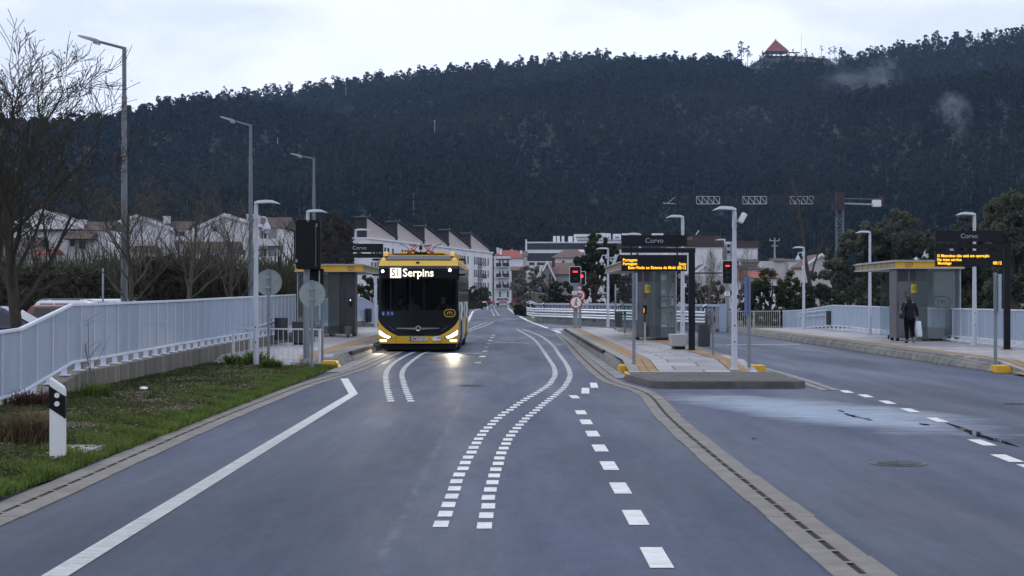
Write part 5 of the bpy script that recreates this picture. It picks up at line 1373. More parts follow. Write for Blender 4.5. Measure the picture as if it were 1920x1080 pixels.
bar_railing("tube_railing", "low white tube railing at the near end of the left platform", (-7.08,43.2,0), (-4.63,41.4,0), .02, .90, 18, (0.01,.22,.985), M_FENCE_RAIL, None, .007)

# slotted grey road barrier with a double guard rail and reflectors
gb0 = Vector((1.72,121,0)); gb1 = Vector((10.5,86,0)); gd = (gb1-gb0); gl = gd.length; gu = gd.normalized(); gn = Vector((gu.y,-gu.x,0))
if gn.y > 0: gn = -gn
root = thing("road_barrier", "grey slotted metal parapet behind the middle platform", "barrier", gb0)
mb = MB(); mb.bar(Vector((0,0,1.30)), gd+Vector((0,0,1.32)), .16, .14)
back0 = Vector((-.35,14,0)); mb.bar(Vector((0,0,1.30)), back0+Vector((0,0,1.45)), .16,.14); mb.build("top_rail", M_FENCE, root, bevel=.01)
nsl = 46; mb = MB()
for i in range(nsl):
    c = gu*(gl*(i+.5)/nsl); mb.bar(c+Vector((0,0,.02)), c+Vector((0,0,1.24)), .03, .52) if False else None
    a = gu*(gl*i/nsl+.09); e = gu*(gl*i/nsl+gl/nsl-.17)
    v = [(a.x,a.y,.03),(e.x,e.y,.03),(e.x,e.y,1.24),(a.x,a.y,1.24)]; nn = gn*.02
    w = [tuple(Vector(q)+nn) for q in v]+[tuple(Vector(q)-nn) for q in v]
    mb.add(w, [(0,1,2,3),(7,6,5,4),(0,4,5,1),(1,5,6,2),(2,6,7,3),(3,7,4,0)])
mb.build("slat", mat("zinc_grey_slat",(.20,.225,.265),.5,metal=.2,var=.12,vscale=2), root)
mb = MB(); mb.bar(gd+gu*.35+Vector((0,0,0)), gd+gu*.35+Vector((0,0,1.42)), .35, .16); mb.build("end_post", M_FENCE, root, bevel=.01)
mb = MB(); mb.bar(gn*.0+Vector((0,0,.0)), gd+Vector((0,0,.0)), .5, .3); mb.build("plinth", M_CONCW, root)
gr = thing("guard_rail", "galvanised double-wave guard rail in front of the grey parapet", "guard rail", gb0)
prof = [(-.02,0),(.05,.04),(.05,.10),(-.01,.15),(.05,.20),(.05,.26),(-.02,.30)]
for z0 in (.38,.72) :
    mb = MB(); path = [back0*.8+gn*.3, Vector((0,0,0))+gn*.32, gd*.965+gn*.32]
    vs = []
    for p in path:
        for u, w in prof: vs.append(tuple(p+gn*u+Vector((0,0,z0+w))))
    n7 = len(prof); fs = [(i*n7+j,i*n7+j+1,(i+1)*n7+j+1,(i+1)*n7+j) for i in range(2) for j in range(n7-1)]
    mb.add(vs, fs); o = mb.build("beam", mat("bright_galvanised",(.62,.64,.67),.35,metal=.7,var=.12,vscale=3), gr, smooth=True, ang=60)
    sm = o.modifiers.new("thickness", 'SOLIDIFY'); sm.thickness = .006
for i in range(9):
    c = gu*(gl*(i+.5)/9)+gn*.2; mb = MB(); mb.box(c.x-.05,c.x+.05,c.y-.05,c.y+.05,0,.98); mb.build("post", M_GALV, gr)
M_REFL = mat("white_reflector", (.78,.79,.8), .4)
def rail_reflector(px, Yt, label):
    t = (Yt-gb0.y)/gd.y; c = gb0+gd*t+gn*.22 if t > 0 else gb0+back0*(-t*2.5)+gn*.22
    root = thing("rail_reflector", label, "reflector", c+Vector((0,0,1.02)), 0, "black and white reflectors on the guard rail")
    mb = MB(); mb.prism([(-.085,-.06),(.085,-.06),(.085,.30),(-.085,.20)],-.05,.05); mb.build("body", M_BLACK, root, bevel=.008)
    mb = MB(); mb.prism([(-.09,.203),(.09,.303),(.09,.40),(-.09,.30)],-.055,.055); mb.build("cap", M_REFL, root)
    mb = MB(); mb.box(-.03,.03,-.056,-.05,-.02,.16); mb.build("lens", M_REFL, root)
rail_reflector(1009, 118.5, "black and white reflector at the left bend of the guard rail"); rail_reflector(998,126, "black and white reflector farthest back on the guard rail, left of the bend")
rail_reflector(1125, 101.5, "black and white reflector on the guard rail between the round signs and the middle shelter"); rail_reflector(1313, 87.6, "black and white reflector at the right end of the guard rail")

# slim white marker posts along the far road and the big one by the verge
def marker_post(name, label, loc, h, w, d, rz, group=None, big=False):
    root = thing(name, label, "marker post", loc, rz, group)
    mb = MB(); s = .055*h/.88
    mb.prism([(-w/2,-.05),(w/2,-.05),(w/2,h-s*2.0),(-w/2,h)],-d/2,d/2); mb.build("post", M_WHITEP, root, bevel=.012 if big else .005)
    bz = h-.31*h/.88; 
    mb = MB(); e = .004; k = s*2.0
    mb.prism([(-w/2-e,bz),(w/2+e,bz-k),(w/2+e,h-.085*h/.88-k),(-w/2-e,h-.085*h/.88)],-d/2-e,d/2+e); o = mb.build("black_band", M_BLACK, root, bevel=.004)
    for q in ((.155,.0),(.24,.0)) if big else ((.2,.0),):
        mb = MB(); mb.lathe([(.001,0),(.026,0),(.026,.008),(.001,.008)],(0,-d/2-e-.009,h-q[0]*h/.88-.03),20,axis='y'); mb.build("reflector", M_REFL, o)
    return root
c = G(108.5, 871); marker_post("marker_post", "white roadside marker post with a black band and two round reflectors on the grass", (c.x,c.y,0), .885, .155, .085, R(4), None, True)
for i, (px, py, Y, l) in enumerate(((1001,592,150,"nearest of the white marker posts left of the guard rail"),(991,590,172,"second of the white marker posts left of the guard rail"),(983,588,196,"third of the white marker posts left of the guard rail"),(975,585,222,"farthest of the white marker posts left of the guard rail"))):
    marker_post("marker_post", l, (PX(px-2,Y),Y,0), 1.45, .2, .12, 0, "white marker posts by the far road")
for i, (px, Y, l) in enumerate(((914,262,"white marker post under the left end of the red and white barrier arm"),(927,300,"white marker post below the middle of the red and white barrier arm"),(953,290,"white marker post below the right part of the red and white barrier arm"))):
    marker_post("marker_post", l, (PX(px,Y),Y,0), .95, .2, .12, 0, "white marker posts by the far road")

# --- lamps
def lamp_head(mb, L, s, wd=.26, th=.09):
    """flat LED head along +-x: thick at the pole, thin at the tip"""
    pts = [(0,-.03,.05),(.10,-.01,.075),(.30,.0,.075),(L*.72,.0,.06),(L,-.045,.015)]
    ring = []
    for x, z, t in pts:
        w = wd*(.45 if x == 0 else (.8 if x < .2 else (1 if x < L*.8 else .55)))
        ring.append([(s*x,-w/2,z-t*.3),(s*x,-w/2+.03,z+t*.7),(s*x,w/2-.03,z+t*.7),(s*x,w/2,z-t*.3)])
    vs = [v for r in ring for v in r]; fs = []
    for i in range(len(ring)-1):
        for j in range(4): fs.append((i*4+j,i*4+(j+1)%4,(i+1)*4+(j+1)%4,(i+1)*4+j))
    fs += [(0,1,2,3),tuple(len(vs)-4+k for k in (3,2,1,0))]
    return mb.add(vs, fs)
M_LENS = mat("frosted_lens", (.5,.52,.55), .25)
def platform_lamp(label, loc, top, s, L=.62, r=.055, holes=True):
    root = thing("platform_lamp", label, "lamp post", loc, 0, "white lamp posts on the platforms")
    H = top-loc[2]
    mb = MB(); mb.tube([(0,0,0),(0,0,H*.5),(0,0,H-.05)], [r*1.35,r*1.1,r*.75], 14); mb.box(-.11,.11,-.11,.11,0,.02)
    mb.build("pole", M_WHITE, root, smooth=True)
    mb = MB(); mb.tube([(0,0,H-.42),(0,0,H-.10)],[.055,.05],12); mb.tube([(0,0,H-.12),(s*.02,0,H+.01)],[.05,.045],10); mb.build("spigot", M_WHITE, root, smooth=True)
    mb = MB(); lamp_head(mb, L, s); o = mb.build("lamp_head", M_WHITE, root, loc=(-s*.04,0,H), bevel=.008)
    mb = MB(); mb.box(min(s*.16,s*L*.8),max(s*.16,s*L*.8),-.085,.085,-.034,-.026); mb.build("lens", M_LENS, o)
    if holes:
        mb = MB()
        for z in (.62,.98): mb.lathe([(.001,0),(.018,0),(.018,.006)],(0,-r*1.3,z),10,axis='y')
        mb.build("hatch_bolt", M_CHAR, root)
    return root
def from_px(px, Y, z0): return (PX(px,Y), Y, z0)
platform_lamp("white lamp post carrying the big dome camera at the near end of the left platform", from_px(480,41.2,0.0), PZ(379,41.2), 1, .62)
platform_lamp("white lamp post whose head shows just above the big black signal board", from_px(577,50.5,ZP), PZ(396,50.5), 1, .62)
platform_lamp("white lamp post behind the left shelter sign, beside its yellow roof", from_px(667,72,ZP), PZ(431,72), 1, .68)
platform_lamp("bright white lamp post with a floodlight, at the near end of the middle platform", from_px(1377,37.6,.1), PZ(391,37.6), -1, .52, .052)
platform_lamp("white lamp post just behind the middle sign with the concrete box at its foot", from_px(1280,53,ZP), PZ(406,53), -1, .56)
platform_lamp("lamp whose white head just tops the middle name board", from_px(1200,67,ZP), PZ(439,67), -1, .62)
platform_lamp("farthest white lamp post of the middle platform, with two cameras", from_px(1140,85,ZP), PZ(466,85), -1, .66)
platform_lamp("nearest white lamp post of the right-hand platform, behind the right name board", from_px(1827,51.7,ZP), PZ(401,51.7), -1, .60)
platform_lamp("white lamp post passing behind the left end of the right-hand shelter roof", from_px(1631,67.5,ZP), PZ(435,67.5), -1, .60)
platform_lamp("farthest white lamp post of the right-hand platform, with a dome camera", from_px(1507,80.5,ZP), PZ(464,80.5), -1, .58)
wp = thing("support_post", "white post with a black cap between the left shelter and the bus", "post", from_px(704,86,ZP))
mb = MB(); mb.cyl((0,0,0),(0,0,2.72),.085,.075,12); mb.build("post", M_WHITE, wp, smooth=True); mb = MB(); mb.cyl((0,0,2.722),(0,0,2.86),.15,.15,12); mb.build("cap", M_BLACK, wp, smooth=True)

def street_lamp(label, px, Y, pytop, armpx, armpy, zb=0.0):
    root = thing("street_lamp", label, "street lamp", (PX(px,Y),Y,zb), 0, "tall grey street lamps along the left side")
    H = PZ(pytop,Y)-zb; ax = (armpx-px)*Y/F; az = PZ(armpy,Y)-zb
    mb = MB(); mb.tube([(0,0,0),(0,0,1.2),(0,0,H-1.6)],[.125,.12,.088],14); mb.tube([(0,0,H-1.62),(0,0,H)],[.075,.07],12); mb.build("pole", M_LAMPGREY, root, smooth=True)
    tip = Vector((ax,0,az)); top = Vector((0,0,H-.04)); k = top.lerp(tip,.56)
    mb = MB(); mb.tube([top+Vector((.06,0,0)), k],[.05,.045],10); mb.build("arm", M_LAMPGREY, root, smooth=True)
    d = (tip-top).normalized(); mb = MB(); u = Vector((0,1,0)); n = d.cross(u)
    if n.z < 0: n = -n
    q0 = top.lerp(tip,.53); vs = []
    for f, w, t in ((0,.06,.05),(.12,.13,.075),(.45,.15,.07),(.85,.13,.05),(1,.06,.03)):
        p = q0.lerp(tip, f)
        for a, b_ in ((-1,-.5),(1,-.5),(1,.8),(-1,.8)): vs.append(tuple(p+u*a*w+n*b_*t))
    fs = [(i*4+j,i*4+(j+1)%4,(i+1)*4+(j+1)%4,(i+1)*4+j) for i in range(4) for j in range(4)]+[(0,1,2,3),(19,18,17,16)]
    mb.add(vs, fs); o = mb.build("lamp_head", mat("pale_lamp_head",(.42,.44,.46),.4,var=.05), root, bevel=.008)
    mb = MB(); p = q0.lerp(tip,.12); mb.obox(p-n*.07,.22,.16,.07,ry=-math.atan2(d.z,d.x)); mb.build("driver_box", mat("pale_lamp_head",(.42,.44,.46)), root)
street_lamp("tallest grey street lamp, at the left above the bare trees", 233, 56.5, 89, 146, 67)
street_lamp("middle one of the tall grey street lamps, behind the dome camera's white post", 470, 82, 235, 413, 219)
street_lamp("smallest and farthest of the tall grey street lamps, rising behind the black signal board", 588.5, 101, 297, 545, 288)
pp_ = thing("thin_post", "thin grey post in front of the reeds, left of the tallest street lamp", "post", (PX(193,62),62,0)); mb = MB(); mb.cyl((0,0,0),(0,0,PZ(503,62)),.04,.035,8); mb.build("post", M_GALV, pp_, smooth=True)

# --- cameras and floodlight on the lamp posts
def dome_camera(label, loc, sx, k=1.0):
    root = thing("dome_camera", label, "camera", loc, 0, "white dome cameras on lamp posts")
    mb = MB(); mb.box(0 if sx>0 else -.10*k, .10*k if sx>0 else 0, -.06*k,.06*k,-.14*k,.14*k); mb.build("mount", M_WHITE, root, bevel=.012*k)
    mb = MB(); mb.tube([(sx*.09*k,0,.06*k),(sx*.22*k,0,.08*k),(sx*.30*k,0,.05*k),(sx*.335*k,0,-.03*k),(sx*.335*k,0,-.10*k)],[.035*k]*5,10); mb.build("arm", M_WHITE, root, smooth=True)
    mb = MB(); mb.lathe([(.03*k,-.06*k),(.05*k,-.12*k),(.105*k,-.21*k),(.145*k,-.30*k),(.15*k,-.37*k),(.13*k,-.375*k)],(sx*.335*k,0,0),20); mb.build("housing", M_WHITE, root, smooth=True, ang=50)
    mb = MB(); mb.lathe([(.12*k,-.376*k),(.12*k,-.42*k),(.05*k,-.43*k)],(sx*.335*k,0,0),18); mb.ell((sx*.335*k,0,-.48*k),.085*k,.085*k,.085*k,16,10); mb.build("lens_ball", mat("grey_dome",(.42,.43,.46),.25), root, smooth=True)
    return root
dome_camera("big white dome camera on the near left lamp post, against the white house", (PX(483,41.1),41.1,PZ(411,41.1)), 1, .66)
dome_camera("white dome camera left of the farthest lamp post of the middle platform", (PX(1138,85),84.95,PZ(481,85)), -1, .78)
dome_camera("white dome camera on the farthest lamp post of the right-hand platform", (PX(1506,80.5),80.4,PZ(476,80.5)), -1, .78)
root = thing("bullet_camera", "small white tilted camera right of the farthest lamp post of the middle platform", "camera", (PX(1142,85),84.9,PZ(484,85)))
mb = MB(); mb.obox((.28,0,-.1),.16,.16,.55,ry=R(18)); mb.build("housing", M_WHITE, root, bevel=.02); mb = MB(); mb.bar((0,0,0),(.25,0,.05),.05,.05); mb.build("bracket", M_WHITE, root)
root = thing("floodlight", "white floodlight tilted on a bracket beside the head of the bright lamp post", "floodlight", (PX(1379,37.6),37.5,PZ(415,37.6)))
mb = MB(); mb.obox((.14,0,.07),.11,.2,.23,ry=R(28)); mb.build("housing", M_WHITEP, root, bevel=.012); mb = MB(); mb.bar((0,0,0),(.10,0,.02),.025,.03); mb.obox((.075,0,.05),.03,.16,.16,ry=R(28)); mb.build("bracket", M_GALV, root)

# --- round signs seen from the back
def back_sign(label, px, pyc, Y, r, seam):
    root = thing("round_sign", label, "traffic sign", (PX(px,Y),Y,0), 0, "round signs seen from behind")
    z = PZ(pyc,Y); mb = MB(); mb.cyl((0,0,-.1),(0,0,z+r+.01),.033,.033,12); mb.build("post", M_GREYPOST, root, smooth=True)
    mb = MB(); mb.lathe([(.001,.034),(r*.97,.034),(r,.02),(r,.056),(r*.985,.058),(.001,.052)],(0,0,z),40,axis='y'); mb.build("sign_disc", mat("grey_sign_back",(.30,.345,.345),.5,metal=.1,var=.05,vscale=4,dirt=(.22,.25,.25),dirt_amt=.3,dirt_scale=3), root, smooth=True, ang=30)
    mb = MB()
    for dz in (-.12,.12): mb.box(-.055,.055,-.04,.03,z+dz-.02,z+dz+.02)
    mb.build("clamp", M_GALV, root)
    mb = MB(); mb.box(r*.5,r*.5+.07,.028,.0335,z-.02,z+.04); mb.build("sticker", mat("pale_sticker",(.26,.29,.29),.5), root)
back_sign("round sign seen from behind, nearer the lamp post with the dome camera", 503.5, 529.5, 42.0, .325, 0)
back_sign("round sign seen from behind, lower and in front of the big signal's grey post", 585, 551, 39.0, .305, 0)

# --- signals
def signal_back(label, px, Y, py0, py1, pw):
    root = thing("traffic_signal", label, "traffic signal", (PX(px,Y),Y,0))
    z1, z0 = PZ(py0,Y), PZ(py1,Y); w = pw*Y/F
    mb = MB(); mb.cyl((0,.06,.0),(0,.06,z0+.3),.082,.078,14); mb.build("post", M_GREYPOST, root, smooth=True)
    mb = MB(); mb.lathe([(.15,0),(.15,.02),(.085,.2),(.083,.22)],(0,.06,0),14)
    for a in range(4): mb.obox((.12*math.cos(a*PI/2+.4),.06+.12*math.sin(a*PI/2+.4),.10),.09,.012,.18,rz=a*PI/2+.4)
    mb.build("base", M_GREYPOST, root)
    bb = MB(); rr = .06; pr_ = []
    cx, cz, hw, hh = .06, (z0+z1)/2, w/2, (z1-z0)/2
    for (sx, sz) in ((1,1),(-1,1),(-1,-1),(1,-1)):
        for k in range(5):
            a = {(1,1):0,(-1,1):PI/2,(-1,-1):PI,(1,-1):1.5*PI}[(sx,sz)] + k*PI/8
            pr_.append((cx+sx*(hw-rr)+rr*math.cos(a), cz+sz*(hh-rr)+rr*math.sin(a)))
    bb.prism(pr_, -.16, -.02); bb.build("head", M_BLACK, root, bevel=.01)
    b2 = MB(); b2.box(cx+hw*.62,cx+hw*.64,-.175,-.158,cz-hh*.9,cz+hh*.85); b2.box(cx-hw-.004,cx-hw+.04,-.166,-.155,cz-hh*.72,cz-hh*.6); b2.box(cx+hw*.68,cx+hw*.74,-.168,-.158,cz+hh*.72,cz+hh*.86); b2.cyl((cx,-.15,cz+hh-.03),(cx,-.175,cz+hh-.03),.018,.018,8); b2.build("hinge", M_GALV, root)
    b3 = MB(); b3.box(.03,.40,.12,.36,z0-.62,z0+.02); b3.build("rear_head", M_BLACK, root, bevel=.02)
signal_back("big black signal board seen from behind on a grey post, left of the bus", 574.5, 41.6, 413, 505, 46)
def signal_front(label, px, Y, py0, py1, pw, zb, lightpy, bar=True, postoff=0.0, group=None, tilt=0.0, border=True, second=False, postr=.055):
    root = thing("traffic_signal", label, "traffic signal", (PX(px,Y),Y,zb), tilt, group)
    z1, z0 = PZ(py0,Y)-zb, PZ(py1,Y)-zb; w = pw*Y/F; lz = PZ(lightpy,Y)-zb
    mb = MB(); mb.cyl((postoff,.1,0),(postoff,.1,z0+.3),postr*1.3,postr*1.2,12); mb.build("post", M_GREYPOST, root, smooth=True)
    def rrect(hw, hh, rr, cz):
        q = []
        for (sx, sz, a0) in ((1,1,0),(-1,1,PI/2),(-1,-1,PI),(1,-1,1.5*PI)):
            for k in range(5):
                a = a0+k*PI/8; q.append((sx*(hw-rr)+rr*math.cos(a), cz+sz*(hh-rr)+rr*math.sin(a)))
        return q
    cz = (z0+z1)/2
    if border:
        bm = MB(); bm.prism(rrect(w/2,(z1-z0)/2,.08,cz), -.03, .02); bm.build("backplate", mat("white_border",(.62,.63,.62),.5), root)
    bm = MB(); bm.prism(rrect(w/2-.035,(z1-z0)/2-.035,.06,cz), -.07, -.032); bm.build("head", M_BLACK, root)
    for k, dz in enumerate((0,-.30,-.55)):
        if lz+dz < z0+.08: continue
        q = MB(); q.lathe([(.10,-.0),(.112,-.0),(.112,-.10),(.10,-.10)],(0,-.07,lz+dz),20,axis='y') if False else None
        v = MB(); n = 14
        for j in range(n+1):
            a = PI*j/n; v.v += [(.12*math.cos(a),-.07,lz+dz+.12*math.sin(a)),(.12*math.cos(a),-.17,lz+dz+.10*math.sin(a))]
        for j in range(n): v.f.append((j*2,j*2+1,j*2+3,j*2+2)); v.m.append(0)
        o = v.build("visor", M_BLACK, root); md = o.modifiers.new("thickness",'SOLIDIFY'); md.thickness = .006
        l = MB()
        if k == 0:
            if bar: l.box(-.105,.105,-.082,-.072,lz-.028,lz+.028)
            else: l.lathe([(.001,-.0),(.09,0),(.09,.01),(.001,.014)],(0,-.084,lz),20,axis='y')
            l.build("lit_lamp", M_RED, root)
        else:
            l.lathe([(.001,0),(.095,0),(.095,.008),(.001,.012)],(0,-.084,lz+dz),18,axis='y'); l.build("lamp", mat("unlit_lens",(.03,.03,.028),.25), root)
    return root
SGG = "signals showing red"
signal_front("red bar signal on the grey post at the far end of the middle platform", 1078.5, 84, 499, 532, 22.5, .1, 509.5, True, .02, SGG, postr=.09)
signal_front("second red signal, half hidden behind the one above the round signs", 1090.5, 92, 508.5, 535, 16, 0.0, 517.8, False, -.1, SGG, R(-8))
signal_front("red bar signal on a brown-grey post between the bright lamp post and the dark sign", 1364, 87, 488, 533, 20.5, 0.0, 498.5, True, 0, SGG, postr=.085)
signal_front("tiny far red signal beyond the road, near the barrier arm", 967.5, 240, 541, 563, 11, 0.0, 548, False, 0, SGG, 0, False)
plt = thing("number_plate_sign", "small white plate on the post of the right red signal", "sign", (PX(1363.5,86.8),86.8,PZ(550,86.8))); mb = MB(); mb.box(-.14,.14,-.01,.01,-.12,.1); mb.build("plate", M_WHITEP, plt); text_mesh("lettering","S04\n738",.085,M_CHAR,plt,(0,-.013,.0))
for (px, py, Y, l) in ((1077,549,83.6,"small white plate left of the post above the round no-walking sign"),(1085.5,540.5,91.5,"small white plate above the 70 sign")):
    plt = thing("number_plate_sign", l, "sign", (PX(px,Y),Y,PZ(py,Y))); mb = MB(); mb.box(-.12,.12,-.01,.01,-.08,.08); mb.build("plate", M_WHITEP, plt); text_mesh("lettering","S03",.09,M_CHAR,plt,(0,-.013,-.005))
M_SRED = mat("sign_red", (.42,.015,.02), .45); M_SWH = mat("sign_white", (.74,.74,.73), .45)
def round_front(label, px, py, Y, r, kind):
    root = thing("round_sign", label, "traffic sign", (PX(px,Y),Y,PZ(py,Y)))
    mb = MB(); mb.lathe([(.001,.0),(r,.0),(r,.02),(.001,.02)],(0,0,0),36,axis='y'); mb.build("sign_disc", M_SRED, root)
    mb = MB(); mb.lathe([(.001,-.004),(r*.80,-.004),(r*.80,.0),(.001,.001)],(0,0,0),36,axis='y'); mb.build("sign_field", M_SWH, root)
    if kind == "70": text_mesh("lettering","70",r*1.05,M_BLACK,root,(0,-.006,-.02),offset=.012,extrude=.001)
    else:
        q = MB(); y=-.006
        q.ell((.02,y,r*.5),r*.11,.003,r*.12,10,6)
        q.bar((.02,y,r*.34),(-.01,y,-r*.05),.004,r*.24); q.bar((-.01,y,-r*.05),(r*.20,y,-r*.55),.004,r*.13); q.bar((-.01,y,-r*.05),(-r*.12,y,-r*.3),.004,r*.13); q.bar((-r*.12,y,-r*.3),(-r*.26,y,-r*.55),.004,r*.12)
        q.bar((.0,y,r*.3),(-r*.26,y,r*.02),.004,r*.09); q.bar((.03,y,r*.3),(r*.26,y,r*.08),.004,r*.09); q.build("walker_symbol", M_BLACK, root)
        q = MB(); q.bar((-r*.55,-.009,-r*.55),(r*.55,-.009,r*.55),.003,.05); q.build("slash", M_SRED, root) if False else None
round_front("round white sign with a red rim and the number 70", 1086, 554, 91.3, .34, "70")
round_front("round no-walking sign with a red rim and a black walker, on the signal post", 1080, 567, 83.7, .315, "walk")

# --- information signs (name board, beam, LED display, one dark post)
def info_sign(label, bx0, bx1, Y, pyb, postpx, pybeam, pydisp, lines, zb=ZP, post_side=1):
    x0 = PX(bx0,Y); W = PX(bx1,Y)-x0; xp = PX(postpx,Y)
    root = thing("information_sign", label, "information sign", (xp,Y,zb), 0, "dark station name signs")
    X0 = x0-xp; X1 = X0+W
    zt, zb2 = PZ(pyb[0],Y)-zb, PZ(pyb[1],Y)-zb
    mb = MB(); mb.box(X0,X1,-.05,.05,zb2,zt); o = mb.build("name_board", M_CHAR, root, bevel=.006)
    text_mesh("station_name","Corvo",(zt-zb2)*.62,M_TXT,o,((X0+X1)/2,-.054,(zt+zb2)/2))
    z1, z0 = PZ(pybeam[0],Y)-zb, PZ(pybeam[1],Y)-zb
    mb = MB(); a, c = min(X0, .06*post_side), max(X1, .10*post_side)
    mb.box(X0 if post_side>0 else -.1, .1 if post_side>0 else X1, -.05,.05,z0,z1); mb.build("beam", M_CHAR, root, bevel=.006)
    mb = MB(); mb.box(X0+.25,X0+.29,-.02,.02,z1,zb2); mb.box(X1-.29,X1-.25,-.02,.02,z1,zb2)
    if pydisp: mb.box(X0+.25,X0+.29,-.02,.02,PZ(pydisp[0],Y)-zb,z0); mb.box(X1-.29,X1-.25,-.02,.02,PZ(pydisp[0],Y)-zb,z0)
    mb.build("hanger", M_CHAR, root)
    mb = MB(); mb.box(-.085,.085,-.06,.06,0,z0-.002) ; mb.box(-.14,.14,-.12,.12,0,.015); mb.build("post", M_CHAR, root, bevel=.006)
    if pydisp:
        d1, d0 = PZ(pydisp[0],Y)-zb, PZ(pydisp[1],Y)-zb
        mb = MB(); mb.box(X0,X1,-.06,.06,d0,d1); o = mb.build("led_display", M_CHAR, root, bevel=.006)
        for (tx, ty, s, txt, al) in lines:
            text_mesh("led_text", txt, s*.98, M_LED, o, (X0+tx*W, -.064, d1-(d1-d0)*ty), align=al, extrude=.001, offset=.0026, spacing=1.08, xscale=.84)
    return root
info_sign("dark Corvo name sign with an amber departure display on the middle platform", 1165, 1288, 46.9, (441,462), 1297, (465,474), (478,508.5),
    [(.02,.32,.115,"Portagem",'LEFT'),(.02,.55,.115,"Portagem",'LEFT'),(.985,.57,.115,"5min",'RIGHT'),(.10,.79,.115,"Bem-Vindo ao Sistema de Mobi",'LEFT'),(.985,.80,.125,"08:12",'RIGHT')])
info_sign("dark Corvo name sign with an amber service message on the right-hand platform", 1753.5, 1879, 47.8, (433,453), 1888, (457.5,466), (470,500),
    [(.02,.33,.115,"O Metrobus não está em operação",'LEFT'),(.02,.57,.115,"No tram service",'LEFT'),(.03,.79,.115,"Mondego",'LEFT'),(.985,.78,.125,"08:12",'RIGHT')])
info_sign("dark Corvo name sign above the left shelter's yellow roof, with no lit display", 630, 718.5, 66.0, (457,473), 624, (475.5,483.5), None, [], ZP, -1)

# --- shelters
def m_logo(root, c, k, m, plane='x'):
    """stadium ring with a rounded m in it"""
    mb = MB(); n = 32; ring = []
    def st(hw, r):
        pts = []
        for i in range(n):
            a = 2*PI*i/n; pts.append((math.copysign(hw, math.cos(a)) + r*math.cos(a), r*math.sin(a)))
        return pts
    o, i_ = st(.10*k,.20*k), st(.10*k,.165*k); e = .004
    for i in range(n):
        j = (i+1)%n
        mb.add([(o[i][0],-e,o[i][1]),(o[j][0],-e,o[j][1]),(i_[j][0],-e,i_[j][1]),(i_[i][0],-e,i_[i][1])], [(0,1,2,3)])
    def arc(cx, r, w):
        for q in range(8):
            a, b = PI*q/8, PI*(q+1)/8
            mb.add([(cx+r*math.cos(a),-e,.0+r*math.sin(a)),(cx+r*math.cos(b),-e,r*math.sin(b)),(cx+(r-w)*math.cos(b),-e,(r-w)*math.sin(b)),(cx+(r-w)*math.cos(a),-e,(r-w)*math.sin(a))],[(0,1,2,3)])
    for cx in (-.062*k,.062*k): arc(cx,.077*k,.03*k)
    for x in (-.139*k,-.015*k,.109*k): mb.add([(x,-e,-.085*k),(x+.03*k,-e,-.085*k),(x+.03*k,-e,.004*k),(x,-e,.004*k)],[(0,1,2,3)])
    mb2 = mb.build("logo", m, root, loc=c); return mb2
M_FROST = glass("frosted_logo_film", (.62,.68,.69), .6, .5)
M_CAB = mat("grey_cabinet_metal", (.125,.125,.135), .45, metal=.25, var=.1, vscale=1.5, dirt=(.07,.07,.075), dirt_amt=.4, dirt_scale=.8)
M_CABD = mat("dark_cabinet_metal", (.05,.052,.055), .4, metal=.3, var=.1)
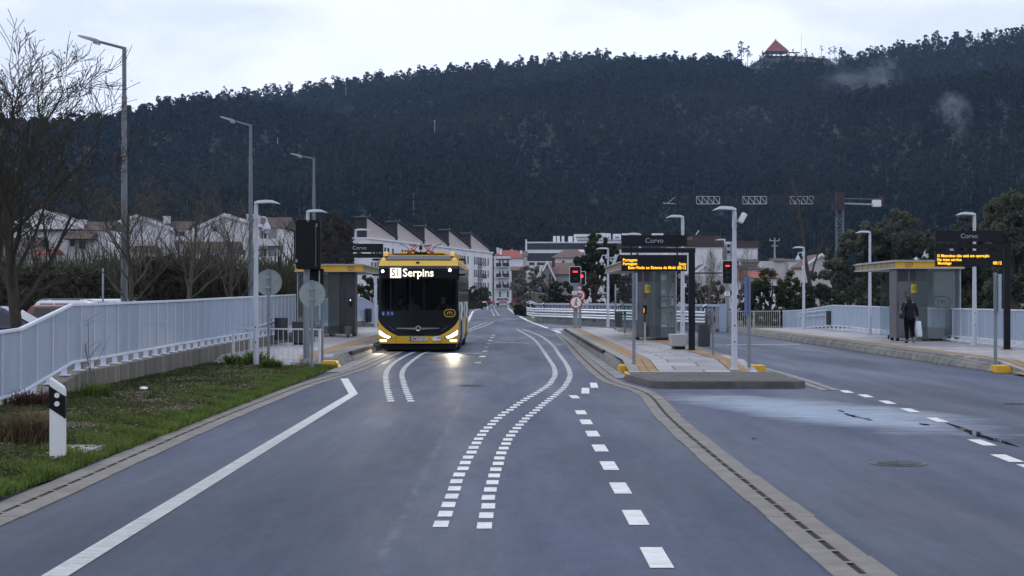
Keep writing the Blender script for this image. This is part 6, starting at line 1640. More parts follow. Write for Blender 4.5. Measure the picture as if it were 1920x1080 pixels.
def shelter(label, loc, sx, D=6.8, W=2.35, off=.12, cabw=.42, gl=(.66,2.2), dark=False, z0=ZP):
    """near road-side roof corner at loc; sx=+1 the shelter extends to the right of its road edge"""
    root = thing("bus_shelter", label, "bus shelter", (loc[0],loc[1],z0), 0, "bus shelters with yellow roofs")
    def bx(mb, a, b, y0, y1, z0_, z1_):
        return mb.box(min(sx*a,sx*b),max(sx*a,sx*b),y0,y1,z0_,z1_)
    zr = 2.42
    mb = MB(); bx(mb,0,W,0,D,zr,zr+.035); bx(mb,-.02,W+.02,-.02,D+.02,zr+.235,zr+.27); mb.build("roof_slab", mat("pale_roof_edge",(.40,.41,.42),.5,metal=.2), root)
    mb = MB(); bx(mb,.05,W-.05,.05,D-.05,zr+.27,zr+.30); mb.build("roof_cover", M_CONC, root)
    mb = MB(); bx(mb,.03,W-.03,.03,.07,zr+.036,zr+.234); f1 = mb.build("fascia", M_YEL, root)
    mb = MB(); bx(mb,.05,.09,.075,D-.05,zr+.036,zr+.234); mb.build("fascia", mat("pale_yellow_fascia",(.34,.26,.10),.3,var=.2,vscale=1.2,stretch=(1,1,.1)), root)
    mb = MB(); bx(mb,W-.09,W-.05,.075,D-.05,zr+.036,zr+.234); mb.build("fascia", M_YEL, root)
    for i in range(7):
        mb = MB(); bx(mb,.018,.048,.3+i*(D-.6)/6-.03,.3+i*(D-.6)/6+.03,zr+.036,zr+.234); mb.build("fascia_rib", mat("pale_roof_edge",(.40,.41,.42)), root)
    m_logo(f1, (sx*.48,.026,zr+.135), .42, M_BLACK)
    # equipment cabinet by the road-side near corner
    c0, c1 = off, off+cabw+.62
    cm = M_CABD if dark else M_CAB
    mb = MB(); bx(mb,c0,c1,.25,1.35,.10,zr-.002); cab = mb.build("cabinet", cm, root, bevel=.01)
    mb = MB(); bx(mb,c0+.03,c0+cabw-.04,.232,.248,.16,1.98); mb.build("door", cm, cab, bevel=.006)
    mb = MB(); bx(mb,c0+cabw,c1-.03,.236,.248,.50,1.75); mb.build("panel", cm, cab, bevel=.006)
    for a_, b_, z_, dz_ in ((c0+.05,c0+cabw-.05,2.02,.06),(c0+cabw+.04,c1-.05,2.02,.06),(c0+cabw+.04,c1-.05,.16,.055)):
        mb = MB(); bx(mb,a_-.01,b_+.01,.240,.247,z_-.01,z_+6*dz_)
        for k in range(6): bx(mb,a_,b_,.222,.2395,z_+k*dz_,z_+.025+k*dz_)
        mb.build("louvre", M_CABD, cab)
    mb = MB(); bx(mb,c0+.02,c0+.10,.3,.5,0,.10); bx(mb,c1-.12,c1-.04,.3,.5,0,.10); bx(mb,c0+.02,c0+.10,1.1,1.3,0,.1); mb.build("foot", M_BLACK, cab)
    if dark:
        mb = MB(); bx(mb,c0+.10,c0+.22,.19,.231,1.15,1.42); v = mb.build("validator", M_BLACK, cab, bevel=.01)
        mb = MB(); bx(mb,c0+.14,c0+.18,.185,.189,1.33,1.40); mb.build("screen", emission("violet_screen",(.45,.4,1.0),2.5), v)
    else:
        mb = MB(); bx(mb,c0+cabw+.08,c0+cabw+.27,.226,.234,1.78,2.02) if False else bx(mb,c0+cabw+.06,c0+cabw+.26,.222,.234,1.62,1.90); nt = mb.build("warning_notice", mat("yellow_notice",(.55,.45,.02),.5), cab)
        mb = MB(); xc = sx*(c0+cabw+.16); mb.prism([(xc-.07,1.72),(xc+.07,1.72),(xc,1.85)],.2195,.2215); mb.build("symbol", M_BLACK, nt)
        mb = MB(); mb.prism([(xc-.045,1.735),(xc+.045,1.735),(xc,1.82)],.2185,.2192); mb.build("symbol_field", mat("yellow_notice",(.55,.45,.02)), nt)
        mb = MB(); bx(mb,c0+.27,c0+.33,.225,.231,1.42,1.68); bx(mb,c0+.04,c0+.07,.225,.231,.95,1.3); mb.build("handle", M_CABD, cab)
    # glass walls
    g0, g1 = c1+.02, W-.14
    mb = MB(); bx(mb,g0-.45,g1,.17,.182,.06,zr-.004); gp = mb.build("glass_wall", M_GLASS, root)
    m_logo(root, (sx*(g0+g1)/2 - sx*.08,.168,1.30), 1.05, M_FROST)
    mb = MB(); bx(mb,g1,g1+.012,.19,D-.6,.06,zr-.004); mb.build("glass_wall", M_GLASS, root)
    mb = MB(); bx(mb,W-1.5,g1-.02,D-.6,D-.588,.06,zr-.004); mb.build("glass_wall", M_GLASS, root)
    m_logo(root, (sx*(W-1.05),D-.605,1.30), 1.05, M_FROST)
    mb = MB()
    for y in (.19,2.3,4.4,D-.62): bx(mb,g1+.015,g1+.055,y,y+.05,0,zr-.002)
    bx(mb,c1+.45,c1+.55,2.6,2.7,0,zr-.002)
    mb.build("post", M_GALV, root)
    return root
shelter("yellow-roofed bus shelter with a grey cabinet on the right-hand platform, behind the walking person", (12.78,57.0), 1)
shelter("bus shelter with a yellow roof half hidden behind the middle platform's departure display", (3.72,58.2), 1, 10.5, 2.0, .55, .22)
shelter("dark yellow-roofed bus shelter on the left platform, between the black signal and the bus", (-5.52,63.6), -1, 8.0, 2.6, .36, .38, dark=True)

# --- benches, bins, slim posts
def conc_bench(label, x0, x1, y0, y1, h, z=ZP, foot=.06, cm=None):
    root = thing("concrete_bench", label, "bench", ((x0+x1)/2,y0,z), 0, "concrete block benches")
    w = (x1-x0)/2
    mb = MB(); mb.prism([(-w,h),(w,h),(w-.05,.09),(-w+.05,.09)],0,y1-y0); mb.build("seat_block", cm or mat("smooth_pale_concrete",(.36,.37,.38),.7,var=.08,vscale=4,bump=.1), root, bevel=.015)
    mb = MB(); mb.box(-w+.09,w-.09,.05,y1-y0-.05,0,.088); mb.build("plinth", M_CHAR, root)
conc_bench("pale concrete block beside the foot of the dark sign post on the middle platform", PX(1259,47.6), PX(1291,47.6), 47.6, 48.6, .42)
conc_bench("pale concrete bench under the middle shelter, behind its glass", PX(1233,57.2), PX(1266,57.2), 58.75, 61.5, .42)
conc_bench("wide pale concrete bench behind the glass of the right-hand shelter", PX(1741,57.6), 14.68, 57.75, 60.5, .44, cm=mat("whitish_bench_concrete",(.62,.63,.64),.7,var=.06))
conc_bench("small dark grey block beside the left shelter's cabinet", PX(645,62.5), PX(657,62.5), 62.6, 63.2, .40, cm=M_CAB)
def bin_(label, px, py0, py1, pw, Y, z, postdx, ph=None, m=None):
    root = thing("litter_bin", label, "bin", (PX(px,Y),Y,z), 0, "dark litter bins on posts")
    z1, z0 = PZ(py0,Y)-z, PZ(py1,Y)-z; r = pw*Y/F/2
    mb = MB(); mb.lathe([(r*.92,z0),(r*.97,z0+.03),(r,z1-.03),(r,z1),(r*.86,z1),(r*.84,z1-.08),(.01,z1-.09)],n=22); mb.build("body", m or mat("dark_grey_bin",(.030,.034,.042),.5,var=.1), root, smooth=True, ang=45)
    mb = MB(); mb.cyl((postdx,0,0),(postdx,0,z1-.04),.027,.027,10); mb.box(min(0,postdx),max(0,postdx),-.02,.02,z1-.16,z1-.13); mb.build("post", M_GREYPOST, root, smooth=True)
bin_("black bin on the middle platform just right of the dark sign post", 1320, 608, 650, 24, 43.0, ZP, .235)
bin_("dark bin at the far end of the middle platform, left of its shelter", 1160, 585, 612.5, 15, 77, ZP, .30)
bin_("black bin against the ramp of the right-hand fence, by the slanting handrails", 1556, 583, 609, 14.5, 79, .2, .23)
bin_("dark grey bin behind the white tube railing on the left platform", 527, 596, 637, 25, 52.5, 0.1, -.30)
bin_("dark bin beside the bus at the end of the short fence", 691, 578.5, 604, 13, 88, ZP, -.22)
bn = thing("dark_cabinet", "dark square cabinet partly hidden behind the big signal's grey post", "cabinet", (PX(567,52.5),52.5,ZP)); mb = MB(); mb.box(-.32,.32,0,.5,.05,.72); mb.build("body", M_CABD, bn, bevel=.02); mb = MB(); mb.box(-.28,.28,.05,.45,0,.05); mb.build("plinth", M_BLACK, bn)
def slim_post(label, px, py0, pyb, Y, z, panel=None, pm=None, r=.035):
    root = thing("stop_post", label, "stop post", (PX(px,Y),Y,z), 0, "slim grey stop posts")
    H = PZ(py0,Y)-z
    mb = MB(); mb.box(-r,r,-r,r,0,H); mb.box(-.09,.09,-.09,.09,0,.012); mb.build("post", M_GREYPOST, root, bevel=.008)
    if panel:
        dx, p0, p1 = panel; mb = MB(); mb.box(dx-.012,dx+.012,-.25,.25,PZ(p1,Y)-z,PZ(p0,Y)-z); mb.build("info_panel", pm or M_GALV, root, bevel=.004)
        mb = MB()
        for p in (p0+4, p1-4): mb.box(min(0,dx),max(0,dx),-.02,.02,PZ(p,Y)-z-.02,PZ(p,Y)-z+.02)
        mb.build("clamp", M_GALV, root)
M_PAN = mat("pale_blue_panel_edge", (.33,.39,.48), .4)
slim_post("slim grey stop post at the left near corner of the middle platform", 1188.5, 513, 696, 38.7, .05, (.05,512,600), M_PAN)
slim_post("slim stop post with a blue panel at the right near corner of the middle platform", 1404.5, 517, 697, 38.2, .03, (-.06,519,590), mat("blue_panel",(.05,.10,.28),.4))
slim_post("slim grey stop post by the yellow kerb block of the right-hand platform", 1866.5, 511, 696, 39.2, .06, (.06,514,586), M_PAN)
slim_post("slim pale stop post at the right end of the white tube railing", 604.5, 507, 690, 41.9, .02, (-.05,508,600), M_PAN, .03)
slim_post("slim grey stop post at the far end of the middle platform", 1154, 533, 620, 78, ZP, (0.0,534,565), M_PAN, .04)
vp = thing("ticket_validator", "short slim post left of the middle shelter cabinet", "validator", (PX(1171.5,70),70,ZP)); mb = MB(); mb.box(-.04,.04,-.04,.04,0,.75); mb.build("post", M_GREYPOST, vp, bevel=.006); mb = MB(); mb.box(-.05,.05,-.06,.04,.752,.9); mb.build("reader", M_BLACK, vp, bevel=.01)
vp = thing("ticket_validator", "orange and black validator on a pale post by the middle shelter's cabinet", "validator", (PX(1208.5,57.6),57.4,ZP)); mb = MB(); mb.box(-.03,.03,-.03,.03,0,.62); mb.build("post", M_GALV, vp); mb = MB(); mb.box(-.05,.06,-.05,.06,.9,1.2); mb.box(-.02,.02,-.02,.02,.62,.9); mb.build("reader", M_BLACK, vp, bevel=.01); mb = MB(); mb.box(-.055,-.02,-.056,-.05,.95,1.1); mb.build("screen", emission("orange_screen",(1.0,.35,.02),.8), vp)
st = thing("short_stub", "tiny dark stub post on the right-hand platform, left of the walking person", "post", (PX(1666,60),60,ZP)); mb = MB(); mb.cyl((0,0,0),(0,0,.14),.03,.03,8); mb.build("post", M_CHAR, st)

# --- barrier arm across the far road
Y = 300.0; root = thing("barrier_arm", "red and white striped barrier arm across the far end of the road", "barrier", (PX(966,Y),Y,0))
mb = MB(); mb.box(-.2,.2,-.2,.2,0,1.05); mb.build("cabinet", M_CHAR, root, bevel=.03)
x0 = PX(897,Y)-PX(966,Y); zz = PZ(566,Y); n = 9
for k in range(n):
    mb = MB(); mb.box(x0+(0-x0)*k/n, x0+(0-x0)*(k+1)/n, -.3,-.24, zz-.13, zz+.10); mb.build("stripe", M_SRED if k%3 != 1 else M_SWH, root)
# --- litter bag and slab on the verge
lb = thing("litter_bag", "crumpled white plastic scrap lying on the grass below the stained wall", "litter", G(272,733,.04))
mb = MB(); r_ = random.Random(2); mb.ell((0,0,.02),.10,.14,.05,10,7,jit=.35,rng=r_); mb.obox((.10,-.05,.02),.12,.16,.01,rz=.5,ry=.3); mb.build("plastic", M_WHITEP, lb)
sl_ = thing("concrete_cover", "flat grey concrete cover set in the grass right of the marker post", "cover", G(141,850,.035)); mb = MB(); mb.box(-.22,.22,-.5,.5,0,.05); mb.build("slab", M_CONC, sl_, bevel=.015); mb = MB(); mb.box(-.24,.24,-.54,.54,-.03,.03); mb.build("rim", mat("pale_concrete_rim",(.20,.195,.18),.8,var=.2), sl_)
sl_ = thing("concrete_cover", "second concrete cover half hidden in grass at the left edge of the photo", "cover", G(10,832,.02)); mb = MB(); mb.box(-.22,.22,-.5,.5,0,.05); mb.build("slab", M_CONC, sl_, bevel=.015)
# ================================================================== PEOPLE
def skin(name, V, E, Rr, m, parent, sub=1):
    me = bpy.data.meshes.new(name); me.from_pydata([tuple(v) for v in V], E, [])
    o = bpy.data.objects.new(name, me); COL.objects.link(o)
    o.modifiers.new("skin", 'SKIN'); sd = me.skin_vertices[0].data
    for i, r in enumerate(Rr): sd[i].radius = r if isinstance(r, tuple) else (r, r)
    sd[0].use_root = True
    s = o.modifiers.new("sub", 'SUBSURF'); s.levels = sub; s.render_levels = sub
    dg = bpy.context.evaluated_depsgraph_get()
    m2 = bpy.data.meshes.new_from_object(o.evaluated_get(dg)); m2.name = name
    bpy.data.objects.remove(o); bpy.data.meshes.remove(me)
    m2.materials.clear(); m2.materials.append(m); m2.polygons.foreach_set("use_smooth", [True]*len(m2.polygons))
    o = bpy.data.objects.new(name, m2); COL.objects.link(o); o.parent = parent
    return o
M_SKIN = mat("skin", (.36,.22,.16), .55, var=.06)
def hand_chains(V, E, Rr, wrist, d, side, across, curl):
    """palm and five fingers from a wrist vertex; d finger direction, across thumb side, curl inward direction"""
    w = Vector(V[wrist]); d, across, curl = Vector(d).normalized(), Vector(across).normalized(), Vector(curl).normalized()
    pi = len(V); V.append(w+d*.045); E.append((wrist,pi)); Rr.append((.034,.018))
    for k, (o, L) in enumerate(((.030,.066),(.010,.075),(-.010,.070),(-.028,.055))):
        b = len(V); V += [w+d*.085+across*o, w+d*(.085+L*.45)+across*o+curl*.012, w+d*(.085+L*.62)+across*o+curl*(.03+.012*(k%2))]
        E += [(pi,b),(b,b+1),(b+1,b+2)]; Rr += [.010,.009,.0075]
    b = len(V); V += [w+d*.03+across*.035, w+d*.065+across*.052+curl*.02]; E += [(wrist,b),(b,b+1)]; Rr += [.012,.009]
def face(root, c, fy, hair_m, k=1.0):
    """eyes, nose, mouth and ears on a head centred at c; fy=+1 faces +y"""
    mb = MB()
    for s in (-1,1): mb.ell((c[0]+s*.032*k, c[1]+fy*.086*k, c[2]+.005), .012*k,.008*k,.008*k,8,6)
    mb.build("eyes", M_BLACK, root)
    mb = MB(); mb.ell((c[0], c[1]+fy*.100*k, c[2]-.022*k), .013*k,.02*k,.024*k,8,6)
    for s in (-1,1): mb.ell((c[0]+s*.078*k, c[1]-fy*.0, c[2]-.01*k), .012*k,.02*k,.030*k,8,6)
    mb.build("nose_and_ears", M_SKIN, root, smooth=True)
    mb = MB(); mb.ell((c[0], c[1]+fy*.088*k, c[2]-.062*k), .026*k,.008*k,.007*k,8,6); mb.build("mouth", mat("lips",(.22,.09,.08),.5), root)
M_COAT = mat("dark_plum_coat", (.020,.017,.024), .9, spec=.1, var=.25, vscale=9, bump=.5, bscale=14)
M_TROU = mat("black_trousers", (.005,.005,.006), .9, spec=.1, var=.2)
M_HAIR = mat("dark_hair", (.016,.013,.012), .6, var=.3, vscale=30, bump=.6, bscale=50)
wpos = G(1705.5, 643.5, ZP); 
w = thing("person", "person in a dark coat and black trousers walking away along the right-hand platform", "person", wpos, R(6))
V = [(0,0,.80),(0,.015,.98),(0,.03,1.14),(0,.045,1.25),(0,.065,1.325),(0,.085,1.375),(0,.10,1.44),(0,.095,1.505),
     (-.155,.04,1.245),(-.225,-.005,1.02),(-.175,.10,.86),
     (.155,.04,1.245),(.235,-.01,1.01),(.255,.045,.79),
     (-.085,0,.77),(-.085,.035,.42),(-.085,.0,.085),(-.09,.115,.035),
     (.085,0,.77),(.095,.045,.43),(.10,-.13,.17),(.10,-.075,.05)]
E = [(0,1),(1,2),(2,3),(3,4),(4,5),(5,6),(6,7),(3,8),(8,9),(9,10),(3,11),(11,12),(12,13),(0,14),(14,15),(15,16),(16,17),(0,18),(18,19),(19,20),(20,21)]
Rr = [(.14,.10),(.13,.095),(.14,.10),(.12,.085),.055,.06,(.078,.092),(.066,.08),.058,.043,.03,.058,.043,.03,.085,.055,.037,.03,.085,.055,.037,.03]
V = [Vector(v) for v in V]
hand_chains(V, E, Rr, 13, (.02,.02,-1), 1, (0,1,0), (-1,0,0)); hand_chains(V, E, Rr, 10, (.3,.6,-.3), -1, (0,.3,1), (1,0,0))
skin("body", V, E, Rr, M_SKIN, w)
face(w, (0,.10,1.44), 1, M_HAIR)
cv = [(0,.02,1.29),(0,.02,1.15),(0,.01,1.0),(0,0,.86),(0,-.005,.705),(-.165,.035,1.245),(-.235,-.01,1.02),(-.185,.09,.885),(.165,.035,1.245),(.245,-.015,1.01),(.262,.04,.835)]
ce = [(0,1),(1,2),(2,3),(3,4),(0,5),(5,6),(6,7),(0,8),(8,9),(9,10)]
cr = [(.115,.09),(.165,.125),(.168,.13),(.19,.145),(.205,.155),.08,.066,.048,.08,.066,.048]
skin("coat", cv, ce, cr, M_COAT, w)
cl = MB(); cl.lathe([(.12,1.25),(.10,1.31),(.085,1.365),(.06,1.36)],(0,.055,0),16); cl.build("collar", M_COAT, w, smooth=True)
for sx, kn, an in ((-1,(-.085,.035,.42),(-.085,.0,.09)),(1,(.095,.045,.43),(.10,-.12,.18))):
    skin("trousers", [(sx*.055,0,.86),(sx*.088,0,.74),kn,an], [(0,1),(1,2),(2,3)], [(.16,.13),(.115,.12),.078,.062], M_TROU, w)
M_SHOE = mat("dark_shoe", (.015,.014,.014), .5); M_SOLE = mat("pale_shoe_sole", (.32,.29,.24), .7, var=.1)
mb = MB(); mb.ell((-.088,.06,.05),.048,.125,.05,12,8); mb.build("shoe", M_SHOE, w, smooth=True)
mb = MB(); mb.ell((0,0,0),.046,.122,.05,12,8); o = mb.build("shoe", M_SHOE, w, smooth=True); o.location = (.10,-.115,.115); o.rotation_euler = (R(-62),0,0)
mb = MB(); mb.ell((0,.0,-.032),.042,.115,.02,12,6); s_ = mb.build("sole", M_SOLE, o, smooth=True)
hb = MB(); rg_ = random.Random(3); hb.ell((0,.088,1.462),.090,.100,.098,18,12,jit=.03,rng=rg_); hb.ell((0,.040,1.40),.080,.07,.085,14,8,jit=.04,rng=rg_); hb.build("hair", M_HAIR, w, smooth=True)
sb = thing("shoulder_bag", "black shoulder bag hanging at the walking person's left side", "bag", wpos, R(6))
mb = MB(); mb.ell((-.275,-.01,.90),.075,.15,.135,14,10); mb.build("bag_body", mat("black_leather",(.008,.008,.009),.45,bump=.3,bscale=30), sb, smooth=True)
mb = MB(); mb.tube([(-.27,-.10,.98),(-.19,-.09,1.2),(-.10,-.075,1.335),(-.04,.06,1.335),(-.14,.15,1.2),(-.26,.10,.98)],.014,6); mb.build("strap", mat("black_leather",(.008,.008,.009)), sb, smooth=True)
pb = thing("carrier_bag", "white plastic carrier bag in the walking person's right hand", "bag", wpos, R(6))
mb = MB(); rg_ = random.Random(6); n = 12; ring = []
for z, rx, ry, dx in ((.70,.10,.035,.0),(.66,.115,.055,.0),(.50,.12,.075,.012),(.33,.125,.08,.025),(.23,.115,.07,.035),(.20,.09,.05,.04)):
    ring.append([(.285+dx+rx*math.cos(2*PI*j/n)*rg_.uniform(.9,1.06), .05+ry*math.sin(2*PI*j/n)*rg_.uniform(.8,1.1), z+rg_.uniform(-.008,.008)) for j in range(n)])
vs = [v for r in ring for v in r]; fs = [(i*n+j,i*n+(j+1)%n,(i+1)*n+(j+1)%n,(i+1)*n+j) for i in range(5) for j in range(n)]+[tuple(range(5*n,6*n))]
mb.add(vs, fs); mb.build("bag_body", mat("white_plastic_film",(.66,.72,.80),.4,var=.12,vscale=12,bump=.5,bscale=16), pb, smooth=True)
mb = MB()
for s in (-1,1): mb.tube([(.285-.06,.05+s*.03,.69),(.262,.05+s*.012,.715),(.285+.06,.05+s*.03,.69)],.008,5)
mb.build("handle", mat("white_plastic_film",(.66,.72,.80)), pb)

# ================================================================== THE BUS
BX, BY = PX(784,53.3), 53.3
bus = thing("bus", "yellow and black articulated-style electric city bus with lit headlights at the left platform", "bus", (BX,BY,0), 0)
HW = 1.262
def hw(z):
    r = HW
    if z > 2.62: r -= .20*((z-2.62)/.43)**2.2
    if z < .5: r -= .05*((.5-z)/.3)
    return r
def fy(x, z):
    y = .16*abs(x/HW)**2.6 + max(0, z-.55)*.028
    if z > 2.66: y += (z-2.66)*.55 + max(0,z-2.9)*1.6
    if z < .5: y += (.5-z)*.22
    return y
def patch(name, z0, z1, xl, xr, off, m, parent, nz=12, nx=16, smooth=True, thick=None):
    mb = MB(); g = []
    for i in range(nz+1):
        z = z0+(z1-z0)*i/nz; a, c = xl(z), xr(z)
        g.append([(a+(c-a)*j/nx, fy(a+(c-a)*j/nx, z)-off, z) for j in range(nx+1)])
    vs = [v for r in g for v in r]; k = nx+1
    mb.add(vs, [(i*k+j,i*k+j+1,(i+1)*k+j+1,(i+1)*k+j) for i in range(nz) for j in range(nx)])
    return mb.build(name, m, parent, smooth=smooth, ang=60)
BL = 12.0
def xm(z):                                   # half width of the black mask at height z
    return float(np.interp(z, [.50,.53,.60,.70,.80,.90,1.0,1.1], [.62,.70,.84,.99,1.11,1.20,1.25,1.262]))
# body shell: yellow skirts, roof, front corners
mb = MB(); zs = [.27,.34,.5,.8,1.0]; 
def side_strip(mb, z0, z1, y0f, y1, nz, sgn, inset=0.0, mi=0):
    g = []
    for i in range(nz+1):
        z = z0+(z1-z0)*i/nz; x = sgn*(hw(z)-inset); ya = fy(HW, z) if y0f is None else y0f
        g.append((x,ya,z)); g.append((x,y1,z))
    mb.add(g, [(2*i,2*i+1,2*i+3,2*i+2) for i in range(nz)], mi)
for s in (-1,1):
    side_strip(mb,.27,1.0,None,BL,6,s); side_strip(mb,2.70,3.05,None,BL,8,s)
n = 16; top = [(hw(3.05)*(1-2*j/n), 3.05+.05*(1-(1-2*j/n)**2)) for j in range(n+1)]
ys_ = [fy(0,3.05)+.02, .9, 2.0, BL]
vs = [(x, max(y, fy(x,3.05)) if k == 0 else y, z) for k, y in enumerate(ys_) for x, z in top]
mb.add(vs, [(k*(n+1)+j,k*(n+1)+j+1,(k+1)*(n+1)+j+1,(k+1)*(n+1)+j) for k in range(3) for j in range(n)])
mb.add([(x,BL,z) for x,z in ((-HW,.27),(HW,.27),(HW,2.7),(hw(3.05),3.05),(-hw(3.05),3.05),(-HW,2.7))], [(0,1,2,3,4,5)])
body = mb.build("body", M_BUSYEL, bus, smooth=True, ang=40)
for s in (-1,1):
    f = (lambda z, s=s: s*xm(z)) ; e = (lambda z, s=s: s*hw(z))
    o = patch("front_corner", .505, 1.10, (f if s>0 else e), (e if s>0 else f), 0.0, M_BUSYEL, body, 12, 10)
patch("bumper", .27, .505, lambda z: -hw(z), lambda z: hw(z), 0.0, M_BUSYEL, body, 6, 24)
patch("roof_cowl", 2.70, 3.05, lambda z: -hw(z), lambda z: hw(z), 0.0, M_BUSYEL, body, 12, 28)
patch("roof_screen", 2.87, 3.035, lambda z: -(1.02+.10*((z-2.87)/.165)), lambda z: (1.02+.10*((z-2.87)/.165)), .012, mat("smoked_roof_panel",(.03,.034,.042),.25), bus, 8, 24)
mb = MB(); mb.box(-.02-.05,-.02+.05,fy(0,2.80)-.03,fy(0,2.80)+.01,2.765,2.83); mb.build("front_camera", M_BLACK, bus, bevel=.006)
# black front mask below and around the windscreen
fm = patch("front_mask", .505, 1.30, lambda z: -min(xm(z),hw(z)), lambda z: min(xm(z),hw(z)), .004, M_BLACKG, bus, 18, 28)
for s in (-1,1):
    a = lambda z, s=s: s*1.165; c = lambda z, s=s: s*1.255
    patch("pillar", 1.30, 2.30, (a if s>0 else c), (c if s>0 else a), .004, M_BLACKG, fm, 10, 4)
    mb = MB()
    q = [(s*1.258, fy(HW,1.3), 1.32),(s*HW, fy(HW,1.3)+.42, 1.32),(s*HW, fy(HW,2.3)+.42, 2.28),(s*1.258, fy(HW,2.3), 2.28)]
    mb.add(q, [(0,1,2,3)]); mb.build("quarter_glass", mat("greenish_side_glass",(.10,.15,.15),.1), bus)
ws = patch("windscreen", 1.30, 2.30, lambda z: -1.165, lambda z: 1.165, .002, M_WIND, bus, 10, 24)
sgn_ = patch("destination_panel", 2.30, 2.70, lambda z: -min(1.235,hw(z)), lambda z: min(1.235,hw(z)), .004, M_BLACKG, bus, 8, 28)
# destination: route box and name
zc = 2.475; yy = fy(.0, zc)-.03
mb = MB(); xa, xb = (731.5-784)/60, (752-784)/60; mb.box(xa, xb, yy-.004, yy, zc-.155, zc+.155); rb = mb.build("route_box", M_DEST, sgn_)
text_mesh("route_number","S1",.34,M_BLACK,rb,((xa+xb)/2,yy-.0065,zc),offset=.003,extrude=.001,xscale=.80,spacing=1.1)
text_mesh("destination_text","Serpins",.345,M_DEST,sgn_,((755-784)/60,yy-.004,zc-.005),align='LEFT',offset=.006,extrude=.001,xscale=.96)
text_mesh("fleet_number","006",.095,mat("grey_number",(.4,.4,.42),.5),sgn_,((842-784)/60,fy(.95,2.63)-.012,2.635),extrude=.001)
for px in (717,843):
    x = (px-784)/60; mb = MB(); mb.lathe([(.001,-.006),(.042,-.006),(.048,.01)],(x,fy(x,2.53)-.012,2.53 if px<760 else 2.56),16,axis='y'); mb.build("marker_light", M_HEAD, bus)
# lower front: bar with round emblem, grille lines, fog lamp slits
M_CHROME = mat("brushed_chrome", (.55,.56,.58), .22, metal=1.0)
mb = MB()
for s in (-1,1):
    pts = [(s*.10,.735,.030),(s*.68,.745,.012)]
    v = []
    for x, z, h in pts: v += [(x,fy(x,z)-.03,z-h),(x,fy(x,z)-.03,z+h),(x,fy(x,z)-.003,z+h),(x,fy(x,z)-.003,z-h)]
    mb.add(v, [(0,1,2,3),(4,7,6,5),(0,4,5,1),(1,5,6,2),(2,6,7,3),(3,7,4,0)])
mb.build("chrome_bar", M_CHROME, fm)
mb = MB(); mb.lathe([(.001,-.01),(.05,-.012),(.075,-.03),(.085,-.02),(.085,.03)],(0,fy(0,.73)-.005,.735),24,axis='y'); em = mb.build("emblem", M_CHROME, fm, smooth=True)
mb = MB()
for a in range(3): mb.obox((0,fy(0,.73)-.04,.735),.012,.006,.11,ry=a*PI/3)
mb.build("emblem_star", M_CHAR, em)
mb = MB(); mb.bar((-.72,fy(.72,.95)-.008,.90),(.72,fy(.72,.95)-.008,.90),.006,.012); mb.bar((-.72,fy(.72,.95)-.008,.9),(-.80,fy(.8,.8)-.008,.82),.006,.012); mb.bar((.72,fy(.72,.95)-.008,.9),(.80,fy(.8,.8)-.008,.82),.006,.012); mb.bar((-.55,fy(.5,.56)-.010,.56),(.55,fy(.5,.56)-.010,.56),.006,.01); mb.build("panel_line", mat("grey_gap",(.03,.031,.034),.4), fm)
mb = MB()
for s in (-1,1):
    for k in range(5):
        x = s*(.74+.04*k); z = .62+.045*k*.75; mb.obox((x+s*.0,fy(x,z+.05)-.009,z+.05),.018,.006,.012)
mb.build("sensor_dots", M_GALV, fm)
lg = m_logo(fm, ((843-784)/60, fy(.98,1.2)-.022, 1.22), .62, mat("gold_logo",(.62,.40,.04),.5)); lg.rotation_euler = (0,0,R(12.5))
for k, px in enumerate((718.5,727.5,735)):
    x = (px-784)/60; z = 1.205; y = fy(x,z)-.010
    mb = MB(); mb.obox((x,y,z),.105,.006,.12); q = mb.build("accessibility_symbol", mat("symbol_blue",(.02,.06,.32),.5), fm)
    mb = MB(); mb.ell((x-.008,y-.005,z+.038),.012,.003,.013,8,6); mb.bar((x-.008,y-.006,z+.024),(x-.005,y-.006,z-.012),.003,.02); mb.bar((x-.005,y-.006,z-.012),(x+.025,y-.006,z-.03),.003,.014)
    if k == 0: mb.tube([(x+.02*math.cos(t),y-.006,z-.02+.026*math.sin(t)) for t in np.linspace(PI*.7,PI*1.95,9)],.005,5)
    mb.build("symbol", M_SWH, q)
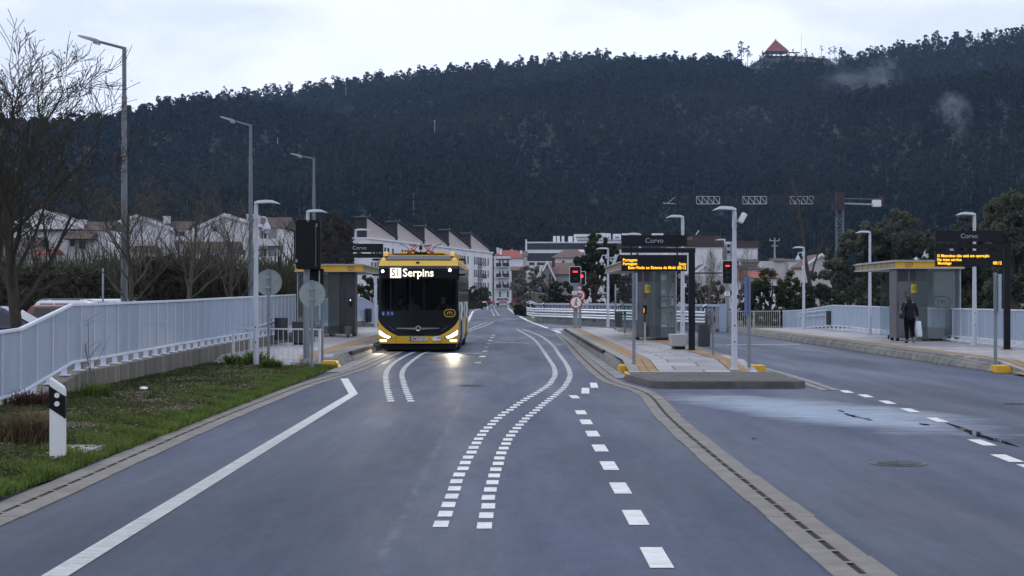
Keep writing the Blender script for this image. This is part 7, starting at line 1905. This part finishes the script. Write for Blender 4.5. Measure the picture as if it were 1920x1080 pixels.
# headlights
def poly_front(name, pix, off, m, parent):
    mb = MB(); v = [((px-784)/60, fy((px-784)/60, EYE-(py-560)/60)-off, EYE-(py-560)/60) for px, py in pix]
    c = Vector((0,0,0))
    for q in v: c += Vector(q)
    c /= len(v); v.append(tuple(c)); n = len(pix)
    mb.add(v, [(i,(i+1)%n,n) for i in range(n)]); return mb.build(name, m, parent)
M_LAMPG = mat("headlight_surround", (.20,.20,.20), .15)
for s in (-1,1):
    q = lambda px: 784+s*(px-784)
    o = poly_front("headlight", [(q(858.5),617),(q(853),620.5),(q(842),626),(q(833),631.5),(q(832),634.5),(q(840),635.5),(q(850),632.5),(q(858.5),627.5)], .006, M_LAMPG, bus)
    poly_front("lit_unit", [(q(857.8),619),(q(851),624),(q(844),628),(q(836),632),(q(840),634.6),(q(850),631.5),(q(857.8),626.8)], .011, M_HEAD, o)
    mb = MB(); 
    for px, py in ((843,628.5),(846.5,628)):
        x = (q(px)-784)/60; z = EYE-(py-560)/60; mb.ell((x,fy(x,z)-.014,z),.02,.004,.014,8,6)
    mb.build("reflector", M_CHAR, o)
    o = poly_front("daytime_light", [(q(843.5),637.5),(q(856),637),(q(856.5),639),(q(855),640.5),(q(845),640.7),(q(843.5),639.5)], .008, M_HEAD, bus)
    l = bpy.data.lights.new("headlight_beam",'SPOT'); l.energy = 300; l.color = (1.0,.84,.58); l.spot_size = R(30); l.spot_blend = .9; l.shadow_soft_size = .045
    lo = bpy.data.objects.new("headlight_beam", l); COL.objects.link(lo); lo.parent = bus; lo.location = (s*1.10,.085,.585); lo.rotation_euler = (R(-82),0,s*R(1)-R(3))
# plates
mb = MB(); x0, x1 = (768.5-784)/60, (800-784)/60; yp = fy(.26,.42)-.02; mb.box(x0,x1,yp,yp+.015,.36,.475); pl = mb.build("number_plate", mat("plate_white",(.55,.58,.62),.4), bus)
mb = MB(); mb.box(x0+.002,x0+.055,yp-.002,yp,.362,.473); mb.build("blue_band", mat("plate_blue",(.02,.08,.42),.4), pl)
mb = MB(); mb.box(x0-.008,x1+.008,yp+.001,yp+.016,.352,.359); mb.box(x0-.008,x1+.008,yp+.001,yp+.016,.476,.483); mb.build("frame", M_BLACK, pl)
text_mesh("plate_number","BM 27 OH",.098,M_BLACK,pl,((x0+x1)/2+.026,yp-.004,.418),extrude=.001,xscale=.92,offset=.0015)
mb = MB(); x0, x1 = (811-784)/60, (825.5-784)/60; yp = fy(.6,.42)-.02; mb.box(x0,x1,yp,yp+.012,.355,.50); pl = mb.build("permit_plate", M_WHITEP, bus)
text_mesh("lettering","TP",.095,mat("navy",(.015,.02,.07),.5),pl,(x1-.06,yp-.003,.435),extrude=.001,offset=.002)
mb = MB(); mb.box(x1-.09,x1-.02,yp-.002,yp,.365,.37); mb.build("underline", mat("navy",(.015,.02,.07)), pl)
# bumper seams
mb = MB()
for s in (-1,1): mb.bar((s*.69,fy(.69,.5)-.004,.52),(s*.69,fy(.69,.29)-.004,.28),.006,.008)
mb.build("seam", M_BLACK, body)
# underside
mb = MB(); mb.box(-1.17,1.17,.28,BL-.1,.10,.268); mb.box(-1.10,1.10,.30,.9,.07,.12); mb.build("underbody", M_BLACK, bus)
for y in (2.7, 8.9):
    for s in (-1,1):
        mb = MB(); mb.lathe([(.30,-.14),(.44,-.14),(.485,-.10),(.485,.10),(.44,.14),(.30,.14)],(0,0,0),26,axis='y'); wv = mb.build("wheel", M_RUB, bus, smooth=True, loc=(s*1.09,y,.487)); wv.rotation_euler = (0,0,R(90))
        mb = MB(); mb.lathe([(.001,-.05),(.12,-.08),(.16,-.02),(.29,-.05),(.30,-.1),(.30,.1),(.001,.1)],(0,0,0),22,axis='y'); mb.build("rim", M_GALV, wv, smooth=True)
    
for s in (-1,1):
    mb = MB()
    for y in (2.7,8.9): mb.box(min(s*1.215,s*1.266),max(s*1.215,s*1.266),y-.62,y+.62,.268,.98)
    mb.build("wheel_arch", M_BLACK, bus, bevel=.03)
# side windows and side panels
for s in (-1,1):
    ed = [fy(HW,2)+.44, 1.9, 3.6, 5.3, 7.0, 8.7, 10.4, BL-.1]
    for k in range(len(ed)-1):
        mb = MB(); mb.add([(s*HW,ed[k]+.03,1.02),(s*HW,ed[k+1]-.03,1.02),(s*HW,ed[k+1]-.03,2.68),(s*HW,ed[k]+.03,2.68)], [(0,1,2,3)]); mb.build("side_window", M_SIDEGL, bus)
    mb = MB(); mb.box(min(s*1.235,s*1.259),max(s*1.235,s*1.259),.55,BL-.05,1.001,2.699); mb.build("window_frame", M_BLACK, bus)
    mb = MB(); mb.add([(s*(hw(z)+.004),y,z) for y in (.42,5.2) for z in (.33,.5,.99)], [(0,1,4,3),(1,2,5,4)]); mb.build("grey_reflection_panel", mat("side_reflection_grey",(.26,.275,.30),.35,metal=.3,var=.1), bus)  # grey of a reflection along the yellow side, put into the colour
    mb = MB(); mb.tube([(s*1.27,2.0,1.0),(s*1.30,2.02,1.35),(s*1.28,2.1,1.55)],.035,8); mb.tube([(s*1.27,8.2,1.0),(s*1.30,8.22,1.35),(s*1.28,8.3,1.55)],.035,8); mb.build("side_trim", M_WHITEP, bus, smooth=True)
    for z in (2.42,2.90):
        mb = MB(); mb.obox((s*1.36,.42,z),.22,.10,.06); mb.bar((s*1.24,.46,z),(s*1.36,.44,z),.03,.03); mb.build("mirror_camera", M_BLACK, bus, bevel=.015)
# roof equipment: wings, boxes and folded charging arms
for s in (-1,1):
    mb = MB(); mb.prism([(0,3.0),(1.3,3.0),(1.3,3.12),(.35,3.16),(.12,3.13)],min(s*.98,s*1.13),max(s*.98,s*1.13),'yz'); o = mb.build("roof_wing", M_BUSYEL, bus, bevel=.02); o.location = (0,.45,0)
    mb = MB(); mb.prism([(min(s*.80,s*1.1),3.05),(max(s*.80,s*1.1),3.05),(s*1.08,3.17)] if True else [],1.2,BL-.5); mb.build("roof_edge_cover", M_BUSYEL, bus)
mb = MB(); mb.box(-.75,.75,2.4,6.5,3.06,3.20); mb.build("roof_pod", M_BUSYEL, bus, bevel=.04)
M_PANT = mat("red_pantograph_paint", (.30,.045,.035), .5, var=.15); PY = 1.5
for s in (-1,1):
    mb = MB(); mb.tube([(s*.10,PY,3.12),(s*.30,PY-.1,3.28),(s*.17,PY+.1,3.36),(s*.34,PY,3.40)],.022,6); mb.tube([(s*.12,PY+.2,3.14),(s*.22,PY+.1,3.24),(s*.10,PY+.2,3.37)],.02,6)
    mb.tube([(s*.40,PY,3.14),(s*.22,PY,3.22)],.03,6); mb.obox((s*.37,PY,3.15),.12,.16,.08); mb.bar((s*.36,PY,3.385),(s*.10,PY,3.395),.03,.025)
    mb.build("charging_arm", M_PANT, bus)
mb = MB(); mb.box(-.20,.20,PY-.2,PY+.6,3.05,3.16); mb.obox((0,PY,3.30),.10,.1,.12); mb.tube([(0,PY,3.16),(0,PY,3.44),(.12,PY,3.44)],.012,5); mb.obox((-.7,PY,3.10),.3,.2,.04); mb.obox((.6,PY,3.10),.3,.2,.04); mb.build("charging_base", M_CHAR, bus)
mb = MB(); mb.tube([(.34,PY,3.2),(.48,PY+.1,3.36),(.66,PY+.2,3.44)],.012,5); mb.tube([(-.36,PY,3.24),(-.5,PY+.1,3.36),(-.66,PY+.2,3.42)],.012,5); mb.build("aerial", M_CHAR, bus)
# inside: floor, back wall, dashboard, screen, poles, seats
mb = MB(); mb.box(-1.2,1.2,.5,BL-.2,.36,.40); mb.box(-1.2,1.2,6.0,6.05,.40,2.6); mb.box(-1.22,-1.2,.6,6,.4,2.6); mb.box(1.2,1.22,.6,6,.4,2.6); mb.box(-1.2,1.2,.5,6.0,2.62,2.66); mb.build("interior_lining", mat("dim_interior",(.045,.047,.052),.7), bus)
mb = MB(); mb.prism([(.22,1.22),(.55,1.30),(.85,1.18),(.85,.6),(.3,.6)],-1.14,1.14,'yz'); mb.build("dashboard", M_BLACK, bus, bevel=.02)
mb = MB(); mb.lathe([(.21,-.012),(.225,0),(.21,.012)],(0,0,0),24); mb.tube([(-.2,0,0),(.2,0,0)],.012,5); o = mb.build("steering_wheel", M_BLACK, bus); o.location = (.70,.88,1.25); o.rotation_euler = (R(40),0,0)
mb = MB(); mb.box(.12,.16,1.1,1.9,.4,2.2); mb.build("cab_partition", mat("cab_partition",(.05,.055,.06),.3), bus)
for x, y in ((-.35,1.6),(-.95,1.3),(.0,3.0),(-.6,3.0)):
    mb = MB(); mb.cyl((x,y,.4),(x,y,2.6),.018,n=8); mb.build("grab_pole", M_GALV, bus, smooth=True)
for x, y in ((.72,1.75),(-.62,2.6),(-.18,2.6),(.6,3.6),(-.6,4.2)):
    mb = MB(); mb.box(x-.2,x+.2,y-.42,y,.85,.92); mb.box(x-.2,x+.2,y,y+.07,.92,1.55); mb.build("seat", mat("seat_fabric",(.04,.045,.06),.9), bus, bevel=.03)
mb = MB(); mb.box(.95,1.1,.5,.53,1.95,2.25); mb.build("cab_monitor", M_BLACK, bus, bevel=.01)
def sitter(label, x, y, zseat, coat, hair, arms=((.24,-.28,.30),(-.24,-.28,.30)), lean=0.0, k=1.0):
    r_ = thing("person", label, "person", (BX+x,BY+y,zseat), 0, None)
    V = [Vector(v) for v in ((0,0,.08),(0,.02,.28),(0,.02,.45),(0,0,.58),(0,-.01,.64),(0,-.02,.72),(0,-.02,.80),
        (-.17,.02,.50),(-.25,-.06,.28),arms[1],(.17,.02,.50),(.25,-.06,.28),arms[0],
        (-.1,-.05,.08),(-.12,-.44,.08),(-.12,-.42,-.36),(.1,-.05,.08),(.12,-.44,.08),(.12,-.42,-.36))]
    E = [(0,1),(1,2),(2,3),(3,4),(4,5),(5,6),(2,7),(7,8),(8,9),(2,10),(10,11),(11,12),(0,13),(13,14),(14,15),(0,16),(16,17),(17,18)]
    Rr = [(.15,.11),(.14,.10),(.15,.10),.055,.06,(.076,.09),(.065,.08),.06,.045,.03,.06,.045,.03,.09,.06,.05,.09,.06,.05]
    for i in (9,12): hand_chains(V, E, Rr, i, (0,-1,.15), 1, (1 if i == 9 else -1,0,.2), (0,0,-1))
    skin("body", V, E, Rr, M_SKIN, r_)
    face(r_, (0,-.02,.74), -1, hair)
    skin("jacket", [(0,.02,.55),(0,.02,.42),(0,.01,.25),(0,0,.06),(-.18,.02,.49),(-.26,-.06,.28),tuple(Vector(arms[1])*.85+Vector((-.01,0,.05))),(.18,.02,.49),(.26,-.06,.28),tuple(Vector(arms[0])*.85+Vector((.01,0,.05)))],
         [(0,1),(1,2),(2,3),(0,4),(4,5),(5,6),(0,7),(7,8),(8,9)], [(.12,.09),(.17,.12),(.165,.12),(.18,.13),.08,.06,.045,.08,.06,.045], coat, r_)
    hb = MB(); hb.ell((0,.0,.775),.085,.095,.080,14,9); hb.build("hair", hair, r_, smooth=True)
    return r_
sitter("bus driver in a dark jacket behind the right half of the windscreen", .73, 1.45, .95, mat("driver_jacket",(.02,.022,.03),.8,var=.2), M_HAIR, ((.22,-.42,.34),(-.22,-.42,.34)))
sitter("seated passenger in a light beige jacket behind the middle of the windscreen", -.30, 2.35, .90, mat("beige_jacket",(.34,.29,.23),.8,var=.15), mat("grey_hair",(.12,.11,.10),.6))
sitter("passenger in dark clothes behind the left part of the windscreen", -.72, 2.35, .92, mat("brown_jacket",(.06,.045,.035),.8,var=.15), M_HAIR)

# ================================================================== PARKED CARS behind the left fence
def car(label, loc, paint, L=4.1, Hh=1.48, Wd=1.75, bonnet=.95, tail=.25, face_right=True, rails=False, glassm=None):
    root = thing("parked_car", label, "car", loc, 0 if face_right else PI, "cars parked behind the left fence")
    h = L/2; belt = Hh*.62; w = Wd/2
    mb = MB()
    prof = [(-h,.25),(h,.25),(h+.02,.5),(h-.06,.66),(h-bonnet*.5,belt-.10),(h-bonnet,belt),(-h+tail*.4,belt+.02),(-h,belt-.12)]
    mb.prism(prof, -w, w); mb.build("body", paint, root, bevel=.06)
    x0, x1, x2, x3 = -h+tail*.5, -h+tail+.30, h-bonnet-.85, h-bonnet+.02
    mb = MB(); zt = Hh; ww = w-.04; wt = w-.18
    ring = lambda z, a, b, q: [(a,-q,z),(b,-q,z),(b,q,z),(a,q,z)]
    v = ring(belt, x0, x3, ww)+ring(zt-.06, x1-.08, x2+.10, wt+.03)+ring(zt, x1+.10, x2-.10, wt-.10)
    mb.add(v, [(0,1,5,4),(1,2,6,5),(2,3,7,6),(3,0,4,7),(4,5,9,8),(5,6,10,9),(6,7,11,10),(7,4,8,11),(8,9,10,11)]); mb.build("roof", paint, root, bevel=.035)
    gm = glassm or M_DGL
    def quad(a, b, c, d, nm):
        q = MB(); q.add([a,b,c,d], [(0,1,2,3)]); return q.build(nm, gm, root)
    for s in (-1,1):
        y0, y1 = s*(ww+.012), s*(wt+.045)
        def pt(f, t): 
            xb = x0+(x3-x0)*f; xt = (x1-.08)+(x2+.10-(x1-.08))*f
            return (xb+(xt-xb)*t, y0+(y1-y0)*t, belt+(zt-.06-belt)*t)
        for a, b in ((.10,.34),(.37,.62),(.65,.93)): quad(pt(a,.10),pt(b,.10),pt(b,.88),pt(a,.88),"side_window")
    e = .012
    quad((x3+e,-ww+.1,belt+.05),(x3+e,ww-.1,belt+.05),(x2+.13+e,wt-.05,zt-.10),(x2+.13+e,-wt+.05,zt-.10),"windscreen")
    quad((x0-e,-ww+.1,belt+.08),(x0-e,ww-.1,belt+.08),(x1-.11-e,wt-.05,zt-.12),(x1-.11-e,-wt+.05,zt-.12),"rear_window")
    for x in (-h+.78, h-.82):
        for s in (-1,1):
            mb = MB(); mb.lathe([(.20,-.09),(.29,-.09),(.315,-.06),(.315,.06),(.29,.09),(.20,.09)],(0,0,0),20,axis='y'); wv = mb.build("wheel", M_RUB, root, smooth=True, loc=(x,s*(w-.08),.315))
            mb = MB(); mb.lathe([(.001,-.08),(.2,-.06),(.2,.06),(.001,.08)],(0,0,0),16,axis='y'); mb.build("rim", M_GALV, wv)
    if rails:
        mb = MB()
        for s in (-1,1): mb.tube([(x1+.0,s*(wt-.04),zt),(x1+.2,s*(wt-.04),zt+.05),(x2-.2,s*(wt-.04),zt+.05),(x2,s*(wt-.04),zt)],.018,6)
        mb.build("roof_rail", M_GALV, root, smooth=True)
    return root
def paint(n, c): return mat(n, c, .25, coat=.6, var=.03, vscale=2)
car("dark blue parked car partly hidden behind the trunk of the big bare tree", (-13.45,45,0), paint("dark_blue_car_paint",(.014,.022,.085)), 4.0, 1.47)
car("dark red parked car behind the bend of the left fence", (PX(155,60),60,0), paint("dark_red_car_paint",(.15,.012,.018)), 4.2, 1.46)
car("white parked car with silver roof rails rising behind the dark red one", (PX(152,70),70,0), paint("white_car_paint",(.66,.67,.69)), 4.2, 1.60, rails=True)
car("white parked car in the middle of the row, left of the tallest street lamp's foot", (PX(228,75),75,.0), paint("white_car_paint",(.66,.67,.69)), 4.3, 1.66)
car("farthest parked car, silver with a long dark side window, right of the tallest lamp's foot", (PX(258,86),86,.05), paint("silver_car_paint",(.42,.44,.47)), 4.6, 1.72, rails=True)
fc = Bld.__new__(Bld)
vn = car("small white car far away, left of the round green bush by the apartments", (PX(898,345),345,0), paint("white_car_paint",(.66,.67,.69)), 4.4, 1.9); vn["group"] = "cars far down the road"
vn = car("small grey car far away above the red and white barrier arm", (PX(946,350),350,.3), paint("silver_car_paint",(.42,.44,.47)), 4.3, 1.6); vn["group"] = "cars far down the road"
# ================================================================== AIR
hz_m = bpy.data.materials.new("thin_blue_haze"); hz_m.use_nodes = True
N, L = hz_m.node_tree.nodes, hz_m.node_tree.links; N.clear()
out = N.new("ShaderNodeOutputMaterial"); pv = N.new("ShaderNodeVolumePrincipled")
pv.inputs["Color"].default_value = (.36,.57,.92,1); pv.inputs["Density"].default_value = 0.00008; pv.inputs["Anisotropy"].default_value = 0.0
L.new(pv.outputs[0], out.inputs["Volume"])
mb = MB(); mb.box(-2600, 2600, -1000, 2700, -16.0, 420); tag(mb.build("haze", hz_m), kind="stuff")
